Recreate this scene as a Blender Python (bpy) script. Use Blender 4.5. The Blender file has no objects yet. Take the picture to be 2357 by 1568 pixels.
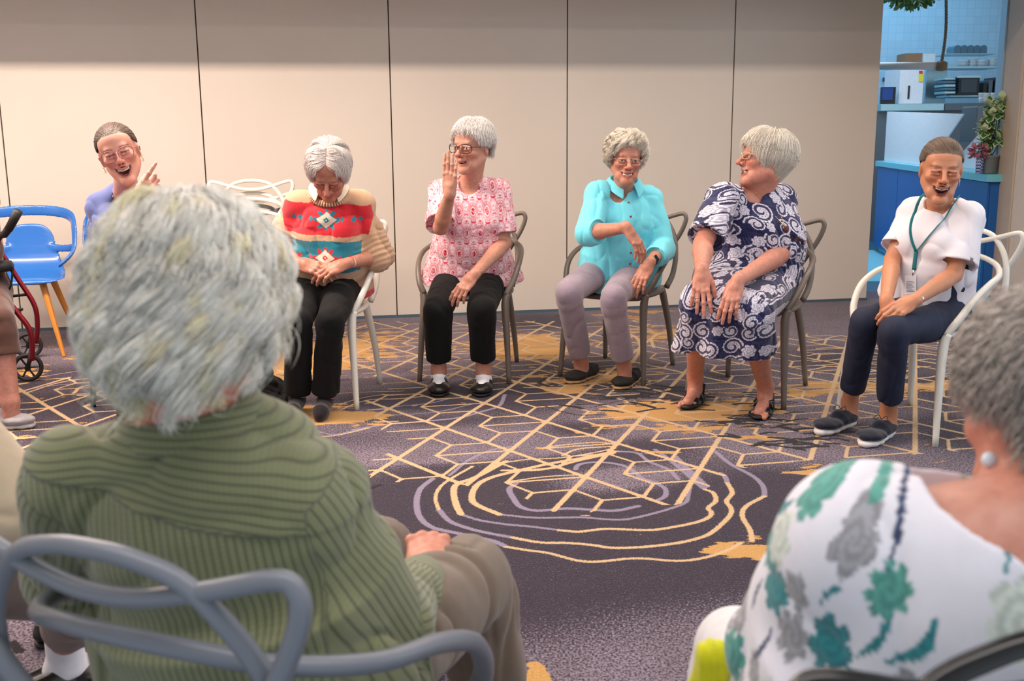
import bpy, math, random
import numpy as np
from mathutils import Matrix, Vector
PI = math.pi
SC = bpy.context.scene
COL = SC.collection
# ------------------------------------------------------------------ camera
FPX, PITCH, ROLL, CAMH = 2400.0, math.radians(11.3), math.radians(0.46), 1.28
_F = np.array([0, math.cos(PITCH), -math.sin(PITCH)])
_R0 = np.array([1.0, 0, 0]); _U0 = np.array([0, math.sin(PITCH), math.cos(PITCH)])
_R = math.cos(ROLL)*_R0 - math.sin(ROLL)*_U0
_U = math.sin(ROLL)*_R0 + math.cos(ROLL)*_U0
cam_d = bpy.data.cameras.new('camera'); cam = bpy.data.objects.new('camera', cam_d); COL.objects.link(cam)
cam_d.sensor_width = 36.0; cam_d.lens = 36.0*FPX/2357.0
cam.matrix_world = Matrix(((_R[0], _U[0], -_F[0], 0), (_R[1], _U[1], -_F[1], 0), (_R[2], _U[2], -_F[2], CAMH), (0, 0, 0, 1)))
cam_d.clip_start = 0.05
cam_d.dof.use_dof = True; cam_d.dof.focus_distance = 4.9; cam_d.dof.aperture_fstop = 5.4
SC.camera = cam
def W(px, py, Y):
    "world point seen at photo pixel (px,py) standing at depth Y"
    d = _F + (px-1178.5)/FPX*_R - (py-784)/FPX*_U
    return np.array([0, 0, CAMH]) + d*(Y/d[1])
def Wz(px, py, z=0.0):
    d = _F + (px-1178.5)/FPX*_R - (py-784)/FPX*_U
    return np.array([0, 0, CAMH]) + d*((z-CAMH)/d[2])
# ------------------------------------------------------------------ view and light
SC.view_settings.view_transform = 'Standard'; SC.view_settings.look = 'None'
SC.view_settings.gamma = 1.0; SC.view_settings.use_curve_mapping = False
SC.view_settings.exposure = -0.22
world = bpy.data.worlds.new('world'); SC.world = world; world.use_nodes = True
world.node_tree.nodes['Background'].inputs[0].default_value = (0.80, 0.91, 1.0, 1)
world.node_tree.nodes['Background'].inputs[1].default_value = 0.90
def area(name, loc, target, sx, sy, power, col, spread=PI):
    d = bpy.data.lights.new(name, 'AREA'); d.shape = 'RECTANGLE'; d.size = sx; d.size_y = sy
    d.energy = power; d.color = col; d.spread = spread
    o = bpy.data.objects.new(name, d); COL.objects.link(o); o.location = loc
    v = Vector(target)-Vector(loc); o.rotation_euler = v.to_track_quat('-Z', 'Y').to_euler()
    return o
def down(name, loc, sx, sy, power, col, rz=0.0, spread=PI):
    o = area(name, loc, (loc[0], loc[1], 0), sx, sy, power, col, spread); o.rotation_euler = (0, 0, rz); return o
WANG = math.atan(.170)
# rows of recessed ceiling lights parallel to the folding wall; an unseen bulkhead added in front keeps them off its top
down('ceiling_light_row_back_left', (-2.7, 4.50, 2.735), 3.2, 0.22, 270, (1.0, 0.80, 0.67), WANG)
down('ceiling_light_row_back_right', (1.6, 5.22, 2.735), 5.0, 0.22, 78, (1.0, 0.83, 0.69), WANG)
down('ceiling_light_row_middle', (0.1, 3.1, 2.735), 7.0, 0.35, 84, (1.0, 0.88, 0.78), WANG)
down('ceiling_light_row_front', (0.2, 0.8, 2.735), 5.0, 0.5, 66, (1.0, 0.92, 0.88), 0.0)
area('window_light_right', (5.2, 2.4, 1.9), (0.0, 4.2, 0.7), 1.8, 2.4, 44, (0.74, 0.86, 1.0))
area('kitchen_light', (3.0, 10.2, 2.9), (3.7, 11.0, 0), 2.2, 2.2, 100, (0.74, 0.88, 1.0))
area('kitchen_light_far', (4.6, 12.9, 3.2), (4.6, 13.8, 0.5), 2.5, 0.6, 30, (0.22, 0.62, 1.0))
# ------------------------------------------------------------------ object helpers
def empty(name, loc, label, cat, group=None, rz=0.0):
    o = bpy.data.objects.new(name, None); COL.objects.link(o); o.location = [float(c) for c in loc]
    o.rotation_euler = (0, 0, rz); o.empty_display_size = 0.1
    o['label'] = label; o['category'] = cat
    if group: o['group'] = group
    return o
def tag(o, label, cat, group=None):
    o['label'] = label; o['category'] = cat
    if group: o['group'] = group
    return o
def struct(o):
    o['kind'] = 'structure'; return o
def mesh_obj(name, V, Fq, mat, parent=None, smooth=True, cols=None, attrs=None, base=None, midx=None):
    "V (n,3) WORLD coordinates; base: world origin of parent to subtract (parent matrix) "
    V = np.asarray(V, dtype=np.float64)
    me = bpy.data.meshes.new(name)
    if isinstance(Fq, np.ndarray):
        nf, k = Fq.shape
        me.vertices.add(len(V)); me.loops.add(nf*k); me.polygons.add(nf)
        if parent is not None and base is None: V = to_local(parent, V)
        me.vertices.foreach_set('co', V.astype(np.float32).ravel())
        me.loops.foreach_set('vertex_index', Fq.astype(np.int32).ravel())
        me.polygons.foreach_set('loop_start', (np.arange(nf)*k).astype(np.int32))
        me.polygons.foreach_set('loop_total', np.full(nf, k, np.int32))
        me.update(calc_edges=True)
    else:
        if parent is not None and base is None: V = to_local(parent, V)
        me.from_pydata([tuple(v) for v in V], [], [tuple(int(i) for i in f) for f in Fq]); me.update()
    if smooth: me.polygons.foreach_set('use_smooth', np.ones(len(me.polygons), bool))
    if cols is not None:
        a = me.color_attributes.new('Col', 'FLOAT_COLOR', 'POINT')
        c = np.ones((len(V), 4), np.float32); c[:, :3] = cols; a.data.foreach_set('color', c.ravel())
    if attrs:
        for k_, v_ in attrs.items():
            v_ = np.asarray(v_, np.float32)
            if v_.ndim == 1:
                a = me.attributes.new(k_, 'FLOAT', 'POINT'); a.data.foreach_set('value', v_)
            else:
                a = me.attributes.new(k_, 'FLOAT_VECTOR', 'POINT'); a.data.foreach_set('vector', v_.ravel())
    for m in (mat if isinstance(mat, (list, tuple)) else [mat]): me.materials.append(m)
    if midx is not None: me.polygons.foreach_set('material_index', np.asarray(midx, np.int32))
    o = bpy.data.objects.new(name, me); COL.objects.link(o)
    if parent is not None: o.parent = parent
    return o
def wmat(o):
    m = Matrix.LocRotScale(o.location, o.rotation_euler, o.scale)
    return (wmat(o.parent) @ m) if o.parent else m
def to_local(parent, V):
    m = np.array(wmat(parent).inverted())
    return V@m[:3, :3].T + m[:3, 3]
class MB:
    "collects boxes, tubes, lathes into one mesh"
    def __init__(s): s.v = []; s.f = []
    def add(s, V, F):
        n = len(s.v); s.v += [tuple(float(c) for c in v) for v in V]; s.f += [tuple(i+n for i in f) for f in F]; return s
    def box(s, lo, hi, M=None):
        x0, y0, z0 = lo; x1, y1, z1 = hi
        V = [(x0,y0,z0),(x1,y0,z0),(x1,y1,z0),(x0,y1,z0),(x0,y0,z1),(x1,y0,z1),(x1,y1,z1),(x0,y1,z1)]
        if M is not None: V = [tuple(M@Vector(v)) for v in V]
        return s.add(V, [(0,3,2,1),(4,5,6,7),(0,1,5,4),(1,2,6,5),(2,3,7,6),(3,0,4,7)])
    def tube(s, pts, r, n=10, closed=False, cap=True, flat=1.0, upv=None):
        P = np.array(pts, float); m = len(P); R = np.full(m, r, float) if np.isscalar(r) else np.array(r, float)
        T = np.zeros_like(P)
        for i in range(m):
            a = P[(i-1) % m] if (closed or i > 0) else P[i]; b = P[(i+1) % m] if (closed or i < m-1) else P[i]
            T[i] = (b-a)/(np.linalg.norm(b-a)+1e-9)
        u = np.array(upv, float) if upv is not None else (np.array([0, 0, 1.0]) if abs(T[0][2]) < .9 else np.array([1.0, 0, 0]))
        V = []
        for i in range(m):
            u = u-T[i]*np.dot(u, T[i]); u /= np.linalg.norm(u)+1e-9; w = np.cross(T[i], u)
            for k in range(n):
                a = 2*PI*k/n; V.append(P[i]+R[i]*(math.cos(a)*w+flat*math.sin(a)*u))
        Fc = []
        for i in range(m if closed else m-1):
            j = (i+1) % m
            for k in range(n): Fc.append((i*n+k, i*n+(k+1) % n, j*n+(k+1) % n, j*n+k))
        if cap and not closed:
            Fc.append(tuple(range(n))[::-1]); Fc.append(tuple((m-1)*n+k for k in range(n)))
        return s.add(V, Fc)
    def lathe(s, c, prof, n=24, M=None):
        V = []; Fc = []
        for r, z in prof:
            for k in range(n):
                a = 2*PI*k/n; v = Vector((c[0]+r*math.cos(a), c[1]+r*math.sin(a), c[2]+z)); V.append(tuple(M@v) if M is not None else tuple(v))
        for i in range(len(prof)-1):
            for k in range(n): Fc.append((i*n+k, i*n+(k+1) % n, (i+1)*n+(k+1) % n, (i+1)*n+k))
        Fc.append(tuple(range(n))[::-1]); Fc.append(tuple((len(prof)-1)*n+k for k in range(n)))
        return s.add(V, Fc)
    def build(s, name, mat, parent=None, smooth=True, local=False, bevel=0.0, auto=True):
        o = mesh_obj(name, np.array(s.v), s.f, mat, parent, smooth, base=(0 if local else None))
        if bevel > 0:
            b = o.modifiers.new('bevel', 'BEVEL'); b.width = bevel; b.segments = 2; b.limit_method = 'ANGLE'; b.angle_limit = 0.7
        return o
def spline(pts, n=8, closed=False):
    "Catmull-Rom through points"
    P = np.array(pts, float); m = len(P); out = []
    rng = range(m) if closed else range(m-1)
    for i in rng:
        p0 = P[(i-1) % m] if closed or i > 0 else 2*P[0]-P[1]
        p1 = P[i]; p2 = P[(i+1) % m]
        p3 = P[(i+2) % m] if closed or i < m-2 else 2*P[-1]-P[-2]
        for k in range(n):
            t = k/n
            out.append(0.5*((2*p1)+(-p0+p2)*t+(2*p0-5*p1+4*p2-p3)*t*t+(-p0+3*p1-3*p2+p3)*t**3))
    if not closed: out.append(P[-1])
    return np.array(out)
# ------------------------------------------------------------------ materials
def nmat(name, color, rough=0.5, **kw):
    m = bpy.data.materials.new(name); m.use_nodes = True; nt = m.node_tree
    b = nt.nodes['Principled BSDF']
    b.inputs['Roughness'].default_value = rough
    if color is not None: b.inputs['Base Color'].default_value = (*color, 1)
    for k, v in kw.items():
        b.inputs[k.replace('_', ' ')].default_value = v
    return m, nt, b
def N(nt, t, **kw):
    n = nt.nodes.new(t)
    for k, v in kw.items():
        if k in n.inputs.keys() if hasattr(n.inputs, 'keys') else False: n.inputs[k].default_value = v
        else: setattr(n, k, v)
    return n
def srgb(r, g, b):
    f = lambda c: (c/255/12.92) if c/255 <= .04045 else ((c/255+.055)/1.055)**2.4
    return (f(r), f(g), f(b))
def mixc(nt, fac, a, b, mode='MIX'):
    n = nt.nodes.new('ShaderNodeMix'); n.data_type = 'RGBA'; n.blend_type = mode
    for i, x in ((0, fac), (6, a), (7, b)):
        if isinstance(x, bpy.types.NodeSocket): nt.links.new(x, n.inputs[i])
        elif isinstance(x, (int, float)): n.inputs[i].default_value = x
        else: n.inputs[i].default_value = (*x, 1)
    return n.outputs[2]
def math_n(nt, op, a, b=0.0, c=0.0, clamp=False):
    n = nt.nodes.new('ShaderNodeMath'); n.operation = op; n.use_clamp = clamp
    for i, x in enumerate((a, b, c)):
        if isinstance(x, bpy.types.NodeSocket): nt.links.new(x, n.inputs[i])
        else: n.inputs[i].default_value = x
    return n.outputs[0]
def noise_n(nt, scale, detail=3.0, vec=None, rough=0.5, out=0):
    n = nt.nodes.new('ShaderNodeTexNoise'); n.inputs['Scale'].default_value = scale; n.inputs['Detail'].default_value = detail
    n.inputs['Roughness'].default_value = rough
    if vec is None: vec = nt.nodes.new('ShaderNodeTexCoord').outputs['Object']
    nt.links.new(vec, n.inputs['Vector']); return n.outputs[out]
def bump(nt, b, h, strength=0.3, dist=0.002):
    n = nt.nodes.new('ShaderNodeBump'); n.inputs['Strength'].default_value = strength; n.inputs['Distance'].default_value = dist
    nt.links.new(h, n.inputs['Height']); nt.links.new(n.outputs[0], b.inputs['Normal'])
def mscale(nt, vec, s):
    n = nt.nodes.new('ShaderNodeVectorMath'); n.operation = 'MULTIPLY'
    nt.links.new(vec, n.inputs[0]); n.inputs[1].default_value = s; return n.outputs[0]
def plain(name, col, rough=0.5, var=0.08, scale=30, bmp=0.0, bscale=200, **kw):
    "simple procedural material with slight tone variation"
    m, nt, b = nmat(name, col, rough, **kw)
    f = noise_n(nt, scale, 3)
    nt.links.new(mixc(nt, f, tuple(c*(1-var) for c in col), tuple(min(1, c*(1+var)) for c in col)), b.inputs['Base Color'])
    if bmp: bump(nt, b, noise_n(nt, bscale, 2), bmp, 0.001)
    return m
def fabric(name, col, rough=0.85, weave=900, var=0.10, sheen=0.25, wb=0.35, attr=False, crease=.55):
    m, nt, b = nmat(name, col, rough)
    b.inputs['Sheen Weight'].default_value = sheen; b.inputs['Specular IOR Level'].default_value = 0.25
    tc = nt.nodes.new('ShaderNodeTexCoord').outputs['Object']
    if attr:
        a = nt.nodes.new('ShaderNodeAttribute'); a.attribute_name = 'Col'; base = a.outputs['Color']
        d = mixc(nt, 1.0, base, (1-var, 1-var, 1-var), 'MULTIPLY'); c = mixc(nt, noise_n(nt, 60, 3, tc), d, base)
    else:
        c = mixc(nt, noise_n(nt, 60, 3, tc), tuple(x*(1-var) for x in col), tuple(min(1, x*(1+var)) for x in col))
    nt.links.new(c, b.inputs['Base Color'])
    rg = nt.nodes.new('ShaderNodeTexNoise'); rg.noise_type = 'RIDGED_MULTIFRACTAL'; rg.inputs['Scale'].default_value = 7.0; rg.inputs['Detail'].default_value = 2.5; rg.inputs['Distortion'].default_value = .6
    nt.links.new(mscale(nt, tc, (1.25, 1.25, .8)), rg.inputs['Vector'])
    h_ = math_n(nt, 'ADD', math_n(nt, 'MULTIPLY', rg.outputs[0], -crease), math_n(nt, 'MULTIPLY', noise_n(nt, weave, 1, tc), .06*wb))
    bump(nt, b, h_, .8, 0.010)
    return m
def skin_mat(name, old=True):
    m, nt, b = nmat(name, (0.6, 0.35, 0.27), 0.46)
    a = nt.nodes.new('ShaderNodeAttribute'); a.attribute_name = 'Col'
    tc = nt.nodes.new('ShaderNodeTexCoord').outputs['Object']
    f = noise_n(nt, 55, 4, tc, 0.6); f2 = noise_n(nt, 16, 3, tc)
    c = mixc(nt, math_n(nt, 'MULTIPLY', math_n(nt, 'SUBTRACT', f, 0.42, clamp=True), 1.6 if old else 0.5, clamp=True), a.outputs['Color'], mixc(nt, 1.0, a.outputs['Color'], (0.72, 0.50, 0.46), 'MULTIPLY'))
    c = mixc(nt, math_n(nt, 'MULTIPLY', f2, 0.35), c, mixc(nt, 1.0, c, (1.0, 0.80, 0.76), 'MULTIPLY'))
    nt.links.new(c, b.inputs['Base Color'])
    b.inputs['Subsurface Weight'].default_value = 0.12; b.inputs['Subsurface Radius'].default_value = (0.012, 0.004, 0.002); b.inputs['Subsurface Scale'].default_value = 1.0
    b.inputs['Specular IOR Level'].default_value = 0.45
    bump(nt, b, noise_n(nt, 260 if old else 500, 3, tc), 0.35 if old else 0.12, 0.0012)
    return m
# ------------------------------------------------------------------ signed distance modelling
_rs = np.random.RandomState(7); _LAT = _rs.rand(32, 32, 32).astype(np.float32)*2-1
def vnoise(P, f):
    Q = P*np.asarray(f); i = np.floor(Q).astype(np.int64); t = (Q-i); t = t*t*(3-2*t)
    x0, y0, z0 = (i[..., 0] & 31), (i[..., 1] & 31), (i[..., 2] & 31); x1, y1, z1 = (x0+1) & 31, (y0+1) & 31, (z0+1) & 31
    tx, ty, tz = t[..., 0], t[..., 1], t[..., 2]
    c = lambda a, b, d: _LAT[a, b, d]
    a0 = c(x0,y0,z0)*(1-tx)+c(x1,y0,z0)*tx; a1 = c(x0,y1,z0)*(1-tx)+c(x1,y1,z0)*tx
    b0 = c(x0,y0,z1)*(1-tx)+c(x1,y0,z1)*tx; b1 = c(x0,y1,z1)*(1-tx)+c(x1,y1,z1)*tx
    return (a0*(1-ty)+a1*ty)*(1-tz)+(b0*(1-ty)+b1*ty)*tz
def A3(*p): return np.array(p, float)
def nrm(v): v = np.asarray(v, float); return v/(np.linalg.norm(v)+1e-12)
class SDF:
    def __init__(s): s.p = []; s.late = []
    def flush(s): s.p += s.late; s.late = []; return s
    def lelc(s, *a, **k):
        n0 = len(s.p); s.elc(*a, **k); s.late += s.p[n0:]; del s.p[n0:]; return s
    def _add(s, fn, lo, hi, k, op): s.p.append((fn, np.asarray(lo, float), np.asarray(hi, float), k, op)); return s
    def rc(s, a, b, ra, rb, k=0.01, op='u'):
        a = np.asarray(a, float); b = np.asarray(b, float); ab = b-a; L2 = max(np.dot(ab, ab), 1e-12); R = max(ra, rb)
        def fn(P):
            t = np.clip(((P-a)@ab)/L2, 0, 1); q = P-a-t[..., None]*ab
            return np.sqrt((q*q).sum(-1))-(ra+(rb-ra)*t)
        return s._add(fn, np.minimum(a, b)-R, np.maximum(a, b)+R, k, op)
    def chain(s, pts, rs, k=0.01, op='u'):
        for i in range(len(pts)-1): s.rc(pts[i], pts[i+1], rs[i], rs[i+1], k, op)
        return s
    def el(s, c, r, R=None, k=0.01, op='u'):
        c = np.asarray(c, float); r = np.asarray(r, float); M = np.eye(3) if R is None else np.asarray(R, float)
        ext = np.abs(M)@r; mr = r.min()
        def fn(P):
            q = (P-c)@M; a = np.sqrt(((q/r)**2).sum(-1)); g = np.sqrt(((q/(r*r))**2).sum(-1))
            return np.where(a < 1e-4, -mr, a*(a-1)/np.maximum(g, 1e-6))
        return s._add(fn, c-ext, c+ext, k, op)
    def elc(s, a, b, u, ra, rb, k=0.02, op='u', flat=False, endr=None):
        "segment a->b, cross-section axis u (unit, width) and v; ra=(wu,wv) rb=(wu,wv)"
        a = np.asarray(a, float); b = np.asarray(b, float); ab = b-a; L = np.linalg.norm(ab); t_ = ab/L
        u = np.asarray(u, float); u = nrm(u-t_*np.dot(u, t_)); v = np.cross(t_, u); ra = np.array(ra, float); rb = np.array(rb, float)
        R = max(ra.max(), rb.max()); er = endr if endr else min(ra.min(), rb.min())
        def fn(P):
            q = P-a; h = q@t_; t = np.clip(h/L, 0, 1); e = h-t*L
            ru = ra[0]+(rb[0]-ra[0])*t; rv = ra[1]+(rb[1]-ra[1])*t
            qu = q@u; qv = q@v
            if flat:
                m = np.sqrt((qu/ru)**2+(qv/rv)**2); d1 = (m-1)*np.minimum(ru, rv); d2 = np.abs(e)-0.003
                # rounded flat end
                ee = np.abs(h-L/2)-L/2
                return np.minimum(np.maximum(d1, ee), 0)+np.sqrt(np.maximum(d1, 0)**2+np.maximum(ee, 0)**2)
            m = np.sqrt((qu/ru)**2+(qv/rv)**2+(e/er)**2)
            return (m-1)*np.minimum(ru, rv)
        return s._add(fn, np.minimum(a, b)-R, np.maximum(a, b)+R, k, op)
    def slab(s, c, n, op='s', k=0.004):
        "half space: removes side towards n (op s) inside box radius"
        raise NotImplementedError
    def disp(s, fn, lo, hi): return s._add(fn, lo, hi, 0.0, 'd')
    def gen(s, fn, lo, hi, k=0.01, op='u'): return s._add(fn, lo, hi, k, op)
    def copy(s): c = SDF(); c.p = list(s.p); return c
    def bounds(s):
        L = np.array([p[1] for p in s.p if p[4] == 'u']); H = np.array([p[2] for p in s.p if p[4] == 'u'])
        return L.min(0)-0.01, H.max(0)+0.01
    def eval_blocks(s, C, off, rad):
        "C (nb,3) centres, off (m,3) offsets -> (nb,m)"
        nb, m = len(C), len(off); D = np.full((nb, m), 9.0)
        for fn, lo, hi, k, op in s.p:
            e = rad+k*1.6+.004
            idx = np.nonzero(((C > lo-e) & (C < hi+e)).all(1))[0]
            if len(idx) == 0: continue
            P = C[idx][:, None, :]+off[None]; d = fn(P); cur = D[idx]
            if op == 'u':
                if k > 0: h = np.maximum(k-np.abs(cur-d), 0)/k; D[idx] = np.minimum(cur, d)-h*h*k/4
                else: D[idx] = np.minimum(cur, d)
            elif op == 's':
                d = -d
                if k > 0: h = np.maximum(k-np.abs(cur-d), 0)/k; D[idx] = np.maximum(cur, d)+h*h*k/4
                else: D[idx] = np.maximum(cur, d)
            elif op == 'd': D[idx] = cur+d
        return D
    def mesh(s, h, region=None, excl=None, n=8, smooth=0):
        "surface nets on sparse blocks; region/excl: list of (lo,hi) boxes snapped to blocks of size 4*0.02"
        G = 0.04 if h*n <= 0.0401 else h*n; s.flush()
        B = h*n; lo, hi = s.bounds(); lo = np.floor(lo/G)*G; hi = np.ceil(hi/G)*G
        nbk = np.round((hi-lo)/B).astype(int)
        gi = np.stack(np.meshgrid(*[np.arange(q) for q in nbk], indexing='ij'), -1).reshape(-1, 3)
        C = lo+(gi+0.5)*B
        def inside(C, boxes, pad=0.0):
            k = np.zeros(len(C), bool)
            for a, b in boxes: k |= ((C > np.asarray(a)-pad) & (C < np.asarray(b)+pad)).all(1)
            return k
        if region is not None: m = inside(C, region, .011); C = C[m]; gi = gi[m]
        if excl is not None: m = ~inside(C, excl); C = C[m]; gi = gi[m]
        d = s.eval_blocks(C, np.zeros((1, 3)), B)[:, 0]
        m = np.abs(d) < B*1.35+0.006; C = C[m]; gi = gi[m]
        if len(C) == 0: return np.zeros((0, 3)), np.zeros((0, 4), int)
        st = np.arange(n+1)*h-B/2
        off = np.stack(np.meshgrid(st, st, st, indexing='ij'), -1).reshape(-1, 3)
        D = np.empty((len(C), n+1, n+1, n+1), np.float32); CH = 1500
        for i in range(0, len(C), CH): D[i:i+CH] = s.eval_blocks(C[i:i+CH], off, B).reshape(-1, n+1, n+1, n+1)
        S = D < 0
        cs = S[:, :-1, :-1, :-1].astype(np.int8)
        for a in (0, 1):
            for b in (0, 1):
                for c in (0, 1):
                    if a+b+c: cs = cs+S[:, a:n+a, b:n+b, c:n+c]
        act = (cs > 0) & (cs < 8); bi, x, y, z = np.nonzero(act)
        acc = np.zeros((len(bi), 3)); cnt = np.zeros(len(bi))
        cr = [(a, b, c) for a in (0, 1) for b in (0, 1) for c in (0, 1)]
        for i, p in enumerate(cr):
            for q in cr[i+1:]:
                if sum(abs(p[j]-q[j]) for j in range(3)) != 1: continue
                d0 = D[bi, x+p[0], y+p[1], z+p[2]]; d1 = D[bi, x+q[0], y+q[1], z+q[2]]
                mm = (d0 < 0) != (d1 < 0); t = np.where(mm, d0/np.where(mm, d0-d1, 1), 0)
                for j in range(3): acc[:, j] += mm*(p[j]+(q[j]-p[j])*t)
                cnt += mm
        V = acc/cnt[:, None]
        gx = gi[bi]*n+np.stack([x, y, z], -1); V = lo+(gx+V)*h
        dim = nbk*n+2
        key = lambda g: (g[..., 0]*dim[1]+g[..., 1])*dim[2]+g[..., 2]
        K = key(gx); o = np.argsort(K); Ks = K[o]
        def look(g):
            k = key(g); j = np.clip(np.searchsorted(Ks, k), 0, len(Ks)-1); return np.where(Ks[j] == k, o[j], -1)
        F = []
        for ax in range(3):
            s1 = [slice(None)]+[slice(0, n)]*3; s2 = [slice(None)]+[slice(0, n)]*3; s2[1+ax] = slice(1, n+1)
            a = S[tuple(s1)]; b = S[tuple(s2)]; bb, x, y, z = np.nonzero(a != b)
            g = gi[bb]*n+np.stack([x, y, z], -1); ins = a[bb, x, y, z]
            e1 = np.zeros(3, int); e1[(ax+1) % 3] = 1; e2 = np.zeros(3, int); e2[(ax+2) % 3] = 1
            q = np.stack([look(g-e1-e2), look(g-e2), look(g), look(g-e1)], -1)
            ok = (q >= 0).all(1); q = q[ok]; ins = ins[ok]
            q = np.where(ins[:, None], q, q[:, ::-1]); F.append(q)
        F = np.concatenate(F)
        for _ in range(smooth):
            acc = np.zeros_like(V); c = np.zeros(len(V))
            for i in range(4):
                a, b = F[:, i], F[:, (i+1) % 4]
                for j in range(3): acc[:, j] += np.bincount(a, V[b, j], len(V))+np.bincount(b, V[a, j], len(V))
                c += np.bincount(a, minlength=len(V))+np.bincount(b, minlength=len(V))
            V = np.where(c[:, None] > 0, V*0.5+0.5*acc/np.maximum(c, 1)[:, None], V)
        return V, F
def mesh_multi(s, hc, hf, boxes, smooth=1):
    "coarse mesh outside boxes, fine inside; boxes snapped to a common 0.04 grid"
    snap = [(np.floor(np.asarray(a)/0.04)*0.04, np.ceil(np.asarray(b)/0.04)*0.04) for a, b in boxes]; s.flush()
    V1, F1 = s.mesh(hc, excl=[(a+.03, b-.03) for a, b in snap], n=int(round(0.04/hc)), smooth=smooth)
    V2, F2 = s.mesh(hf, region=snap, n=int(round(0.04/hf)) if hf > 0.0031 else int(round(0.02/hf)), smooth=smooth)
    return np.concatenate([V1, V2]), np.concatenate([F1, F2+len(V1)])
def frame(yaw, pitch=0.0, roll=0.0):
    "columns: person's right, forward, up. yaw>0 faces image right, pitch>0 looks down, roll>0 tips crown to image right"
    y, p, r = math.radians(yaw), math.radians(pitch), math.radians(roll)
    f = np.array([math.sin(y)*math.cos(p), -math.cos(y)*math.cos(p), -math.sin(p)])
    up = np.array([0, 0, 1.0]); up = nrm(up-f*np.dot(up, f)); rt = np.cross(f, up)
    c, s_ = math.cos(r), math.sin(r)
    up2 = up*c-rt*s_; rt2 = np.cross(f, up2)
    return np.stack([rt2, f, up2], 1)
# ---- head in its own frame: x right, y forward, z up ; metres
def add_head(s, C, M, p):
    sc = p.get('s', 1.0); old = p.get('old', 1); T = lambda x, y, z: C+M@(np.array([x, y, z])*sc)
    rc = lambda a, b, ra, rb, k=.008, op='u': s.rc(T(*a), T(*b), ra*sc, rb*sc, k, op)
    el = lambda c, r, k=.01, op='u', R=None: s.el(T(*c), np.array(r)*sc, M if R is None else M@R, k, op)
    jw = p.get('jaw', 1.0); ch = p.get('cheek', 1.0); smile = p.get('smile', 0.0); op_ = p.get('open', 0.0)
    dz = -op_*0.016
    el((0, -.014, .034), (.073, .092, .082), .01)
    el((0, .020, -.030), (.060*jw, .064, .080), .03)
    el((0, .044, .045), (.056, .040, .042), .03)
    for sx in (-1, 1):
        rc((sx*.048*jw, -.004, -.050), (sx*.012, .066, -.094+dz), .020, .016, .03)
        el((sx*.037, .056+.004*smile, -.026+.006*smile), (.023*ch, .024, .020), .02)
    el((0, .074, -.096+dz), (.020, .015, .016), .018)
    rc((-.030, .078, .021), (.030, .078, .021), .011, .011, .016)
    for sx in (-1, 1):
        el((sx*.031, .100, .001), (.019, .016, .0125), .012, 's')
        el((sx*.031, .0755, -.001), (.0155, .0145, .0125), .003)
        # upper lid fold and lower lid / bag
        rc((sx*.017, .0885, .007), (sx*.045, .081, .005), .0032, .003, .006)
        rc((sx*.019, .0885, -.0085), (sx*.044, .081, -.0075), .0028+.001*old, .0028, .007)
        if old: rc((sx*.020, .094, -.0165), (sx*.046, .082, -.015), .0014, .001, .004, 's')
    nl = p.get('nose', 1.0)
    rc((0, .086, .010), (0, .104*nl, -.024), .0075, .0095, .010)
    el((0, .1065*nl, -.0295), (.0125, .0115, .0105), .006)
    for sx in (-1, 1):
        el((sx*.0125, .0965, -.033), (.0080, .0105, .0078), .005)
        el((sx*.0065, .1035*nl, -.0410), (.0036, .0055, .0035), .002, 's')
    # mouth
    w = .023+.009*smile; up = .008*smile
    arc = [(-w, .076, -.060+up), (-w*.5, .087, -.0605+up*.25), (0, .0905, -.061), (w*.5, .087, -.0605+up*.25), (w, .076, -.060+up)]
    rc((0, .078, -.058), (0, .080, -.060), .020, .018, .02)
    if op_ > 0.05:
        g = .0045+op_*.013
        el((0, .092, -.062-g*.9), (w*.93, .030, g), .003, 's')
        if smile > .3: el((0, .089, -.0595-g*.25), (w*.84, .028, g*.75), .002, 's')
    for i in range(4):
        a, b = arc[i], arc[i+1]; rc((a[0], a[1], a[2]+.0015), (b[0], b[1], b[2]+.0015), .0030 if i in (0, 3) else .0042, .0042, .003)
    for i in range(4):
        lo = [(q[0]*.92, q[1]-.002-.004*op_, q[2]-.0075-(op_*.026)*(1-(q[0]/w)**2)) for q in arc]
        a, b = lo[i], lo[i+1]; rc(a, b, .0034 if i in (0,) else .005, .005 if i < 3 else .0034, .003)
    if op_ > 0.05:
        tt = [(-w*.66, .0755, -.0632+up*.40), (-w*.34, .0820, -.0645+up*.1), (0, .0840, -.0655), (w*.34, .0820, -.0645+up*.1), (w*.66, .0755, -.0632+up*.40)]
        for i in range(4): rc(tt[i], tt[i+1], .0036+.0014*smile, .0036+.0014*smile, .001)
        el((0, .068, -.074-op_*.012), (.016, .012, .006), .002)
    # folds
    dp = .0018+.0020*max(smile, old*.6)
    for sx in (-1, 1):
        rc((sx*.020, .094, -.034), (sx*(w+.006), .083, -.058+up), dp, dp*.9, .008, 's')
        if old:
            rc((sx*(w+.006), .081, -.062+up), (sx*(w+.003), .074, -.086), dp*.8, dp*.5, .007, 's')
            el((sx*.034, .050, -.076+dz*.5), (.016, .018, .018), .018)
    if old:
        for sx in (-1, 1):
            for q in (-.010, -.003, .004): rc((sx*.050, .074, q*.6), (sx*.060, .060, q*1.6), .0010, .0008, .003, 's')
    for sx in (-1, 1):
        Rr = np.array(Matrix.Rotation(math.radians(-12*sx), 3, 'Z') @ Matrix.Rotation(math.radians(-14), 3, 'X'))
        el((sx*.0725, -.008, -.008), (.0085, .0170, .030), .010, 'u', Rr)
        el((sx*.0812, -.003, -.004), (.0050, .0095, .018), .004, 's', Rr)
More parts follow.
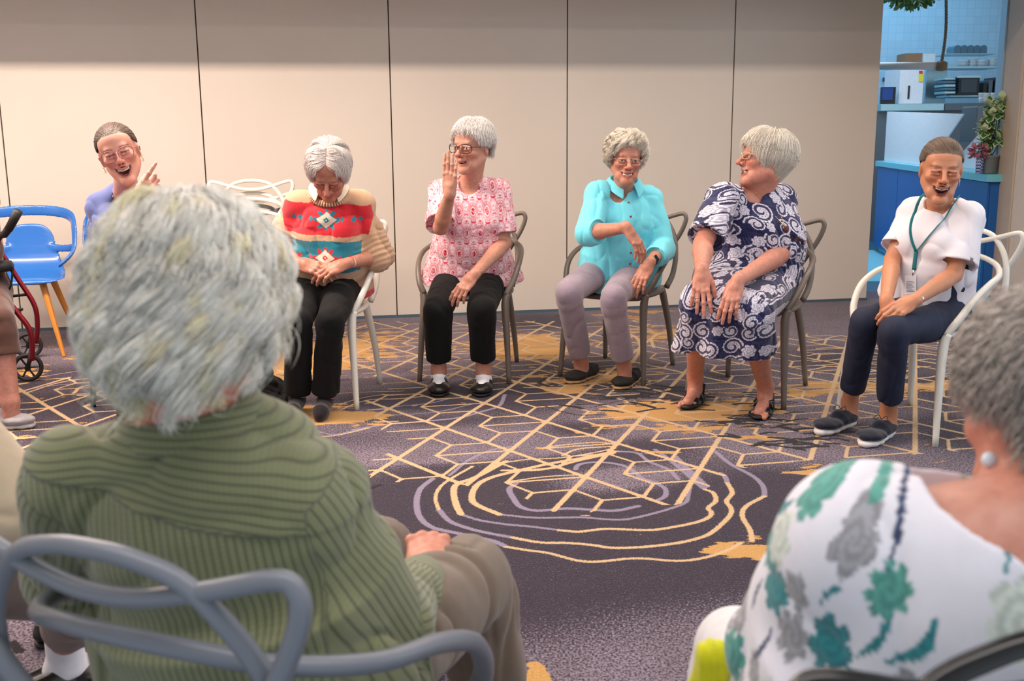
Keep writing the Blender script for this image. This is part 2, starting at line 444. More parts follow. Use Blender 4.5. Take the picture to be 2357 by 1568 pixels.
def head_colors(V, col, C, M, p, base):
    sc = p.get('s', 1.0); q = ((V-C)@M)/sc; x, y, z = q[:, 0], q[:, 1], q[:, 2]; ax = np.abs(x)
    near = (np.abs(q) < .14).all(1) & (z > -.125)
    base = np.array(base); smile = p.get('smile', 0.0); op_ = p.get('open', 0.0)
    w = .023+.009*smile; up = .008*smile
    def put(mask, c, f=1.0):
        m = mask & near; cc = np.array(c)
        ff = f[m][:, None] if isinstance(f, np.ndarray) else f
        col[m] = col[m]*(1-ff)+cc*ff
    red = base*np.array([1.02, .66, .62])
    put(y > .03, red, np.exp(-(((ax-.038)/.020)**2+((z+.030)/.018)**2))*.5)
    put(y > .08, red, np.exp(-((x/.014)**2+((z+.030)/.014)**2))*.6)
    put(y > .05, red*.8, np.exp(-(((ax-.031)/.022)**2+((z+.004)/.013)**2))*.45)
    # brows
    br = p.get('brow', (.30, .20, .15)); bz = .0235+.05*(ax-.03)-9*(ax-.031)**2
    put((y > .055) & (ax > .013) & (ax < .051), br, np.exp(-((z-bz)/.0034)**2)*p.get('browf', .6))
    # eyes
    eo = p.get('eye', .5); ex = ax-.031; ez = z+.0005+p.get('squint', 0)*40*ex*ex*-.12
    hh = .0058*eo*np.sqrt(np.clip(1-(ex/.0145)**2, 0, 1))
    if eo > .15:
        put((y > .06) & (np.abs(ez) < hh), (.62, .56, .53))
        gx = p.get('gaze', 0.0)
        put((y > .06) & (np.abs(ez) < hh) & (((x-np.sign(x)*.031-gx)**2+(ez-.0005)**2) < .0056**2), (.035, .03, .03))
    put((y > .06) & (np.abs(ex) < .0155), (.07, .04, .035), np.exp(-((ez-hh-.0006)/(.0016 if eo > .15 else .0022))**2)*.92)
    put((y > .06) & (np.abs(ex) < .0140), (.22, .12, .10), np.exp(-((ez+hh+.0008)/.0012)**2)*.5)
    if p.get('old', 1):  # wrinkle shade painted as thin dark lines instead of carved relief
        for zz in (.036, .047, .058): put((y > .05) & (ax < .05), base*.62, np.exp(-((z-zz-1.2*ax*ax)/.0010)**2)*.45*np.clip((.042-ax)/.015, 0, 1))
        put((y > .06) & (ax < .008), base*.6, np.exp(-((ax-.004)/.0011)**2)*((z > .014) & (z < .030))*.5)
    # lips
    t = np.clip(ax/w, 0, 1); uz = -.0600+up*t*t+.0015; lz = uz-.009-op_*.026*(1-t*t)
    lip = np.array(p.get('lip', tuple(base*np.array([.80, .46, .46]))))
    put((y > .068) & (ax < w+.002), lip, np.exp(-((z-uz-.0008)/.0036)**2)*.85)
    put((y > .064) & (ax < w), lip, np.exp(-((z-lz)/.0042)**2)*.85)
    if op_ > .05:
        put((y > .02) & (ax < w*.96) & (z < uz-.001) & (z > lz+.0015) & (y < .090), (.10, .022, .022), 1.0)
        put((ax < w*.70) & (z < uz-.0002) & (z > uz-.0085-.003*smile) & (y > .055) & (y < .0885), (.80, .75, .69), 1.0)
        if smile > .5:
            put((ax < w*.70) & (y > .055) & (y < .0885) & (z < uz-.001) & (z > uz-.008) & (np.abs(((ax/.0052) % 1)-.5) > .44), (.45, .38, .34), .5)
        put((ax < .016) & (z < lz+.009) & (z > lz+.003) & (y < .082) & (y > .05), (.42, .12, .11), .9)
    else:
        put((y > .068) & (ax < w), (.20, .07, .06), np.exp(-((z-(uz-.0045))/.0012)**2)*.85)
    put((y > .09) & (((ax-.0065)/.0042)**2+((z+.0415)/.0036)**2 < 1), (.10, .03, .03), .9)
    # shade of the facial folds, painted as darker skin
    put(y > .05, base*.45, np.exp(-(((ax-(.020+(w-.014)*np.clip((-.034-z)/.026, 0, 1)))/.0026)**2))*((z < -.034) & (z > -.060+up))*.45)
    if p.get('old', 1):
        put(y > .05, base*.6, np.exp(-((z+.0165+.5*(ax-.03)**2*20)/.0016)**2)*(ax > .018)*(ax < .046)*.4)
# ---- hand: W0 wrist, d direction to fingers, n back-of-hand normal, side=+1 thumb towards cross(d,n)
def add_hand(s, W0, d, n, side, curl=(.3, .3, .3, .3), spread=.5, thumb=(.6, .4), sc=1.0, k=.004, bend=0.0, extra=None):
    d = nrm(d); n = np.asarray(n, float); n = nrm(n-d*np.dot(n, d)); t = np.cross(d, n)*side   # t: towards thumb
    W0 = np.asarray(W0, float); P = lambda a, b, c: W0+(d*a+t*b+n*c)*sc
    Mh = np.stack([t, d, n], 1)
    s.el(P(.050, .000, 0), np.array([.037, .050, .0145])*sc, Mh, .012)
    s.el(P(.030, .020, -.006), np.array([.018, .030, .014])*sc, Mh, .012)
    s.rc(P(-.010, 0, 0), P(.030, 0, 0), .0235*sc, .024*sc, .015)
    Ls = [(.043, .026, .021), (.047, .030, .022), (.044, .028, .021), (.034, .021, .019)]
    kn = [(.088, .027), (.093, .009), (.088, -.010), (.079, -.027)]
    rr = [(.0092, .0084, .0078, .0068), (.0096, .0087, .0080, .0070), (.0090, .0083, .0076, .0066), (.0080, .0074, .0068, .0060)]
    for f in range(4):
        a0 = P(kn[f][0], kn[f][1], .002); cu = curl[f]; ang = 0.0; sp = (1.5-f)*.11*spread
        p = a0; pts = [P(.045, kn[f][1]*.75, .001), a0]
        for j in range(3):
            ang += cu*(1.0 if j else .85)*(1.35 if j == 1 else 1.0)+(bend if j == 0 else 0)
            dd = nrm(math.cos(ang)*(d*math.cos(sp)+t*math.sin(sp))-math.sin(ang)*n)
            p = p+dd*Ls[f][j]*sc; pts.append(p)
        r = [x*sc for x in rr[f]]
        s.rc(pts[0], pts[1], .008*sc, r[0]*1.02, .008)
        s.rc(pts[1], pts[2], r[0], r[1], k); s.rc(pts[2], pts[3], r[1], r[2], .002); s.rc(pts[3], pts[4], r[2], r[3], .002)
        s.el(pts[1]+n*.003*sc, np.array([.0088, .009, .0075])*sc, Mh, .006)
        s.el(pts[2]+n*.001*sc, np.array([r[1]*1.12]*3), None, .003)
    th0 = P(.018, .024, -.006); a, b = thumb   # a: outward angle, b: towards palm
    d1 = nrm(d*math.cos(a)+t*math.sin(a)-n*b); d2 = nrm(d*math.cos(a*.55)+t*math.sin(a*.55)-n*(b*1.1)); d3 = nrm(d*math.cos(a*.3)+t*math.sin(a*.3)-n*b*1.2)
    p1 = th0+d1*.040*sc; p2 = p1+d2*.031*sc; p3 = p2+d3*.024*sc
    s.chain([th0, p1, p2, p3], [.0150*sc, .0118*sc, .0102*sc, .0085*sc], .006)
def blotch(V, col, base, amt=.25, f=28):
    n1 = vnoise(V, (f, f, f)); n2 = vnoise(V+3.1, (f*3.3, f*3.3, f*3.3))
    k = np.clip(n1*.6+n2*.5-.15, 0, 1)[:, None]*amt*1.6
    return col*(1-k)+np.array(base)*np.array([.62, .34, .32])*k
# ---- hair strands
def strands(paths, r, cols, taper=True, seg=3):
    "paths (n,m,3)"
    P = np.asarray(paths); n, m, _ = P.shape
    T = np.gradient(P, axis=1); T /= np.linalg.norm(T, axis=2, keepdims=True)+1e-9
    up = np.array([.3, .2, 1.0]); U = np.cross(T, up); U /= np.linalg.norm(U, axis=2, keepdims=True)+1e-9; Wv = np.cross(T, U)
    rad = (np.asarray(r).reshape(-1, 1) if not np.isscalar(r) else np.full((n, 1), r))*np.ones((1, m))
    if taper: rad = rad*np.concatenate([np.ones(m-3), [.8, .5, .15]])[None]
    V = np.stack([P+rad[..., None]*(math.cos(2*PI*k/seg)*U+math.sin(2*PI*k/seg)*Wv) for k in range(seg)], 2)  # n,m,seg,3
    idx = np.arange(n*m*seg).reshape(n, m, seg)
    Q = []
    for k in range(seg):
        k2 = (k+1) % seg; Q.append(np.stack([idx[:, :-1, k], idx[:, :-1, k2], idx[:, 1:, k2], idx[:, 1:, k]], -1).reshape(-1, 4))
    C = np.repeat(np.asarray(cols)[:, None], m*seg, 1).reshape(-1, 3)
    return V.reshape(-1, 3), np.concatenate(Q), C
def hair_mat(name, rough=.42):
    m, nt, b = nmat(name, (.8, .78, .74), rough)
    a = nt.nodes.new('ShaderNodeAttribute'); a.attribute_name = 'Col'
    f = noise_n(nt, 120, 2)
    nt.links.new(mixc(nt, f, mixc(nt, 1.0, a.outputs['Color'], (.78, .76, .74), 'MULTIPLY'), a.outputs['Color']), b.inputs['Base Color'])
    b.inputs['Specular IOR Level'].default_value = .35; b.inputs['Sheen Weight'].default_value = .15
    return m
# ------------------------------------------------------------------ chair
def tube_mb(pts, r, n=8, seg=7, closed=False, flat=1.0):
    m = MB(); P = spline(pts, seg, closed)
    if not np.isscalar(r):
        r = np.interp(np.linspace(0, 1, len(P)), np.linspace(0, 1, len(r)), r)
    m.tube(P, r, n, closed, flat=flat); return m
CHAIR = {}
def make_chair(mat):
    root = bpy.data.objects.new('loop_back_chair', None); COL.objects.link(root); root.empty_display_size = .1
    # seat : dished rounded square
    m = MB(); rings = [(1.0, .438), (1.03, .448), (1.0, .458), (.93, .460), (.70, .452), (.35, .446)]; n = 40; V = []; Fc = []
    for k, z in rings:
        for i in range(n):
            a = 2*PI*i/n; c, s_ = math.cos(a), math.sin(a); e = 2/3.2
            x = .222*math.copysign(abs(c)**e, c)*k; y = .222*math.copysign(abs(s_)**e, s_)*k
            wdt = 1-.10*max(0, -y/.22); V.append((x*wdt, y, z-(.010 if y > .17 else 0)+.004*(-y/.22)))
    V.append((0, 0, .445)); c0 = len(V)-1
    for r in range(len(rings)-1):
        for i in range(n): Fc.append((r*n+i, r*n+(i+1) % n, (r+1)*n+(i+1) % n, (r+1)*n+i))
    for i in range(n): Fc.append(((len(rings)-1)*n+i, (len(rings)-1)*n+(i+1) % n, c0))
    Fc.append(tuple(range(n))[::-1]); m.add(V, Fc); m.build('seat', mat, root, local=True)
    for sx in (1, -1):
        MBt = tube_mb([(sx*.238, .250, 0), (sx*.226, .232, .22), (sx*.214, .205, .40), (sx*.222, .190, .462)], [.0125, .0165, .021, .017], 10, 5)
        MBt.build('leg', mat, root, local=True)
        MBt = tube_mb([(sx*.205, -.268, 0), (sx*.190, -.235, .22), (sx*.170, -.19, .40), (sx*.160, -.180, .455)], [.0125, .0165, .020, .016], 10, 5)
        MBt.build('leg', mat, root, local=True)
    h = [(.216, .195, .455), (.248, .160, .52), (.268, .085, .60), (.268, -.02, .650), (.246, -.13, .675), (.180, -.225, .705), (.09, -.27, .728), (0, -.283, .735)]
    pts = h+[(-x, y, z) for x, y, z in h[-2::-1]]
    tube_mb(pts, [.0165, .0145, .0130, .0120, .0120, .0120, .0130, .0145, .0165], 10, 5).build('armrest_loop', mat, root, local=True)
    h = [(.196, -.165, .452), (.212, -.215, .52), (.214, -.25, .62), (.190, -.276, .73), (.125, -.296, .815), (.06, -.303, .840), (0, -.305, .845)]
    pts = h+[(-x, y, z) for x, y, z in h[-2::-1]]
    tube_mb(pts, [.0160, .0135, .0115, .0115, .0115, .0135, .0160], 10, 5).build('back_arch', mat, root, local=True)
    h = [(.095, -.205, .450), (.115, -.245, .54), (.165, -.275, .64), (.222, -.286, .73), (.252, -.288, .80), (.250, -.288, .832), (.225, -.289, .840), (.14, -.293, .815), (.06, -.296, .795), (0, -.297, .790)]
    pts = h+[(-x, y, z) for x, y, z in h[-2::-1]]
    tube_mb(pts, [.0150, .0125, .0115, .0115, .0115, .0125, .0150], 10, 5).build('back_wing_loop', mat, root, local=True)
    return root
def chair(key, mat, loc, yaw, label, group=None, z=0.0):
    if key not in CHAIR: r = CHAIR[key] = make_chair(mat)
    else:
        src = CHAIR[key]; r = src.copy(); COL.objects.link(r)
        for ch in list(src.children):
            c = ch.copy(); COL.objects.link(c); c.parent = r
    y = math.radians(yaw); fx, fy = math.sin(y), -math.cos(y)
    r.location = (loc[0], loc[1], z); r.rotation_euler = (0, 0, math.atan2(-fx, fy))
    tag(r, label, 'chair', group)
    if not group and 'group' in r: del r['group']
    return r
# ------------------------------------------------------------------ people
def rot_axis(ax, deg): return np.array(Matrix.Rotation(math.radians(deg), 3, Vector(ax)))
def torso(s, J, g, inf=0.0, k=.03, lo=0.0):
    up = nrm(J['neck']-J['pelvis']); side = nrm(J['shL']-J['shR']); side = nrm(side-up*np.dot(side, up)); fw = -np.cross(side, up) if False else np.cross(up, side)
    if np.dot(fw, J['fwd']) < 0: fw = -fw
    L = np.linalg.norm(J['neck']-J['pelvis']); P = lambda a, f: J['pelvis']+up*L*a+fw*f
    wp, dp, ww, dw, wc, dc = [x+inf for x in g['torso']]; bl = g.get('belly', .02)
    s.elc(P(lo, .0), P(.32, bl), side, (wp, dp), (ww, dw), k)
    s.elc(P(.32, bl), P(.66, .01), side, (ww, dw), (wc, dc), k)
    s.elc(P(.66, .01), P(.86, -.005), side, (wc, dc), (wc*.60, dc*.66), k)
    for a in ('L', 'R'):
        s.rc(J['neck']-up*.050-fw*.01, J['sh'+a], .040+inf, g.get('sh', .050)+inf, .035)
        if g.get('bust'):
            sx = 1 if a == 'L' else -1; b = g['bust']; s.el(P(g.get('bz', .58), dc*.75)+side*sx*.065, (b*1.15+inf, b+inf, b+inf), None, .04)
    return up, side, fw
def build_body(J, g, head=None, hands=(), legs=True, arms=True):
    s = SDF(); up, side, fw = torso(s, J, g, 0.0)
    if head:
        hb = J['head']+head['M']@np.array([0, -.030, -.055])*head.get('s', 1)
        nr = g.get('neck', .050)
        s.rc(J['neck']-up*.03, hb, nr*1.06, nr*.95, .02); s.rc(J['neck']-up*.02+fw*.012, J['head']+head['M']@np.array([0, .028, -.082]), nr*.72, nr*.62, .03)
        if head.get('old', 1):
            for sx in (-1, 1): s.rc(J['neck']+side*sx*.016+fw*.042, J['head']+head['M']@np.array([-sx*.022, .036, -.085]), .011, .007, .012)
        add_head(s, J['head'], head['M'], head)
    if arms:
        a_ = g.get('arm', 1.0)
        for a in ('L', 'R'):
            s.rc(J['sh'+a], J['el'+a], .047*a_, .037*a_, .03); s.rc(J['el'+a], J['el'+a]+(J['wr'+a]-J['el'+a])*.3, .037*a_, .039*a_, .01)
            s.rc(J['el'+a]+(J['wr'+a]-J['el'+a])*.3, J['wr'+a], .039*a_, .0245*(a_*.5+.5), .01)
    for h in hands: add_hand(s, **h)
    if legs:
        l_ = g.get('leg', 1.0)
        for a in ('L', 'R'):
            bl_ = g.get('bleg', .84)*l_
            s.rc(J['hip'+a], J['kn'+a], .070*bl_, .050*bl_, .03); m = J['kn'+a]+(J['an'+a]-J['kn'+a])*.35
            s.rc(J['kn'+a], m, .048*bl_, .052*bl_, .015); s.rc(m, J['an'+a], .052*bl_, .034*l_, .015)
            f = J['ft'+a]; an = J['an'+a]; d = nrm(A3(f[0]-an[0], f[1]-an[1], 0))
            s.rc(A3(an[0], an[1], .045)-d*.02, A3(f[0], f[1], .030)-d*(.03 if g.get('toes') else .07), .031, .024 if g.get('toes') else .018, .02); s.rc(an, A3(an[0], an[1], .05), .034*l_, .036, .02)
            rt = np.cross(d, A3(0, 0, 1)); sg = 1 if a == 'L' else -1
            for i in range(5 if g.get('toes') else 0):
                b = A3(f[0], f[1], .022)-d*(.030+.006*i)+rt*sg*(-.032+.015*i+.002); s.rc(b, b+d*(.034-.003*i)-A3(0, 0, .006), .013 if i == 0 else .010, .011 if i == 0 else .008, .004)
    return s
def ridged(A, f, R=None, seed=0.0, lo=None, hi=None):
    R = np.eye(3) if R is None else R
    def fn(P):
        q = P@R+seed; w = vnoise(q, np.array(f)*.55)*.12
        n = vnoise(q+w[..., None], f); n2_ = vnoise(q+w[..., None]+4.7, np.array(f)*2.1); r1 = np.clip(1-np.abs(n)*2.6, 0, 1)**2; r2 = np.clip(1-np.abs(n2_)*2.6, 0, 1)**2
        return A*(1.5*r1+.7*r2-.7)+A*.7*vnoise(q, np.array(f)*.6)
    return fn
def sleeve(s, J, a, g, inf, upto, r_end, mode='short', k=.02, hollow=.006):
    "upto: fraction along upper arm (short) or forearm (long)"
    sh, el, wr = J['sh'+a], J['el'+a], J['wr'+a]; a_ = g.get('arm', 1.0)
    s.rc(sh, sh, g.get('sh', .046)+inf*.45, g.get('sh', .046)+inf*.45, .03)
    def ax(v): v = nrm(v); u = np.cross(v, A3(.3, .5, .8)); return nrm(u)
    if mode == 'short':
        e = sh+(el-sh)*upto
        s.elc(sh, e, ax(el-sh), (.046*a_+inf*.7,)*2, (r_end,)*2, k, flat=True)
        s.lelc(e-nrm(e-sh)*.016, e+nrm(e-sh)*.012, ax(el-sh), (r_end-hollow-.002,)*2, (r_end-hollow-.002,)*2, .002, 's', flat=True)
    else:
        s.rc(sh, el, .044*a_+inf*.6, .045*a_+inf, k)
        e = el+(wr-el)*upto; d = nrm(wr-el)
        s.elc(el, e, ax(d), (.043*a_+inf,)*2, (r_end,)*2, .012, flat=True); s.rc(el, el+d*.02, .044*a_+inf, .043*a_+inf, .01)
        s.lelc(e-d*.012, e+d*.012, ax(d), (r_end-hollow-.002,)*2, (r_end-hollow-.002,)*2, .002, 's', flat=True)
def trousers(J, g, inf=.014, upto=.85, r_end=.06, r_kn=.072, k=.03, slim=1.0, folds=.004, thigh=None):
    s = SDF(); up = nrm(J['neck']-J['pelvis']); side = nrm(J['hipL']-J['hipR'])
    wp, dp = g['torso'][0], g['torso'][1]; l_ = g.get('leg', 1.0)
    s.elc(J['pelvis']-up*.01, J['pelvis']+up*.13, side, (wp+inf, dp+inf), (wp*.95+inf, dp+inf*.6), .03)
    for a in ('L', 'R'):
        th = thigh or .080*l_+inf
        s.rc(J['hip'+a], J['kn'+a], th, r_kn*.95, k)
        kn, an = J['kn'+a], J['an'+a]; e = kn+(an-kn)*upto; d = nrm(an-kn)
        u = nrm(np.cross(d, J['fwd']))
        s.elc(kn+d*.01, e, u, (r_kn*.94, r_kn*.92), (r_end, r_end*1.02), .010, flat=True); s.el(kn+d*.05, (r_kn*.95,)*3, None, .012)
        s.lelc(e-d*.015, e+d*.015, u, (r_end-.009,)*2, (r_end-.009,)*2, .002, 's', flat=True)
    if folds:
        lo, hi = s.bounds(); s.disp(ridged(folds*.6, (8, 8, 3.5), seed=J['pelvis'][0]), lo, hi)
    return s
def neck_cut(s, J, head, r=.068, drop=.06, fw=None, deep=.0, back=.03, V=False, wide=1.0):
    "cuts the neck opening"
    up = nrm(J['neck']-J['pelvis']); side = nrm(J['shL']-J['shR']); f = J['fwd']; f = nrm(f-up*np.dot(f, up))
    c = J['neck']+up*(.03)+f*.015
    R = np.stack([side, np.cross(up, side), up], 1)
    s.elc(c-up*(.03+drop*.2), c+up*.20, side, (r*wide, r), (r*1.3*wide, r*1.5), .004, 's', flat=True)
    if drop: s.el(c+f*(.045+deep)-up*.035, np.array([r*.86*wide, .055, drop+.03]), R, .006, 's')
class Person:
    def __init__(p, loc, label, cat='person'):
        p.root = empty('person', loc, label, cat); p.parts = {}
    def add(p, name, V, F, mat, cols=None, attrs=None, label=None, smooth=True, parent=None):
        o = mesh_obj(name, V, F, mat, parent or p.root, smooth, cols, attrs)
        if label: o['label'] = label
        return o
    def sdf(p, name, s, h, mat, cols=None, colfn=None, label=None, smooth=1, attrfn=None, boxes=None, hf=None, parent=None):
        if boxes is not None: V, F = mesh_multi(s, h, hf, boxes, smooth)
        else: V, F = s.mesh(h, n=8, smooth=smooth)
        if colfn: cols = colfn(V)
        return p.add(name, V, F, mat, cols, attrfn(V) if attrfn else None, label, True, parent)
def box_around(pts, pad): pts = np.array(pts); return (pts.min(0)-pad, pts.max(0)+pad)
def body_mesh(p, s, J, head, skin, hand_boxes=(), scalp=None, old=True, extra_col=None, hf=.0025, mat=None):
    boxes = list(hand_boxes)
    if head:
        sc = head.get('s', 1); boxes.append((J['head']-.125*sc-A3(0, 0, .035), J['head']+.135*sc))
    V, F = mesh_multi(s, .008, hf, boxes, 1)
    base = np.array(skin)*np.array([.93, .80, .74]); col = np.tile(base, (len(V), 1)); col = blotch(V, col, base, .16 if old else .06)
    if head:
        q = ((V-J['head'])@head['M'])/head.get('s', 1)
        head_colors(V, col, J['head'], head['M'], head, base)
        if scalp is not None:
            m = scalp_mask(q, head.get('hairline', 0.0)); col[m] = scalp
    if extra_col: extra_col(V, col)
    return p.add('body', V, F, mat, col)
def dirs(q): 
    c = q-np.array([0, -.014, .030]); r = np.linalg.norm(c, axis=-1)+1e-9
    th = np.degrees(np.arccos(np.clip(c[..., 2]/r, -1, 1))); ph = np.degrees(np.arctan2(c[..., 0], c[..., 1])); return th, ph, r
def line_th(ph, hl=0.0):
    "polar angle of hairline for azimuth ph (0 front, 180 back)"
    a = np.abs(ph); return np.interp(a, [0, 25, 45, 62, 80, 100, 120, 180], [50+hl, 52+hl, 62+hl*.6, 88, 92, 98, 112, 122])
def scalp_mask(q, hl=0.0):
    th, ph, r = dirs(q); return (th < line_th(ph, hl)+1) & (r < .13)
def hair_paths(rng, n, m, style, L, th, hl=0.0, curl=(0, 0), swirl=0.0, part=None, drop=105, inward=0.0, bun=None, root=None, lift=1.0, clump=0, lmin=.6, frontL=None, noise=.004, per=1, lockr=.004):
    rad = np.array([.0765, .0955, .0855]); cen = np.array([0, -.014, .032])
    # roots
    u = rng.rand(n*4, 3)*2-1; r = np.linalg.norm(u, axis=1); u = u[(r < 1) & (r > .2)]; u /= np.linalg.norm(u, axis=1, keepdims=True)
    TH = np.degrees(np.arccos(u[:, 2])); PH = np.degrees(np.arctan2(u[:, 0], u[:, 1]))
    k = TH < line_th(PH, hl)
    if root is not None: k &= root(TH, PH)
    nl = max(1, n//per); u = u[k][:nl]; nl = len(u)
    if per > 1: u = np.repeat(u, per, 0)+rng.randn(nl*per, 3)*.035; u /= np.linalg.norm(u, axis=1, keepdims=True)
    TH = np.degrees(np.arccos(np.clip(u[:, 2], -1, 1))); PH = np.degrees(np.arctan2(u[:, 0], u[:, 1])); n = len(u)
    def rl(jit=.08): return np.clip(np.repeat(rng.rand(nl, 1), per, 0)+(rng.randn(n, 1)*jit if per > 1 else 0), 0, 1)
    t = np.linspace(0, 1, m)[None, :]; lay = (.25+.75*rl())*th
    if style == 'back':
        b = np.array(bun, float); bd = nrm((b-cen)/rad)
        om = np.arccos(np.clip(u@bd, -1, 1))[:, None]; so = np.sin(om)+1e-6
        D = (np.sin((1-t)*om)/so)[..., None]*u[:, None]+(np.sin(t*om)/so)[..., None]*bd
        hgt = lay*np.sin(np.clip(t*1.0+.05, 0, 1)*PI*.9)*.8+.0015
        P = cen+D*(rad+hgt[..., None]+.0075*np.clip(D[..., 1:2], 0, 1)**2)
        P = P+(rng.rand(n, 1, 3)-.5)*noise
        return P, n
    ln = L*(lmin+(1-lmin)*rl(.12))
    if frontL is not None: f = np.exp(-(PH/38)**2)[:, None]; ln = ln*(1-f)+frontL*f*(lmin+(1-lmin)*rl())
    # down flow : from pole in direction of azimuth
    ph0 = PH[:, None].copy()
    if part is not None:   # hair near the part is combed to the side it lies on
        px = part; side = np.where(u[:, 0] > px, 1, -1)[:, None]; w = np.exp(-(TH[:, None]/48)**2)*(np.abs(ph0) < 120)
        ph0 = ph0*(1-w)+side*72*w
    th_ = TH[:, None]+np.degrees(ln/.088)*t; phs = PH[:, None]*(1-np.minimum(t*2, 1))+ph0*np.minimum(t*2, 1)+swirl*t*40
    over = np.maximum(th_-drop, 0); thc = np.minimum(th_, drop)
    tr, pr = np.radians(thc), np.radians(phs)
    D = np.stack([np.sin(tr)*np.sin(pr), np.sin(tr)*np.cos(pr), np.cos(tr)], -1)
    hgt = lay*np.minimum(t*3*lift, 1)+.001
    P = cen+D*(rad+hgt[..., None]+.0075*np.clip(D[..., 1:2], 0, 1)**2)
    dz = np.radians(over)*.088; P[..., 2] -= dz; P[..., :2] -= D[..., :2]*(dz*inward)[..., None]
    A, f = curl
    if A:
        fr = f*(.7+.6*rl(.02)); p0 = rl(.04)*12.56
        if clump:
            cl = (np.floor(PH/clump)*17.3+np.floor(TH/clump)*5.1)[:, None]; p0 = cl % 6.28+rng.rand(n, 1)*.7; fr = f*(.85+.3*((cl*.37) % 1))
        a = A*np.minimum(t*1.6, 1)*(.6+.7*rl(.1)); e1 = np.stack([np.cos(pr), -np.sin(pr), 0*pr], -1)
        P = P+(a*np.sin(p0+fr*t*6.28))[..., None]*e1+(a*np.cos(p0+fr*t*6.28))[..., None]*D*.8+(a*.6*np.cos(p0+1+fr*t*6.28))[..., None]*np.array([0, 0, 1.0])
    if per > 1: P = P+(rng.randn(n, 1, 3)*lockr*.5)*(1-.55*t[..., None])
    P = P+((rng.rand(n, 1, 3)-.5)*noise)*t[..., None]*2
    return P, n
def hair_part(p, J, head, rng, specs, base, var, mat, r=.0011, name='hair', label=None):
    Vs, Fs, Cs, off = [], [], [], 0; sc = head.get('s', 1)
    for sp in specs:
        sp = dict(sp); rr = sp.pop('r', r); cb = np.array(sp.pop('col', base)); n = sp.pop('n'); m = sp.pop('m', 12)
        P, n = hair_paths(rng, n, m, **sp); P = J['head']+(P*sc)@head['M'].T
        c = cb*(1+(rng.rand(n, 1)-.5)*2*var)
        V, F, C = strands(P, rr*(.7+.6*rng.rand(n)), np.clip(c, 0, 1)); Vs.append(V); Fs.append(F+off); Cs.append(C); off += len(V)
    return p.add(name, np.concatenate(Vs), np.concatenate(Fs), mat, np.concatenate(Cs), label=label)
def glasses(p, J, head, mat_f, mat_l, w=.024, h=.018, z=.001, y=.105, wire=.0014, name='glasses', label=None, rimless=False, dy=0):
    sc = head.get('s', 1); M = head['M']; T = lambda x, yy, zz: J['head']+M@(np.array([x, yy, zz])*sc)
    m = MB(); lens = MB()
    for sx in (-1, 1):
        pts = []
        for i in range(24):
            a = 2*PI*i/24; c, s_ = math.cos(a), math.sin(a); e = .75
            x = sx*.033+w*math.copysign(abs(c)**e, c); zz = z-.002+h*math.copysign(abs(s_)**e, s_); yy = y-((abs(x)-.01)**2)*7
            pts.append(T(x, yy, zz))
        if not rimless: m.tube(pts, wire*sc, 6, True)
        lens.add(pts, [tuple(range(24))])
        m.tube([T(sx*.057, y-.016, z+.007), T(sx*.070, y-.035, z+.006), T(sx*.080, .03, z+.004), T(sx*.082, -.005, z+.004), T(sx*.080, -.02, z-.012)], wire*sc, 6)
    m.tube([T(-.010, y-.001, z+.003), T(0, y+.002, z+.006), T(.010, y-.001, z+.003)], wire*sc*.9, 6)
    o = m.build(name, mat_f, p.root)
    if label: o['label'] = label
    l = lens.build('lens', mat_l, o); return o
def band(p, name, c, d, r, w, mat, flat=.35, label=None, squash=.8, u=None):
    "wrist band around axis d"
    d = nrm(d); u = nrm(np.cross(d, A3(.2, .3, .9))) if u is None else nrm(np.asarray(u)-d*np.dot(u, d)); v = np.cross(d, u)
    m = MB(); pts = [c+r*(math.cos(2*PI*i/20)*u+squash*math.sin(2*PI*i/20)*v) for i in range(20)]
    n = 8; V = []
    for i in range(20):
        rd = nrm(pts[i]-c)
        for k in range(n): a = 2*PI*k/n; V.append(pts[i]+d*math.cos(a)*w*.5+rd*math.sin(a)*w*.5*flat)
    F = [(i*n+k, i*n+(k+1) % n, ((i+1) % 20)*n+(k+1) % n, ((i+1) % 20)*n+k) for i in range(20) for k in range(n)]
    m.add(V, F); o = m.build(name, mat, p.root)
    if label: o['label'] = label
    return o
def shoe_sdf(an, ft, kind, L=.25):
    "an: ankle point, ft: toe tip on floor. returns upper, sole SDFs and frame"
    d = nrm(A3(ft[0]-an[0], ft[1]-an[1], 0)); r = np.cross(d, A3(0, 0, 1)); H = A3(ft[0], ft[1], 0)-d*L
    P = lambda a, b, c: H+d*a*L+r*b+A3(0, 0, c)
    u = SDF(); s = SDF()
    def flat(sd, a0, a1, w0, w1, z0, z1, k=.01):
        sd.elc(P(a0, 0, (z0+z1)/2), P(a1, 0, (z0+z1)/2), r, (w0, (z1-z0)/2), (w1, (z1-z0)/2), k)
    return d, r, H, P, u, s
# ================================================================== THE ROOM
rng = np.random.RandomState(11)
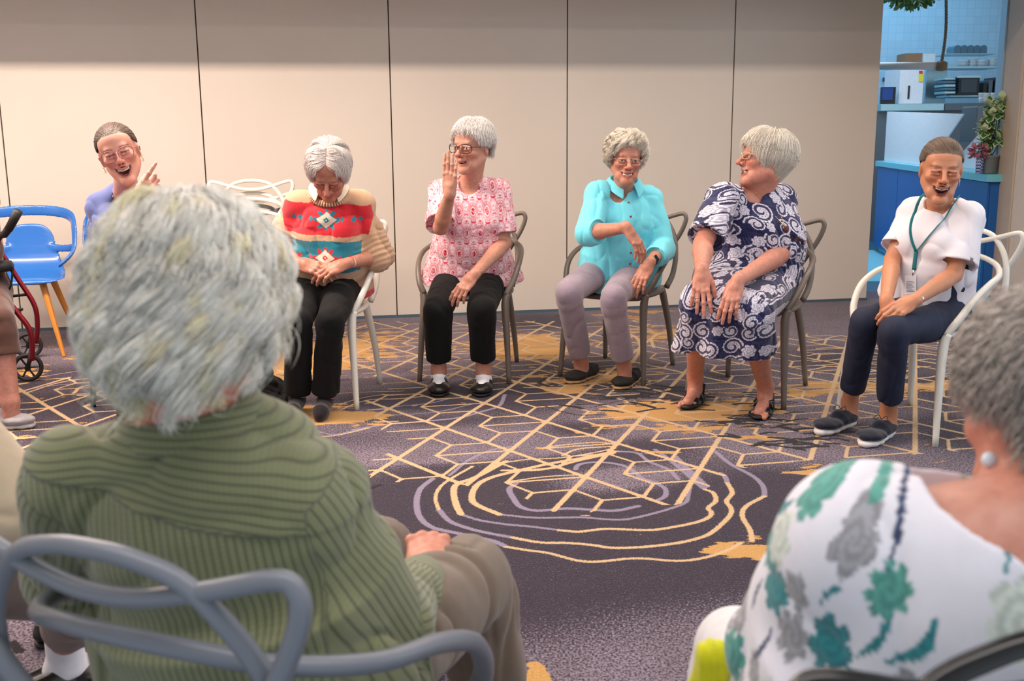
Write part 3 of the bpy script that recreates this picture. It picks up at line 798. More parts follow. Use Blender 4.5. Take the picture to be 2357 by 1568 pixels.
# ---- carpet: motif fields are computed per vertex, thresholded by tuft noise in the material
FR = {'A': (780, 860, 4.714), 'B': (1200, 860, 4.714), 'C': (1640, 760, 3.928), 'F': (920, 1020, 2.619), 'P': (0, 0, 1.0)}
def fpt(f, x, y): a, b, s_ = FR[f]; return Wz(a+x/s_, b+y/s_)[:2]
X0, X1, Y0, Y1, GS = -4.2, 4.4, 0.7, 8.3, 0.0095
gx = np.arange(X0, X1, GS); gy = np.arange(Y0, Y1, GS); GX, GY = np.meshgrid(gx, gy, indexing='ij'); G = np.stack([GX.ravel(), GY.ravel()], 1)
def n2(P, f, s_=0.0): return vnoise(np.concatenate([P, np.full((len(P), 1), .5)], 1)+s_, (f, f, 1.0))
def segd(P, a, b):
    ab = b-a; t = np.clip(((P-a)@ab)/np.dot(ab, ab), 0, 1); return np.sqrt((((P-a)-t[:, None]*ab)**2).sum(1))
def polyd(P, pts, w0=0.0, out=None):
    D = out if out is not None else np.full(len(P), 1.0)
    for a, b in zip(pts[:-1], pts[1:]):
        lo, hi = np.minimum(a, b)-.08, np.maximum(a, b)+.08; m = ((P > lo) & (P < hi)).all(1); D[m] = np.minimum(D[m], segd(P[m], a, b)-w0)
    return D
def inpoly(P, poly):
    c = np.zeros(len(P), bool); n = len(poly)
    for i in range(n):
        a, b = poly[i], poly[(i+1) % n]
        k = ((a[1] > P[:, 1]) != (b[1] > P[:, 1])) & (P[:, 0] < (b[0]-a[0])*(P[:, 1]-a[1])/(b[1]-a[1]+1e-12)+a[0]); c ^= k
    return c
LO = np.array([-.29818, 4.44096]); LB = np.array([[.28614, -.33871], [.16359, .42933]]); LI = np.linalg.inv(LB)
third = 1/3
MOT = [((0,0),(1,0),1), ((0,0),(0,1),1), ((third,third),(1,1),0), ((third,third),(third,2*third),0), ((third,2*third),(0,2*third),0), ((third,2*third),(2*third,1),0),
       ((third,third),(2*third,third),0), ((2*third,third),(1,2*third),0), ((2*third,third),(2*third,0),0)]
ab = (G-LO)@LI; fr_ = ab-np.floor(ab); gold = np.full(len(G), 1.0)
for i in (-1, 0, 1):
    for j in (-1, 0, 1):
        for a, b, mj in MOT:
            A = (np.array(a)+(i, j))@LB; Bq = (np.array(b)+(i, j))@LB
            gold = np.minimum(gold, segd(fr_@LB, A, Bq)-(.0105 if mj else .0072))
jit = G+np.stack([n2(G, 3.1), n2(G, 3.1, 5.0)], 1)*.10
reg = [(640,738),(1500,738),(1500,770),(2300,770),(2300,1030),(2190,1040),(1870,1062),(1700,1085),(1640,1110),(1590,1165),(1545,1178),(1350,1185),(1270,1178),(1225,1150),(1100,1120),(1000,1105),(850,1120),(842,1050),(905,1010),(850,990),(850,925),(935,900),(820,862),(640,862)]
m = inpoly(jit, [Wz(x, y)[:2] for x, y in reg])
reg2 = [(-60,835),(290,880),(290,960),(230,1010),(-60,1075)]
m |= inpoly(jit, [Wz(x, y)[:2] for x, y in reg2])
hole = [(1250,1003),(1390,988),(1420,1010),(1290,1040),(1210,1045)]
gold = np.where(m, gold, 1.0)
far = (G[:, 1] > 5.3)&(n2(G, 1.3, 2.0) > .25); 
lav = np.full(len(G), 1.0)
RINGS = [
 ([('F',200,215),('F',130,270),('F',105,330),('F',105,400),('F',130,460),('F',200,510),('F',330,540),('F',400,555),('F',560,590),('F',640,625)], 'l', .011),
 ([('F',640,625),('F',760,645),('F',880,660),('F',960,680),('F',1080,710),('F',1200,715),('F',1420,695),('F',1640,710),('F',1760,705),('F',1880,680),('F',1990,640),('F',2060,600)], 'g', .008),
 ([('F',2125,590),('F',2110,520),('F',2065,440),('F',2090,380),('F',2200,320)], 'g', .009),
 ([('F',2200,320),('F',2190,260),('F',2130,200),('F',2000,130),('F',1900,50)], 'l', .010),
 ([('F',440,140),('F',300,220),('F',240,270),('F',215,330),('F',235,400)], 'g', .007),
 ([('F',235,400),('F',300,470),('F',400,510),('F',520,540),('F',680,570)], 'l', .010),
 ([('F',680,570),('F',850,600),('F',1000,602),('F',1160,615),('F',1280,632),('F',1450,628),('F',1640,608),('F',1780,580),('F',1880,540),('F',1980,450),('F',2000,400),('F',1970,350),('F',2005,300),('F',1975,240)], 'g', .009),
 ([('F',1975,240),('F',1960,200),('F',1930,180)], 'l', .010),
 ([('F',640,110),('F',460,205),('F',350,245),('F',325,290),('F',340,370),('F',370,430)], 'g', .012),
 ([('F',370,430),('F',480,465),('F',640,490),('F',800,505),('F',960,525)], 'l', .008),
 ([('F',960,525),('F',1080,535),('F',1240,518),('F',1500,525),('F',1640,508),('F',1780,480),('F',1860,450),('F',1880,420),('F',1860,390),('F',1905,350),('F',1890,300),('F',1840,280)], 'g', .009),
 ([('F',1840,280),('F',1790,240),('F',1700,160),('F',1600,80),('F',1540,40)], 'l', .010),
 ([('F',1290,52),('F',1100,90),('F',900,125),('F',720,165),('F',560,205),('F',470,250),('F',435,320),('F',460,370),('F',600,430)], 'g', .012),
 ([('F',600,430),('F',800,450),('F',960,450),('F',1100,448),('F',1280,462),('F',1400,455),('F',1600,405),('F',1720,360),('F',1740,310),('F',1750,265)], 'l', .008),
 ([('F',700,245),('F',660,280),('F',690,340),('F',730,385),('F',830,408),('F',1000,395),('F',1160,402),('F',1300,408),('F',1440,380)], 'l', .011),
 ([('F',1060,160),('F',1080,130),('F',1180,115),('F',1300,125),('F',1380,150),('F',1460,210),('F',1540,240),('F',1600,275),('F',1600,320),('F',1555,345)], 'l', .010),
 ([('F',1300,50),('F',1430,60),('F',1500,110),('F',1620,160),('F',1680,220)], 'l', .009),
 ([('F',1660,80),('F',1740,160),('F',1850,262)], 'l', .012),
 ([('F',300,195),('F',420,100),('F',560,40),('F',700,20)], 'l', .008),
 ([('F',560,130),('F',760,100),('F',960,90),('F',1160,60),('F',1300,30)], 'g', .006),
 ([('F',620,165),('F',860,160),('F',1060,110),('F',1290,60)], 'g', .010),
 ([('F',640,235),('F',860,205),('F',1080,190)], 'g', .006),
 ([('F',860,30),('F',1000,10),('F',1200,-5),('F',1300,10)], 'g', .006),
 ([('F',980,75),('F',1080,35),('F',1290,20)], 'g', .007),
 ([('A',330,395),('A',700,350),('A',1000,320),('A',1200,270)], 'l', .006), ([('A',340,465),('A',700,445),('A',1100,410),('A',1450,330)], 'l', .006),
 ([('A',160,610),('A',500,555),('A',900,520),('A',1300,480),('A',1560,410),('A',1740,350),('A',1800,230)], 'l', .010),
 ([('A',0,400),('A',300,290),('A',620,275),('A',900,250)], 'g', .006), ([('A',0,215),('A',300,200),('A',700,190)], 'g', .005),
 ([('A',0,345),('A',150,290),('A',420,235),('A',700,225)], 'g', .005),
 ([('P',660,960),('P',700,980),('P',760,1000),('P',820,990),('P',880,975)], 'l', .006), ([('P',640,1002),('P',760,1004),('P',850,985)], 'g', .006),
 ([('B',1000,210),('B',1250,140),('B',1480,90),('B',1530,60),('B',1600,20)], 'g', .008), ([('B',820,180),('B',1050,140),('B',1300,100)], 'g', .006),
 ([('P',1455,835),('P',1475,800),('P',1462,775),('P',1430,765)], 'g', .012), ([('P',1505,800),('P',1500,780),('P',1520,768),('P',1550,765)], 'g', .010),
 ([('P',60,905),('P',140,880),('P',240,868),('P',330,866)], 'g', .008), ([('P',0,880),('P',90,868),('P',200,852),('P',300,846)], 'l', .008), ([('P',20,905),('P',120,888),('P',230,880)], 'l', .008),
 ([('P',170,905),('P',190,890),('P',250,882),('P',285,893),('P',260,907),('P',180,910)], 'g', .010),
 ([('P',1630,830),('P',1800,842),('P',1900,850),('P',2100,842)], 'l', .007),
]
for pts, kind, w in RINGS:
    P_ = spline([fpt(*q) for q in pts], 4)
    if kind == 'g': polyd(G, P_, w, gold)
    else: polyd(G, P_, w, lav)
for yy, xa, xb in [(782,1860,2110),(790,1870,2330),(800,1880,2320),(812,1860,2180),(824,1870,2330),(836,1880,2300),(852,1860,2140),(866,1880,2300),(885,1900,2330)]:
    q = [Wz(xa+(xb-xa)*t_, yy+6*math.sin(t_*7+yy)+4*math.sin(t_*17+yy*2))[:2] for t_ in np.linspace(0, 1, 14)]; polyd(G, q, .008, gold)
# dark blobs (plum ground) and grey ground
def blobs(L, P, sharp=1.0):
    v = np.zeros(len(P))
    for x, y, rx, ry, a in L:
        c = Wz(x, y)[:2]; v += a*np.exp(-((P[:, 0]-c[0])/rx)**2-((P[:, 1]-c[1])/ry)**2)
    return v
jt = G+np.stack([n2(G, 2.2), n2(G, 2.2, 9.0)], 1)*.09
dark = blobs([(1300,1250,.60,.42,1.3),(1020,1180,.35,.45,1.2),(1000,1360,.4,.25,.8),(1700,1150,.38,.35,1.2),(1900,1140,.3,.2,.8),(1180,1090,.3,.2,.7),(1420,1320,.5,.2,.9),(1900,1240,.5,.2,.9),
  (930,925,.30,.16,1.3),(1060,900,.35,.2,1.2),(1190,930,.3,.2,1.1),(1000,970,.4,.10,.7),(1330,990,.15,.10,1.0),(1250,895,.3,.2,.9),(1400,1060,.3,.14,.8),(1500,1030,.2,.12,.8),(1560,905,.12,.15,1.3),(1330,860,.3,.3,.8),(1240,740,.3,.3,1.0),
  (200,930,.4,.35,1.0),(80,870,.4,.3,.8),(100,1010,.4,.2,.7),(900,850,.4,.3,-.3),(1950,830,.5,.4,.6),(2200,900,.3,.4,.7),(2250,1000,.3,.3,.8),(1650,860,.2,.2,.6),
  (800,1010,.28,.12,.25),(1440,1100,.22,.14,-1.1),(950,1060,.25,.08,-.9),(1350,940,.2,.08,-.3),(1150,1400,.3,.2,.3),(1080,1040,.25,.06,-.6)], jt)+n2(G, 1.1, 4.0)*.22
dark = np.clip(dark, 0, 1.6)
ochre = blobs([(1480,940,.22,.12,.9),(1560,955,.30,.12,1.1),(1650,935,.25,.14,.9),(1420,985,.22,.07,.7),(1640,985,.2,.07,.6),(1370,870,.35,.22,.9),(1290,900,.2,.12,.7),(1240,790,.35,.35,.8),(1180,810,.3,.3,.7),
  (780,800,.45,.30,.9),(700,840,.4,.4,.9),(640,960,.3,.2,1.1),(760,965,.25,.12,.9),(820,960,.12,.08,.8),(560,900,.3,.4,.8),(860,770,.3,.2,.5),(250,820,.3,.15,1.0),(60,860,.2,.2,.6),(270,905,.1,.08,.9),(60,1010,.15,.08,.6),
  (1860,900,.35,.20,.7),(2120,890,.35,.16,.8),(1960,960,.3,.1,.5),(1700,1275,.14,.06,1.1),(1740,1250,.06,.05,.7),(1660,1260,.05,.05,.8),(1880,1090,.16,.05,.9),(1780,1010,.2,.06,.6),(1560,770,.3,.4,.7),(1240,1535,.03,.06,1.2),(1230,1560,.05,.03,1.0),(240,1510,.04,.04,1.2),(1450,720,.3,.3,.6),
  (1330,1000,.02,.02,.9),(1500,1040,.2,.03,.6)], G+np.stack([n2(G, 5), n2(G, 5, 3.0)], 1)*.05)
ochre = ochre-.53+n2(G*np.array([1, 2.4]), 5.5, 1.0)*.42+n2(G*np.array([1, 2.4]), 17.0, 7.0)*.34
blk = np.full(len(G), 1.0)
def dash(x, y, L, w, ang):
    c = Wz(x, y)[:2]; d = np.array([math.cos(ang), math.sin(ang)]); polyd(G, [c-d*L/2, c+d*L*.1+np.array([0, .012]), c+d*L/2], w, blk)
for x, y, rx, ry, k in [(1480,905,90,28,26),(1400,925,110,25,10),(1780,925,60,30,16),(1730,970,110,25,20),(1830,1015,150,25,26),(1600,930,60,25,8),(250,1290,60,25,0)]:
    for _ in range(k): dash(x+rng.randn()*rx*.5, y+rng.randn()*ry*.5, .05+rng.rand()*.10, .006+rng.rand()*.008, rng.randn()*.35-.15)
for q, w in [([(1240,930),(1290,947),(1330,956),(1390,955)], .006), ([(1315,935),(1360,938),(1420,925),(1470,912)], .004), ([(818,1142),(845,1128),(876,1116)], .010), ([(1925,1064),(1960,1070),(2000,1064),(2045,1066)], .008), ([(740,748),(790,750),(830,742),(870,740)], .012), ([(800,765),(840,758),(870,757)], .008), ([(780,778),(840,766)], .006),
             ([(200,1270),(240,1300),(240,1340)], .012), ([(0,1490),(30,1480),(45,1500)], .012), ([(10,1530),(40,1545)], .010), ([(1255,870),(1240,882),(1265,890)], .012), ([(1280,728),(1300,722),(1330,724)], .010), ([(1385,770),(1400,790),(1425,780)], .006)]:
    polyd(G, [Wz(*p_)[:2] for p_ in q], w, blk)
ni, nj = len(gx), len(gy); idx = np.arange(ni*nj).reshape(ni, nj)
FQ = np.stack([idx[:-1, :-1], idx[1:, :-1], idx[1:, 1:], idx[:-1, 1:]], -1).reshape(-1, 4)
m, nt, b = nmat('patterned_carpet', (.2, .17, .2), .95)
b.inputs['Specular IOR Level'].default_value = .1; b.inputs['Sheen Weight'].default_value = .12
def attr(nt, nme): a = nt.nodes.new('ShaderNodeAttribute'); a.attribute_name = nme; return a.outputs['Fac']
tc = nt.nodes.new('ShaderNodeTexCoord').outputs['Object']
tuft = noise_n(nt, 150, 1, tc); wv = noise_n(nt, 1.0, 1, mscale(nt, tc, (420, 55, 1))); wv2 = noise_n(nt, 1.0, 1, mscale(nt, tc, (60, 380, 1)))
big = noise_n(nt, 6, 3, tc)
spk = math_n(nt, 'ADD', math_n(nt, 'MULTIPLY', tuft, 1.2), math_n(nt, 'MULTIPLY', math_n(nt, 'ADD', wv, wv2), .45))   # ~1.05 mean
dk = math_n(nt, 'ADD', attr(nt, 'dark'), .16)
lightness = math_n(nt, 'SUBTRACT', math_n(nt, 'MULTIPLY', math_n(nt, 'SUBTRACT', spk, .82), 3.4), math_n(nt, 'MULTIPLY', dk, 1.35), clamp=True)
speck = math_n(nt, 'MULTIPLY', math_n(nt, 'SUBTRACT', noise_n(nt, 270, 0, tc), .70, clamp=True), 9.0, clamp=True)
lightness = math_n(nt, 'MAXIMUM', lightness, speck)
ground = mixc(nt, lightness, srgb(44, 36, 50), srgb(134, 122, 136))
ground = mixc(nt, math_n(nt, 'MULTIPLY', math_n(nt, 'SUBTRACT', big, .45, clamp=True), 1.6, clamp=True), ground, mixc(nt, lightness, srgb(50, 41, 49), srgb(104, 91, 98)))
jitn = math_n(nt, 'MULTIPLY', math_n(nt, 'SUBTRACT', noise_n(nt, 190, 2, tc), .5), .016)
def thr(a, soft=.0016): return math_n(nt, 'MULTIPLY_ADD', math_n(nt, 'ADD', a, jitn), -1/soft, 0.5, clamp=True)
c = mixc(nt, math_n(nt, 'MULTIPLY', thr(attr(nt, 'lav')), .85), ground, srgb(134, 124, 146))
c = mixc(nt, math_n(nt, 'MULTIPLY', math_n(nt, 'ADD', attr(nt, 'ochre'), math_n(nt, 'ADD', math_n(nt, 'MULTIPLY', math_n(nt, 'SUBTRACT', tuft, .5), .25), math_n(nt, 'MULTIPLY', math_n(nt, 'SUBTRACT', noise_n(nt, 1.0, 4, mscale(nt, tc, (11, 26, 1)), .6), .5), 1.5))), 14.0, clamp=True), c, mixc(nt, tuft, srgb(150, 112, 62), srgb(204, 158, 96)))
c = mixc(nt, thr(attr(nt, 'gold')), c, mixc(nt, tuft, srgb(166, 137, 104), srgb(206, 177, 138)))
c = mixc(nt, thr(attr(nt, 'blk')), c, srgb(24, 20, 24))
nt.links.new(c, b.inputs['Base Color']); bump(nt, b, tuft, .7, .004)
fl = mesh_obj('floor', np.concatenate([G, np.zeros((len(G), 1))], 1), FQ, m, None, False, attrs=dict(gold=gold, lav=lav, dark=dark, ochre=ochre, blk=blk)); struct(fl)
carpet_mat = m
# ---- folding partition wall
WA = np.array([-4.6, 7.4057-.17*4.6]); WDIR = nrm([1, .170]); WN = np.array([-WDIR[1], WDIR[0]])
def wallp(x): return np.array([x, 7.4057+.170*x])
m_wall, nt, b = nmat('partition_laminate', srgb(212, 203, 192), .42)
tcw = nt.nodes.new('ShaderNodeTexCoord').outputs['Object']
f1 = noise_n(nt, 1.2, 3, tcw); sp = noise_n(nt, 9, 5, tcw, .7)
cw = mixc(nt, f1, srgb(206, 196, 185), srgb(216, 207, 197))
cw = mixc(nt, math_n(nt, 'MULTIPLY', math_n(nt, 'SUBTRACT', sp, .72, clamp=True), 4.0, clamp=True), cw, srgb(168, 156, 140))
nt.links.new(cw, b.inputs['Base Color']); b.inputs['Specular IOR Level'].default_value = .3
m_dark = plain('dark_gap', srgb(60, 50, 38), .7)
seams = [-4.46, -3.27, -2.04, -.81, .40, 1.60, 2.71]
th = .08
def wbox(x0, x1, z0, z1, off0, off1, mb):
    a, b_ = wallp(x0), wallp(x1); V = []
    for z in (z0, z1):
        for p_, o_ in ((a, off0), (b_, off0), (b_, off1), (a, off1)): q = p_+WN*o_; V.append((q[0], q[1], z))
    mb.add(V, [(0,3,2,1),(4,5,6,7),(0,1,5,4),(1,2,6,5),(2,3,7,6),(3,0,4,7)])
for i in range(6):
    mb = MB(); wbox(seams[i]+.004, seams[i+1]-.004, .018, 2.74, 0, th, mb); o = mb.build('wall_panel', m_wall, None, False, bevel=.002); struct(o); o.name = 'wall_back'
mb = MB(); wbox(seams[0], seams[6]-.01, .0, 2.74, .012, th-.012, mb); o = mb.build('wall_core', m_dark, None, False); struct(o)
m_sweep = plain('blue_grey_seal', srgb(70, 92, 108), .6)
mb = MB(); wbox(seams[0], seams[6], 0.0, .016, -.006, .05, mb); o = mb.build('baseboard_back', m_sweep, None, False); struct(o)
m_ceil = plain('ceiling_paint', srgb(225, 222, 216), .8)
mb = MB(); mb.box((-4.8, -2.6, 2.75), (5.6, 8.3, 2.80)); o = mb.build('ceiling', m_ceil, None, False); struct(o)
mb = MB(); wbox(-4.7, 3.6, 2.165, 2.745, -1.06, -.94, mb); o = mb.build('added_bulkhead', m_ceil, None, False); struct(o)  # unseen bulkhead, added to shade the top of the wall
m_side = plain('side_wall_paint', srgb(205, 196, 184), .6)
mb = MB(); mb.box((-4.75, -2.6, 0), (-4.62, 6.65, 2.75)); o = mb.build('wall_left', m_side, None, False); struct(o)
# ---- right side : door frame, grey wall returning towards camera
m_frame = plain('door_frame_aluminium', srgb(150, 170, 185), .35, Metallic=.6)
m_jamb = plain('jamb_tan', srgb(188, 172, 154), .55)
def pbox(a, b_, w, z0, z1):
    "wall-like box from a to b (xy) with thickness w"
    a = np.array(a); b_ = np.array(b_); d = nrm(b_-a); n_ = np.array([-d[1], d[0]])*w; V = []
    for z in (z0, z1):
        for q in (a, b_, b_+n_, a+n_): V.append((q[0], q[1], z))
    return MB().add(V, [(0,3,2,1),(4,5,6,7),(0,1,5,4),(1,2,6,5),(2,3,7,6),(3,0,4,7)])
jx = W(2268, 784, 7.95)[0]
o = pbox((3.55, 7.75), (3.60, 7.95), -.05, 0, 2.75).build('trim_1', m_frame, None, False); struct(o)
o = pbox((3.48, 7.30), (3.56, 7.74), -.20, 0, 2.75).build('trim_2', m_jamb, None, False, bevel=.004); struct(o)
m_rw = plain('right_wall_paint', srgb(206, 198, 188), .6)
o = pbox((3.45, 6.55), (3.49, 7.29), -.25, 0, 2.75).build('wall_right', m_rw, None, False); struct(o)
m_rw2 = plain('right_pillar_paint', srgb(204, 205, 210), .6)
o = pbox((3.23, 5.9), (3.35, 6.54), -.4, 0, 2.75).build('wall_right_pillar', m_rw2, None, False, bevel=.01); struct(o)
# ================================================================== KITCHEN beyond the opening
m_kf = plain('kitchen_floor', srgb(44, 96, 120), .5)
mb = MB(); mb.box((1.6, 8.0, -.02), (6.8, 14.2, -.001)); o = mb.build('floor_kitchen', m_kf, None, False); struct(o)
m_kf2 = plain('kitchen_floor_pale', srgb(130, 205, 225), .35)
mb = MB(); mb.box((2.6, 8.85, -.001), (3.9, 11.2, .004)); o = mb.build('pale_floor_band', m_kf2, None, False); struct(o)  # paler band laid over the kitchen floor
# tiled wall
m_tile, nt, b = nmat('white_wall_tiles', srgb(188, 212, 222), .25)
br = nt.nodes.new('ShaderNodeTexBrick'); br.offset = 0.0; br.inputs['Scale'].default_value = 1.0
br.inputs['Brick Width'].default_value = .10; br.inputs['Row Height'].default_value = .10; br.inputs['Mortar Size'].default_value = .003
br.inputs['Color1'].default_value = (*srgb(186, 206, 216), 1); br.inputs['Color2'].default_value = (*srgb(192, 212, 222), 1); br.inputs['Mortar'].default_value = (*srgb(172, 194, 206), 1)
tcx = nt.nodes.new('ShaderNodeTexCoord').outputs['Object']; sep = nt.nodes.new('ShaderNodeSeparateXYZ'); nt.links.new(tcx, sep.inputs[0])
cmb = nt.nodes.new('ShaderNodeCombineXYZ'); nt.links.new(sep.outputs[0], cmb.inputs[0]); nt.links.new(sep.outputs[2], cmb.inputs[1]); nt.links.new(cmb.outputs[0], br.inputs['Vector']); nt.links.new(br.outputs[0], b.inputs['Base Color'])
mb = MB(); mb.box((1.6, 14.0, 0), (8.5, 14.1, 3.6)); o = mb.build('wall_kitchen', m_tile, None, False); struct(o)
m_blue = plain('blue_cabinet', srgb(22, 92, 165), .35); m_steel = plain('brushed_steel', srgb(170, 205, 215), .28, Metallic=.75)
m_whitep = plain('white_gloss_panel', srgb(226, 226, 232), .18); m_black = plain('black_plastic', srgb(22, 24, 30), .35); m_grey = plain('grey_metal', srgb(96, 104, 112), .4, Metallic=.5)
mb = MB(); mb.box((1.6, 8.35, 3.4), (8.5, 14.1, 3.5)); o = mb.build('ceiling_kitchen', m_tile, None, False); struct(o)
mb = MB(); mb.box((7.5, 8.35, 0), (7.6, 14.0, 3.4)); o = mb.build('wall_kitchen_right', m_tile, None, False); struct(o)
mb = MB(); mb.box((1.5, 8.0, 0), (1.6, 14.0, 3.4)); o = mb.build('wall_kitchen_left', m_tile, None, False); struct(o)
# servery counter, running away from the opening
CA, CB = np.array([3.86, 11.1]), np.array([3.455, 7.62]); cd = nrm(CA-CB); cn = np.array([cd[1], -cd[0]])
def cq(t, off): return CB+(CA-CB)*t+cn*off
cab = None
for i in range(4):
    t0, t1 = i/4+.001, (i+1)/4-.001
    r_ = empty('counter_cabinet', (*cq(t0, .3), 0), ['blue servery cabinet nearest the door frame, under the plant pot', 'blue servery cabinet second from the door frame, behind the laughing woman in white', 'blue servery cabinet right of the upright door seam', 'blue servery cabinet farthest into the kitchen, by the partition edge'][i], 'cabinet', 'blue cabinets under the servery counter')
    pbox(cq(t0, .02), cq(t1, .02), -.56, .06, .90).build('cabinet_body', m_blue, r_, False)
    pbox(cq(t0, .0)+cd*.003, cq(t1, .0)-cd*.003, -.019, .07, .895).build('cabinet_door', m_blue, r_, False, bevel=.002)
    pbox(cq(t0, .06), cq(t1, .06), -.5, 0, .06).build('plinth', m_kf2, r_, False)
ct = pbox(cq(-.01, -.02), cq(1.01, -.02), -.66, .90, .955).build('countertop', plain('steel_blue_reflection', srgb(116, 205, 226), .3, Metallic=.25), None, False, bevel=.003); tag(ct, 'shiny steel countertop edge above the blue servery cabinets', 'countertop')  # cyan base colour stands in for blue light reflected by the steel
# white boards leaning on the counter (slanted ends)
def board(name, pxs, ts, off, label, grp=None):
    "quad on the vertical plane above the counter edge: list of (px,py) with counter parameter t"
    V = []
    for o_ in (off, off+.012):
        for (z, t) in pxs: q = cq(t, o_); V.append((q[0], q[1], z))
    k = len(pxs); F = [tuple(range(k))[::-1], tuple(range(k, 2*k))]+[(i, (i+1) % k, k+(i+1) % k, k+i) for i in range(k)]
    mb = MB().add(V, F); o = mb.build(name, m_whitep, None, False, bevel=.002); tag(o, label, 'panel', grp); return o
board('counter_screen', [(.956, 1.0), (.956, .36), (1.34, .16), (1.475, 1.0)] if False else [(.956, 1.0), (.956, .52), (1.395, .26), (1.46, 1.0)], None, .06, 'large white glossy board with a slanted end standing on the servery counter')
board('counter_screen', [(.956, .48), (.956, -.02), (1.36, -.02), (1.36, .175)], None, .20, 'white board with slanted left end on the counter behind the potted plant')
# back counter with appliances
mb = MB(); ZT = W(2080, 239, 12.15)[2]; mb.box((4.2, 12.2, 0), (7.4, 12.9, ZT-.08)); o = mb.build('back_counter', m_grey, None, False); tag(o, 'dark back counter in the kitchen behind the white boards', 'counter')
mb = MB(); mb.box((4.2, 12.1, ZT-.08), (4.92, 12.95, ZT)); o = mb.build('steel_worktop', m_steel, None, False, bevel=.004); tag(o, 'bright steel worktop under the white appliance', 'worktop')
mb = MB(); mb.box((4.93, 12.1, ZT-.08), (7.4, 12.95, ZT)); o = mb.build('steel_worktop', m_grey, None, False, bevel=.004); tag(o, 'grey steel worktop right of the white appliance', 'worktop')
def atz(px, py, Y): return W(px, py, Y)
def pxbox(name, x0, y0, x1, y1, Y, dep, mat, label=None, cat=None, parent=None, bev=.004, group=None, z0=None):
    a = W(x0, y1, Y); b_ = W(x1, y0, Y); a[2] = a[2] if z0 is None else z0; mb = MB(); mb.box((a[0], Y, a[2]), (b_[0], Y+dep, b_[2]))
    o = mb.build(name, mat, parent, False, bevel=bev)
    if label: tag(o, label, cat, group)
    return o
ap = empty('kitchen_appliance', (W(2100, 240, 12.2)[0], 12.2, ZT), 'white upright kitchen appliance with a dark slot, left in the kitchen', 'appliance')
pxbox('appliance_body', 2068, 158, 2128, 236, 12.2, .5, m_whitep, parent=ap, z0=ZT+.001)
pxbox('slot', 2089, 197, 2095, 228, 12.19, .01, m_black, parent=ap, bev=0)
m_yel = plain('yellow_sticker', srgb(240, 215, 60), .5); m_red = plain('red_sticker', srgb(215, 50, 60), .5)
pxbox('energy_label', 2115, 170, 2126, 188, 12.185, .01, m_yel, parent=ap, bev=0, label=None); pxbox('price_mark', 2116, 163, 2124, 170, 12.185, .01, m_red, parent=ap, bev=0)
pr = empty('till_screen', (W(2045, 235, 12.12)[0], 12.12, ZT), 'small black till screen beside the white appliance', 'screen')
pxbox('screen_body', 2028, 200, 2063, 234, 12.12, .05, m_black, parent=pr, z0=ZT+.001); pxbox('display', 2030, 203, 2056, 230, 12.11, .01, plain('screen_blue', srgb(20, 60, 130), .3), parent=pr, bev=0)
pxbox('tile_band', 2033, 178, 2068, 186, 13.95, .04, plain('navy_tiles', srgb(24, 60, 120), .3), 'short navy band of tiles behind the white appliance', 'tiles')
pxbox('splash_panel', 2128, 160, 2180, 236, 12.9, .03, m_steel, 'pale steel panel right of the white appliance', 'panel')
# shelves with stock
sh = pxbox('wall_shelf', 2170, 151, 2302, 158, 12.6, .45, m_steel, 'long steel shelf high on the kitchen wall', 'shelf')
sh = pxbox('wall_shelf', 2176, 122, 2292, 126, 12.7, .35, m_steel, 'upper steel shelf with grey trays standing on it', 'shelf')
sh = pxbox('wall_shelf', 2186, 218, 2300, 224, 12.4, .4, m_steel, 'lower steel shelf with the black oven', 'shelf')
m_card = plain('cardboard', srgb(150, 112, 84), .8); m_tray = plain('grey_trays', srgb(84, 112, 130), .5); m_wh = plain('white_ceramic', srgb(214, 222, 226), .3)
pxbox('cardboard_box', 2084, 122, 2124, 146, 12.6, .3, m_card, 'open brown cardboard box on the kitchen shelf', 'box'); pxbox('printed_box', 2126, 124, 2154, 146, 12.55, .3, m_wh, 'white printed box beside the cardboard box', 'box')
pxbox('wall_shelf', 2080, 146, 2168, 150, 12.5, .45, m_steel, 'short steel shelf under the cardboard box', 'shelf')
for i in range(5):
    a = W(2205+15*i, 124, 12.7); mb = MB(); m_ = MB()
    pts = [(-.037, 0), (.037, 0), (.037, .07), (.026, .092), (0, .10), (-.026, .092), (-.037, .07)]
    V = [(a[0]+x, 12.72+d_, a[2]+z) for d_ in (0, .22) for x, z in pts]; k = 7
    mb.add(V, [tuple(range(k)), tuple(range(k, 2*k))[::-1]]+[(i_, (i_+1) % k, k+(i_+1) % k, k+i_) for i_ in range(k)])
    o = mb.build('serving_tray', m_tray, None, False, bevel=.003); tag(o, 'round-topped grey tray on the upper kitchen shelf, %s' % ['leftmost of the row', 'second from the left', 'middle of the row', 'second from the right', 'rightmost of the row'][i], 'tray', 'grey trays in a row on the upper shelf')
for i, (xx, w_, k_) in enumerate([(2225, 12, 4), (2246, 10, 5), (2268, 13, 4), (2292, 9, 5)]):
    for j in range(k_):
        a = W(xx, 151, 12.65); mb = MB(); mb.lathe((a[0], 12.75, a[2]+j*.017), [(.02, 0), (w_*.0052, .006), (w_*.0058, .014), (w_*.0054, .015)], 16)
        o = mb.build('plate', m_wh, None); tag(o, ['small white plate in the left stack on the kitchen shelf', 'small white plate in the second stack on the kitchen shelf', 'small white plate in the third stack on the kitchen shelf', 'small white plate in the right-hand stack on the kitchen shelf'][i], 'plate', 'white plates stacked on the shelf %s' % ['left', 'second', 'third', 'right'][i]); o['label'] += ', ' + ['lowest', 'second from the bottom', 'third from the bottom', 'fourth from the bottom', 'topmost'][j if j < k_-1 else 4]
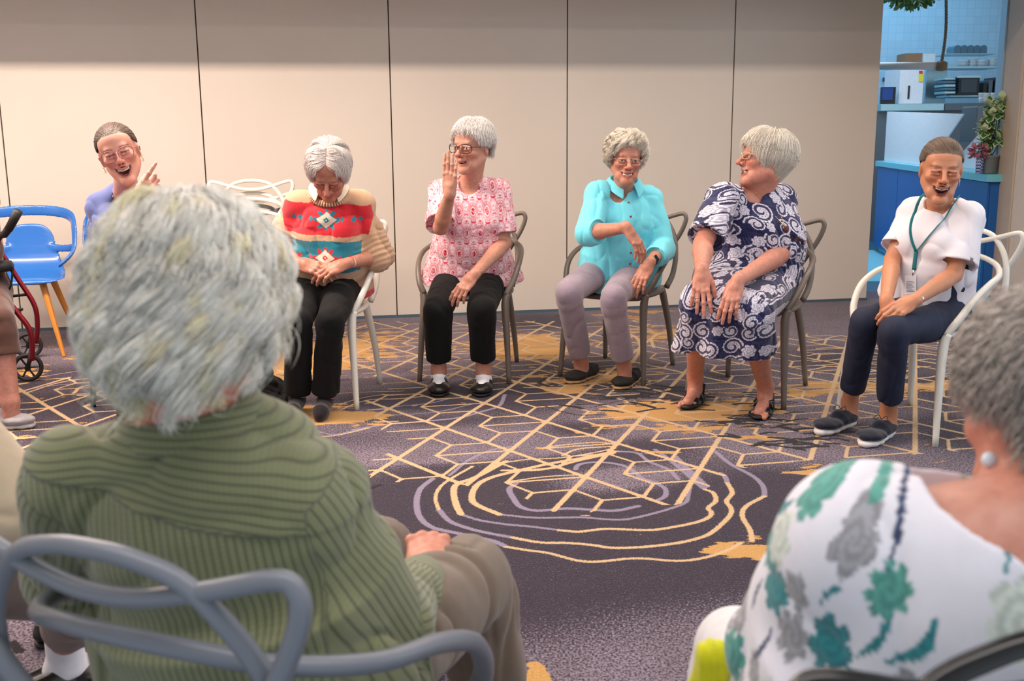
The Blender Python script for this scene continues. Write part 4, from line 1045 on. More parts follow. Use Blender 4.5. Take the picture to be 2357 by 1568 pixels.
ov = empty('countertop_oven', W(2245, 218, 12.2), 'black glass-fronted oven on the lower kitchen shelf', 'oven')
pxbox('oven_body', 2206, 176, 2256, 218, 12.25, .35, m_black, parent=ov); pxbox('oven_frame', 2204, 174, 2258, 179, 12.24, .02, m_steel, parent=ov, bev=0); pxbox('oven_glass', 2211, 182, 2250, 213, 12.24, .01, plain('oven_glass', srgb(40, 52, 60), .1), parent=ov, bev=0)
for j in range(5): pxbox('stacked_tray', 2174, 178+8*j, 2200, 184+8*j, 12.3, .3, m_tray if j % 2 else m_steel, 'flat tray in the stack left of the black oven, '+['topmost', 'second from the top', 'middle', 'second from the bottom', 'lowest'][j], 'tray', group='flat trays stacked left of the oven')
for j in range(3): pxbox('storage_tub', 2262+13*j, 190-6*j, 2273+13*j, 217, 12.3, .3, m_black if j != 1 else m_grey, ['black tub next to the oven', 'grey tub between two black tubs', 'black tub at the right end of the lower shelf'][j], 'tub')
# white cups stacked upside down right
for i in range(3):
    for j in range(2):
        a = W(2262+14*i, 236-11*j, 9.0); mb = MB(); mb.lathe((a[0], 9.0+.06*(i % 2), a[2]), [(.024, 0), (.030, .004), (.034, .032), (.036, .038), (.030, .040)], 18)
        o = mb.build('paper_cup', m_wh, None); tag(o, 'white cup above the potted plant, %s of the %s row' % (['leftmost', 'middle', 'rightmost'][i], ['lower', 'upper'][j]), 'cup', 'white cups above the plant')
a = W(2275, 244, 9.0); mb = MB(); mb.box((a[0]-.14, 8.9, a[2]-.30), (a[0]+.16, 9.2, a[2]-.002)); o = mb.build('coffee_machine', m_grey, None, False, bevel=.01); tag(o, 'dark machine under the white cups behind the plant', 'machine')
# hanging pole and rope
m_pole = plain('white_pole', srgb(208, 206, 206), .4); m_wood = plain('driftwood', srgb(128, 104, 80), .8, .2, 40); m_rope = plain('rope', srgb(122, 110, 98), .9)
a, b_ = W(1990, 152, 8.9), W(2166, 152, 8.6)
hp = empty('hanging_pole', (a+b_)/2, 'horizontal white pole with a wooden end hung from a rope', 'pole')
mb = MB(); mb.tube([a, b_], .030, 16); mb.build('pole', m_pole, hp)
mb = MB(); c_ = nrm(b_-a); mb.tube([b_-c_*.03, b_, b_+c_*.02, b_+c_*.045], [.038, .042, .040, .030], 9); mb.build('wooden_end', m_wood, hp, False)
r0, r1 = W(2168, 140, 8.6), W(2184, -60, 8.6); mb = MB()
for ph in (0, 2.1, 4.2):
    P_ = [r0+(r1-r0)*t_+A3(.007*math.cos(t_*70+ph)+.012*math.sin(t_*5), .007*math.sin(t_*70+ph), 0) for t_ in np.linspace(0, 1, 160)]; mb.tube(P_, .006, 5)
mb.build('rope', m_rope, hp)
# foliage hanging at top
m_leaf, nt, b = nmat('leaf_green', srgb(60, 110, 50), .5); a_ = nt.nodes.new('ShaderNodeAttribute'); a_.attribute_name = 'Col'; nt.links.new(a_.outputs['Color'], b.inputs['Base Color'])
def leaf_cloud(name, cen, rx, ry, rz, n, ln, label, cat, c1, c2, parent=None, rose=False):
    V, F, C = [], [], []
    for i in range(n):
        u = rng.randn(3); u /= np.linalg.norm(u); p_ = cen+u*np.array([rx, ry, rz])*(.55+.45*rng.rand()); d = nrm(u+rng.randn(3)*.5); s_ = nrm(np.cross(d, rng.randn(3))); nn = np.cross(d, s_); L_ = ln*(.7+.6*rng.rand()); w_ = L_*.22
        k = len(V); col = np.array(c1)*(1-(t_ := rng.rand()))+np.array(c2)*t_
        for (a0, b0, c0) in [(0, 0, 0), (.35, 1, .1), (.7, .9, .12), (1, 0, -.05), (.7, -.9, .12), (.35, -1, .1)]: V.append(p_+d*L_*a0+s_*w_*b0+nn*L_*c0)
        V.append(p_+d*L_*.5); F += [(k, k+1, k+6), (k+1, k+2, k+6), (k+2, k+3, k+6), (k+3, k+4, k+6), (k+4, k+5, k+6), (k+5, k, k+6)]
        for q in range(7): C.append(col if q in (0, 6) else (col*.5+np.array(c2)*.5 if not rose else np.array(srgb(215, 225, 175))))
    o = mesh_obj(name, np.array(V), np.array(F), m_leaf, parent, False, np.array(C))
    if label: tag(o, label, cat)
    return o
leaf_cloud('hanging_foliage', W(2098, -22, 8.8), .24, .15, .12, 420, .06, 'clump of green foliage hanging at the top of the opening', 'foliage', srgb(30, 62, 26), srgb(96, 134, 60))
# potted plant on the counter and pink-ribboned bottle
pc = cq(.16, .14); base = A3(pc[0], pc[1], .956)
pp = empty('potted_plant', base, 'variegated leafy plant in a grey pot on the counter by the door frame', 'plant')
pc = cq(.02, .035); P0 = A3(pc[0]-.005, pc[1]+.02, .957)
mb = MB(); mb.lathe(tuple(P0), [(.050, 0), (.054, .004), (.062, .115), (.066, .118), (.066, .132), (.060, .132), (.056, .10)], 24); mb.build('pot', plain('grey_pot', srgb(118, 122, 124), .45), pp)
for i in range(14):
    c0 = P0+A3((rng.rand()-.5)*.17-.01, (rng.rand()-.5)*.12, .17+.34*(i/13))
    mb = MB(); mb.tube([P0+A3(0, 0, .1), (P0+c0)/2+A3(.01, 0, .06), c0], .004, 5); mb.build('stem', plain('stem', srgb(70, 100, 50), .6), pp)
    V, F, C = [], [], []
    for k_ in range(15):
        ph = k_*2.4; el_ = .1+.9*(k_/15); ax_ = nrm(A3(-.35, -.9, .45)+(axr if k_ else 0)) if k_ else nrm(A3(-.35, -.9, .45)+(axr := rng.randn(3)*.45)); e1_ = nrm(np.cross(ax_, A3(.1, .2, 1))); e2_ = np.cross(ax_, e1_); d = nrm((e1_*math.cos(ph)+e2_*math.sin(ph))*math.cos(el_)+ax_*math.sin(el_)); s_ = nrm(np.cross(d, A3(0, 0, 1))); nn = np.cross(s_, d); L_ = .088*(1-.3*k_/15)
        k = len(V); 
        for a0, b0 in [(0, 0), (.3, .20), (.65, .27), (1, 0), (.65, -.27), (.3, -.20)]: V.append(c0+d*L_*a0+s_*L_*b0*1.2-nn*L_*.25*a0*a0); C.append(srgb(210, 222, 180))
        for a0, b0 in [(.1, 0), (.35, .12), (.65, .18), (.88, 0), (.65, -.18), (.35, -.12)]: V.append(c0+d*L_*a0+s_*L_*b0*1.2-nn*L_*.25*a0*a0+nn*.002); C.append(srgb(46, 118, 52))
        F += [(k, k+1, k+2, k+3, k+4, k+5), (k+6, k+7, k+8, k+9, k+10, k+11)]
    mesh_obj('leaf_rosette', np.array(V), F, m_leaf, pp, False, np.array(C))
bt = P0+A3(-.085, -.03, 0)
vb = empty('wrapped_bottle', bt, 'narrow blue-patterned bottle topped with a dusky pink bow beside the grey pot', 'bottle')
m_bot, nt, b = nmat('dotted_wrap', srgb(60, 90, 150), .4); ck = nt.nodes.new('ShaderNodeTexChecker'); ck.inputs['Scale'].default_value = 90; ck.inputs[1].default_value = (*srgb(40, 60, 130), 1); ck.inputs[2].default_value = (*srgb(170, 190, 220), 1); nt.links.new(nt.nodes.new('ShaderNodeTexCoord').outputs['Object'], ck.inputs[0]); nt.links.new(ck.outputs[0], b.inputs['Base Color'])
mb = MB(); mb.lathe(tuple(bt), [(.020, 0), (.024, .004), (.027, .10), (.022, .13)], 18); mb.build('bottle_body', m_bot, vb)
leaf_cloud('bow', bt+A3(-.01, 0, .165), .045, .04, .035, 70, .045, None, None, srgb(120, 60, 80), srgb(190, 120, 140), vb)
# ================================================================== CHAIRS
m_gchair = plain('taupe_plastic', srgb(112, 102, 94), .38, .05, 12); m_wchair = plain('white_plastic', srgb(222, 218, 208), .35, .04, 14); m_bchair = plain('black_plastic_chair', srgb(18, 17, 18), .22); m_gchair2 = plain('grey_plastic', srgb(112, 116, 126), .35, .05, 12)
chair('g', m_gchair, (-.215, 5.545), -8.5, 'taupe plastic loop-back armchair under the woman in the pink patterned top')
chair('g', m_gchair, (.585, 5.53), -29, 'taupe plastic loop-back armchair under the woman in the aqua shirt')
chair('g', m_gchair, (1.185, 5.045), -30, 'taupe plastic loop-back armchair under the woman in the navy paisley dress')
chair('w', m_wchair, (-.930, 5.045), -9, 'white plastic loop-back armchair under the woman in the red and teal jumper')
chair('w', m_wchair, (1.79, 4.45), -53, 'white plastic loop-back armchair, scuffed legs, under the woman with the lanyard')
chair('b', m_bchair, (-1.83, 5.15), 11, 'glossy black loop-back armchair under the laughing woman in the blue tee')
chair('d', plain('charcoal_plastic', srgb(66, 60, 56), .4), (-1.575, 6.22), 4, 'dark loop-back armchair at the bottom of the stack by the wall')
chair('w', m_wchair, (-1.575, 6.20), 4, 'white loop-back armchair in the middle of the stack by the wall', None, .078)
chair('w', m_wchair, (-1.575, 6.18), 4, 'white loop-back armchair on top of the stack by the wall', None, .156)
chair('m', m_gchair2, (-.335, 1.335), 157, 'grey plastic loop-back armchair holding the man in the green corduroy shirt')
chair('b', m_bchair, (.365, 1.125), 200, 'black loop-back armchair behind the woman in the floral blouse')
chair('g', m_gchair, (-1.22, 1.62), 140, 'taupe loop-back armchair at the bottom left edge of the photo')
chair('g', m_gchair, (-2.80, 5.06), 20, 'taupe loop-back armchair beside the walker at the far left edge')
# blue shell chairs
m_bsh = plain('blue_shell', srgb(48, 110, 190), .22, .03, 8); m_oak = plain('oak_leg', srgb(196, 128, 48), .45, .12, 25)
def blue_chair(loc, yaw, label, src=None):
    if src is not None:
        r = src.copy(); COL.objects.link(r)
        for ch in list(src.children): c = ch.copy(); COL.objects.link(c); c.parent = r
    else:
        r = bpy.data.objects.new('shell_armchair', None); COL.objects.link(r); r.empty_display_size = .1
        s = SDF(); pts = []
        # back band and arms, flat in section
        band_ = [(.215, .02, .515), (.262, -.02, .560), (.285, -.05, .60), (.290, -.08, .66), (.288, -.11, .74), (.262, -.175, .795), (.17, -.25, .82), (0, -.285, .83)]
        full = spline(band_+[(-x, y, z) for x, y, z in band_[-2::-1]], 8)
        for a, b_ in zip(full[:-1], full[1:]):
            d = nrm(b_-a); out = nrm(A3(a[0]*1.2, a[1]+.0, 0)+A3(0, -.12, 0)); wv_ = np.cross(d, out); s.elc(a, b_, nrm(wv_), (.030, .009), (.030, .009), .006, endr=.012)
        for sx in (-1, 1):   # lower bars to the tongue
            P_ = spline([(sx*.288, -.085, .625), (sx*.245, -.17, .600), (sx*.17, -.225, .595), (sx*.10, -.245, .60)], 4)
            for a, b_ in zip(P_[:-1], P_[1:]): s.elc(a, b_, A3(0, 0, 1), (.022, .0075), (.022, .0075), .006)
            P_ = spline([(sx*.268, -.10, .60), (sx*.20, -.12, .535), (sx*.185, -.06, .48)], 4)
        for_ = 0; prof = [(.215, .440, .19), (.19, .450, .215), (.10, .445, .225), (0, .440, .22), (-.10, .446, .205), (-.175, .468, .19), (-.222, .525, .165), (-.245, .60, .145), (-.262, .68, .125), (-.270, .735, .085)]
        pr_ = spline(prof, 5)
        for (y0, z0, w0), (y1, z1, w1) in zip(pr_[:-1], pr_[1:]): s.elc((0, y0, z0), (0, y1, z1), A3(1, 0, 0), (w0, .012), (w1, .012), .004, endr=.014)
        V, F = s.mesh(.006, smooth=2); mesh_obj('shell', V, F, m_bsh, r, True, base=0)
        for sx in (-1, 1):
            for y0, y1 in ((.13, .24), (-.12, -.26)):
                mb = MB(); P_ = [(sx*.13, y0, .435), (sx*.235, y1, 0)]; mb.tube(P_, [.028, .015], 8, flat=.75); mb.build('leg', m_oak, r, False, local=True)
        mb = MB(); mb.box((-.15, -.14, .420), (.15, .15, .437)); mb.build('seat_frame', m_black, r, False, local=True)
    y = math.radians(yaw); r.location = (loc[0], loc[1], 0); r.rotation_euler = (0, 0, math.atan2(-math.sin(y), -math.cos(y))); tag(r, label, 'chair'); return r
b1 = blue_chair((-2.93, 6.22), 12, 'blue moulded armchair with oak legs at the left edge behind the walker')
blue_chair((-2.36, 6.48), 5, 'blue moulded armchair with oak legs half hidden behind the laughing woman', b1)
# ---- rollator at left
m_redm = plain('dark_red_paint', srgb(120, 14, 28), .25, Metallic=.3); m_rub = plain('rubber', srgb(26, 25, 27), .6)
RC = A3(-2.26, 4.95, 0)
wk = empty('rollator', RC, 'dark red rolling walker with black wheels at the left edge', 'walker')
def rl(px, py, Y): return W(px, py, Y)
mb = MB(); mb.tube([rl(-14,545,4.86), rl(10,540,4.85), rl(24,520,4.82)], [.012, .018, .020], 10); mb.tube([rl(20,528,4.82), rl(42,486,4.80)], [.0185, .021], 12); mb.build('hand_grip', m_rub, wk)
tube_mb([rl(-40,600,4.9), rl(0,548,4.86), rl(22,522,4.83)], .011).build('handle_tube', m_redm, wk)
tube_mb([rl(-60,560,4.86), rl(-10,655,4.85), rl(40,720,4.84), rl(66,755,4.84), rl(74,790,4.84), rl(73,830,4.84)], .0135).build('front_frame_tube', m_redm, wk)
tube_mb([rl(-60,520,5.0), rl(0,580,5.0), rl(40,640,5.0), rl(78,700,5.0), rl(86,745,5.0), rl(83,790,5.0)], .0125).build('rear_frame_tube', m_redm, wk)
tube_mb([rl(-40,690,5.0), rl(62,678,5.0)], .007).build('cross_brace', m_rub, wk); tube_mb([rl(-40,722,4.9), rl(52,712,4.9)], .007).build('cross_brace', m_rub, wk)
mb = MB(); c_ = rl(0, 612, 4.9); mb.lathe(tuple(c_-A3(.02, 0, .03)), [(.03, 0), (.075, .006), (.08, .03), (.07, .05), (.02, .052)], 20); mb.build('seat_pad', m_rub, wk)
tube_mb([rl(30,610,4.9), rl(24,660,4.9), rl(4,684,4.9)], .005).build('brake_cable', m_rub, wk)
for (px, py, Y) in ((64, 846, 4.80), (66, 795, 5.05)):
    c_ = W(px, py, Y); R_ = c_[2] if c_[2] < .1 else .085; c_[2] = .078 if Y < 5 else .078
    c_ = A3(c_[0], Wz(px, py, .078)[1], .078); c_[0] = Wz(px, py, .078)[0]
    w_ = empty('x', c_, '', ''); del w_['label']; del w_['category']; bpy.data.objects.remove(w_)
    ax = nrm(A3(.35, -.93, 0)); u = nrm(np.cross(ax, A3(0, 0, 1))); v = A3(0, 0, 1)
    mb = MB(); mb.tube([c_+.066*(math.cos(a)*u+math.sin(a)*v) for a in np.linspace(0, 2*PI, 32, endpoint=False)], .0115, 10, True); o = mb.build('wheel_tyre', m_rub, wk)
    mb = MB()
    for k_ in range(6): a = k_*PI/3; mb.tube([c_, c_+.062*(math.cos(a)*u+math.sin(a)*v)], .0055, 6)
    mb.tube([c_-ax*.018, c_+ax*.018], .016, 12); mb.build('spokes', m_black, o, False)
    mb = MB(); t_ = c_+A3(.03, 0, .10); mb.tube([c_-ax*.022, c_-ax*.022+A3(.018, 0, .055), t_], [.010, .012, .013], 8); mb.tube([c_+ax*.022, c_+ax*.022+A3(.018, 0, .055), t_], [.010, .012, .013], 8); mb.build('wheel_fork', m_rub, wk)
# ================================================================== PEOPLE
M_OLD = skin_mat('skin_aged', True); M_YNG = skin_mat('skin_smooth', False); M_HAIR = hair_mat('hair_strands')
m_gold = plain('gold', (.75, .52, .22), .25, Metallic=1.0); m_silver = plain('silver', (.75, .76, .78), .22, Metallic=1.0)
m_lens, nt, b = nmat('clear_lens', (1, 1, 1), .02); b.inputs['Transmission Weight'].default_value = 1.0; b.inputs['IOR'].default_value = 1.02
m_blk = plain('black_shoe_leather', srgb(20, 19, 20), .38); m_blkc = fabric('black_trouser_cloth', srgb(9, 9, 11), .85, sheen=.03)
m_sock = fabric('white_sock', srgb(232, 232, 240)); m_soleb = plain('black_sole', srgb(14, 14, 14), .6)
def J_(**k):
    d = {a: np.array(v, float) for a, v in k.items()}; d['fwd'] = nrm(d['fwd']); return d
def hand(W0, d, n, a, **k): return dict(W0=np.array(W0, float), d=np.array(d, float), n=np.array(n, float), side=(1 if a == 'L' else -1), **k)
def hbox(h, r=.13): c = h['W0']+nrm(h['d'])*.07*h.get('sc', 1); return (c-r, c+r)
def armbox(J, a): return box_around([J['el'+a], J['wr'+a]], .055)
def body_frame(J):
    up = nrm(J['neck']-J['pelvis']); side = nrm(J['shL']-J['shR']); side = nrm(side-up*np.dot(side, up)); fw = np.cross(up, side)
    if np.dot(fw, J['fwd']) < 0: fw = -fw
    return up, side, fw
def bf_coords(J, V): up, side, fw = body_frame(J); q = V-J['pelvis']; return q@side, q@fw, q@up   # x (to her left), y fwd, h
def collar(p, name, J, mat, r=.058, h=.045, dz=.02, gap=35, point=.05, tilt=.5, cols=None, label=None, stand=.012, th=.003, cen=None, wide=1.0, attrs=None, axis=None):
    up, side, fw = body_frame(J); up = nrm(up*.85+(J['head']-J['neck'])/np.linalg.norm(J['head']-J['neck'])*.15) if axis is None else axis; c = J['neck']+up*dz if cen is None else cen; V = []; n = 44; rows = 7
    for i in range(n+1):
        ph = math.radians(gap+(360-2*gap)*i/n); f = abs((i/n)-.5)*2
        dr = side*math.sin(ph)*wide+fw*math.cos(ph)
        ext = point*max(0, (f-.62)/.38)**1.5
        for k in range(rows):
            t = k/(rows-1)
            if t < .25: rad = r+.001; z = h*.55-(.25-t)*h*5.0
            else: s_ = (t-.25)/.75; rad = r+.004+s_*(h*tilt+ext*.55); z = h*.55+.003*math.sin(s_*PI)-s_*(h+ext*.9)
            z -= .018*f**2
            V.append(c+dr*rad+up*z)
    F = [(i*rows+k, (i+1)*rows+k, (i+1)*rows+k+1, i*rows+k+1) for i in range(n) for k in range(rows-1)]
    V = np.array(V); o = p.add(name, V, np.array(F), mat, None if cols is None else np.tile(cols, (len(V), 1)), attrs(V) if attrs else None, label)
    s_ = o.modifiers.new('solid', 'SOLIDIFY'); s_.thickness = th; s_.offset = 1; b_ = o.modifiers.new('sub', 'SUBSURF'); b_.levels = b_.render_levels = 1
    return o
def button_row(p, pts, nrmv, r, mat, name='button'):
    for q in pts:
        M = Matrix.Translation(Vector(q)) @ Vector(nrmv).to_track_quat('Z', 'Y').to_matrix().to_4x4()
        mb = MB(); mb.lathe((0, 0, 0), [(r*.6, -.001), (r, .0), (r, .002), (r*.7, .0026), (r*.5, .0018)], 14, M=M); mb.build(name, mat, p.root)
def surf_point(s, a, d, n=120, L=.5):
    "march from a along d to the surface of SDF s"
    d = nrm(d); t = np.linspace(0, L, n); P = a+t[:, None]*d; D = s.eval_blocks(P, np.zeros((1, 3)), .02)[:, 0]
    k = np.nonzero(D < 0)[0]; return P[k[0]] if len(k) else a+d*L*.5
def seat_xyz(chair_c, yaw, f, r=0.0, z=.5):
    y = math.radians(yaw); F_ = A3(math.sin(y), -math.cos(y), 0); R_ = np.cross(F_, A3(0, 0, 1)); return A3(chair_c[0], chair_c[1], 0)+F_*f+R_*r+A3(0, 0, z)
def loafer(p, an, ft, mat_u, mat_s, kind='slip', L=.245, w=.040, name='shoe', sole_t=.020, label=None, hgt=.062, sock=None):
    "shoe: upper with sole child. kind slip / janes / sneaker / sandal"
    d, r, H, P, u, s = shoe_sdf(an, ft, kind, L)
    a = lambda t: P(t, 0, 0)
    outl = [(0.06, .60), (.25, .74), (.45, .80), (.68, 1.0), (.85, .92), (.96, .60)]
    def plan(sd, z0, z1, grow, k=.02):
        for (t0, w0), (t1, w1) in zip(outl[:-1], outl[1:]):
            zc = (z0+z1)/2; sd.elc(P(t0, 0, zc), P(t1, 0, zc), r, (w*w0+grow, (z1-z0)/2), (w*w1+grow, (z1-z0)/2), k, endr=w*.5)
    plan(s, 0.0, sole_t, .004, .006); lo, hi = s.bounds()
    s.gen(lambda Q: -Q[..., 2]+.0005, lo-.01, hi+.01, .001, 'x')
    s.p.pop()
    if kind == 'sandal':
        for t0, t1, ww, zz in ((.62, .80, 1.06, .040), (.30, .44, .98, .066)):
            tc_ = (t0+t1)/2; u.elc(P(t0, 0, .018), P(t1, 0, .018), r, (w*ww+.004, zz-.012), (w*ww+.002, (zz-.018)*.88), .004, flat=True)
            u.elc(P(t0-.05, 0, .010), P(t1+.05, 0, .010), r, (w*ww-.002, zz-.018), (w*ww-.004, (zz-.024)*.86), .002, 's', flat=True)
        u.rc(P(.02, 0, .015), P(.0, 0, .085), .008, .005, .01)
        for sg in (-1, 1): u.chain([P(.0, 0, .075), P(.06, sg*w*.62, .070), P(.34, sg*w*.86, .045)], [.0065, .007, .009], .006)
    else:
        plan(u, sole_t-.004, .050 if kind != 'sneaker' else .056, 0, .02)
        u.elc(P(.12, 0, .045), P(.42, 0, .058), r, (w*.62, .024), (w*.66, .020), .03); u.rc(P(.12, 0, .05), P(.10, 0, hgt+.01), .028, .026, .02)
        u.el(P(.72, 0, .035), (w*.9, .05, .026), np.stack([r, d, A3(0, 0, 1)], 1), .02)
        if kind == 'sneaker': u.rc(P(.30, 0, .07), P(.46, 0, .070), .022, .020, .02); u.rc(P(.0, 0, .05), P(-.02, 0, .095), .009, .006, .012)
        # opening
        u.elc(P(.08, 0, .090 if kind != 'sneaker' else .10), P(.40 if kind == 'slip' else .33, 0, .090 if kind != 'sneaker' else .112), r, (w*.62, .034), (w*.56, .028), .006, 's')
        if kind == 'janes': u.el(P(.50, 0, .075), (w*.62, .030, .028), np.stack([r, d, A3(0, 0, 1)], 1), .004, 's')
    V, F = u.mesh(.003, smooth=1); V[:, 2] = np.maximum(V[:, 2], .001); o = p.add(name, V, F, mat_u, label=label)
    V, F = s.mesh(.003, smooth=1); V[:, 2] = np.maximum(V[:, 2], .0005); p.add('sole', V, F, mat_s, parent=o)
    if kind == 'janes':
        mb = MB(); pts = spline([P(.36, -w*.80, .035), P(.38, -w*.55, .068), P(.39, 0, .083), P(.38, w*.55, .068), P(.36, w*.80, .035)], 5); mb.tube(pts, .010, 8, flat=.35, upv=d); mb.build('strap', mat_u, o)
    if kind == 'sneaker':
        mb = MB()
        for i_ in range(4):
            t = .40+.065*i_; z = .083-.006*i_; mb.tube(spline([P(t, -.018, z-.006), P(t+.02, 0, z+.002), P(t, .018, z-.006)], 3), .0016, 5)
        for sg in (-1, 1): mb.tube(spline([P(.38, 0, .090), P(.36, sg*.018, .105), P(.42, sg*.030, .090), P(.40, sg*.012, .086)], 4), .0015, 5)
        mb.build('laces', p.lace_mat, o)
    return o
def sock(p, an, mat, top=.10, r=.037, label=None, ft=None, name='sock', foot=False):
    s = SDF(); s.elc(A3(an[0], an[1], .05), A3(an[0], an[1], top)*1.0, A3(1, 0, 0), (r, r*1.05), (r, r*1.02), .01, flat=True)
    if ft is not None:
        d = nrm(A3(ft[0]-an[0], ft[1]-an[1], 0)); s.rc(A3(an[0], an[1], .05)-d*.02, A3(ft[0], ft[1], .032)-d*.05, .037, .033, .02)
        if foot: s.rc(A3(ft[0], ft[1], .032)-d*.06, A3(ft[0], ft[1], .024)-d*.03, .038, .022, .02)
    V, F = s.mesh(.0035, smooth=1); V[:, 2] = np.maximum(V[:, 2], .001); return p.add(name, V, F, mat, label=label)
G_DEF = dict(torso=(.165, .115, .145, .105, .155, .110))
# ------------------------------------------------------------------ woman in pink patterned top
def person_pink():
    c = (-.215, 5.545)
    J = J_(pelvis=seat_xyz(c, -8.5, .02, 0, .55), neck=W(1083, 412, 5.42), head=W(1087, 338, 5.33), shR=W(1017, 442, 5.42), shL=W(1148, 442, 5.46),
           elR=W(1014, 524, 5.20), wrR=W(1036, 444, 5.02), elL=W(1160, 560, 5.42), wrL=W(1092, 632, 5.06),
           hipR=W(1035, 650, 5.50), hipL=W(1125, 650, 5.52), knR=W(1008, 712, 5.06), knL=W(1108, 712, 5.04),
           anR=W(1010, 852, 5.16), anL=W(1113, 852, 5.14), ftR=Wz(1010, 915), ftL=Wz(1106, 915), fwd=A3(-.148, -.99, 0))
    hd = dict(M=frame(-33, 2, 2), s=1.10, old=1, open=.35, smile=.1, eye=.85, nose=1.1, gaze=.0, jaw=1.0, browf=.35, brow=(.4, .33, .3), hairline=6)
    p = Person(J['pelvis']*[1, 1, 0], 'woman in a pink and white patterned top, seated with one hand raised to her mouth')
    g = dict(torso=(.185, .135, .175, .125, .165, .115), belly=.03, bust=.06, arm=1.02, leg=1.1, neck=.052, sh=.052)
    skin = (.60, .345, .265)
    hR = hand(J['wrR'], (.02, -.10, 1), (-.35, -1, -.05), 'R', curl=(.08, .06, .08, .12), spread=.15, thumb=(.25, .35), sc=1.02)
    hL = hand(J['wrL'], (-.62, -.25, -.72), (-.35, -.8, .5), 'L', curl=(.22, .25, .28, .32), spread=.5, thumb=(.45, .5), sc=1.02)
    s = build_body(J, g, hd, [hR, hL])
    body_mesh(p, s, J, hd, skin, [hbox(hR), hbox(hL)], scalp=(.62, .55, .52), mat=M_OLD)
    t = SDF(); up, side, fw = torso(t, J, g, .012)
    t.elc(J['pelvis']-up*.035, J['pelvis']+up*.14, side, (.285, .180), (.195, .145), .04, flat=True)
    for a in 'LR': sleeve(t, J, a, g, .018, .80 if a == 'L' else .92, .080 if a == 'L' else .078)
    neck_cut(t, J, hd, r=.066, drop=.035)
    lo, hi = t.bounds(); t.disp(ridged(.0055, (8, 8, 4.5)), lo, hi)
    def colf(V):
        x, y, h = bf_coords(J, V); ang = np.arctan2(x, y+.05); u_ = np.where(np.abs(x) < .17, x*1.0, ang*.19)
        cell = (.072, .108); uu = u_/cell[0]; vv = h/cell[1]; row = np.floor(vv); uu = uu+.5*(row % 2); fu = np.abs(uu-np.floor(uu)-.5)*cell[0]; fv = (vv-row-.5)*cell[1]
        white = np.array(srgb(240, 214, 222)); red = np.array(srgb(196, 22, 62)); pink = np.array(srgb(226, 110, 140))
        col = np.tile(white, (len(V), 1))
        r1 = np.sqrt((fu/.016)**2+((fv+.005)/.026)**2)
        # mirrored scroll field
        q = np.stack([fu*1.0, fv, 0*fu], 1); sc_ = vnoise(q+np.array([.3, .7, 0]), (95, 95, 1)); sc2 = vnoise(q+np.array([1.3, .1, 0]), (210, 210, 1))
        m1 = np.exp(-(sc_/.16)**2)*(r1 > 1.1); m2 = np.clip(sc2*3-.9, 0, 1)*(r1 > 1.1)
        col = col*(1-m1[:, None]*.62)+pink*m1[:, None]*.62; col = col*(1-m2[:, None]*.8)+red*m2[:, None]*.8
        ring = np.exp(-((r1-1)/.14)**2)+np.exp(-((r1-1.55)/.10)**2)*.8; col = col*(1-np.clip(ring, 0, 1)[:, None]*.8)+red*np.clip(ring, 0, 1)[:, None]*.8
        inn = (r1 < .62)*(np.abs(np.sin(fv*420+fu*500)) > .35); col = np.where(inn[:, None], red, col)
        d2 = np.sqrt((fu-.036)**2+(np.abs(fv)-.054)**2); fl_ = (d2 < .009*(1+.3*np.sin(8*np.arctan2(fv, fu-.036)))); col = np.where(fl_[:, None], np.array(srgb(222, 60, 90)), col)
        return col
    p.sdf('top', t, .0035, fabric('pink_print_jersey', None, .8, attr=True), colfn=colf, label='pink, red and white scroll-patterned short-sleeved top')
    tr = trousers(J, g, .016, .80, .062, .073, thigh=.094, folds=.006); p.sdf('trousers', tr, .005, m_blkc, label='loose black cropped trousers')
    for a in 'RL':
        sock(p, J['an'+a], m_sock, .155, .038, 'white ankle sock', J['ft'+a]); loafer(p, J['an'+a], J['ft'+a], m_blk, m_soleb, 'janes', .235, .045, label='black shoe with a strap')
    hair_part(p, J, hd, np.random.RandomState(3), [dict(n=11000, m=8, style='down', L=.050, th=.022, hl=4, curl=(.003, 1.2), noise=.004, drop=118, frontL=.045, root=lambda T, P: (T < 84) | (np.abs(P) < 55) | (np.abs(P) > 112))], (.90, .87, .86), .08, M_HAIR, .0007, label='short white hair')
    glasses(p, J, hd, plain('dark_plum_frame', srgb(44, 24, 34), .25), m_lens, w=.029, h=.0195, z=-.001, y=.110, wire=.0020, label='dark-rimmed glasses')
    band(p, 'bracelet', J['wrL']+(J['elL']-J['wrL'])*.07, J['elL']-J['wrL'], .030, .010, m_gold, label='gold bracelet')
person_pink()
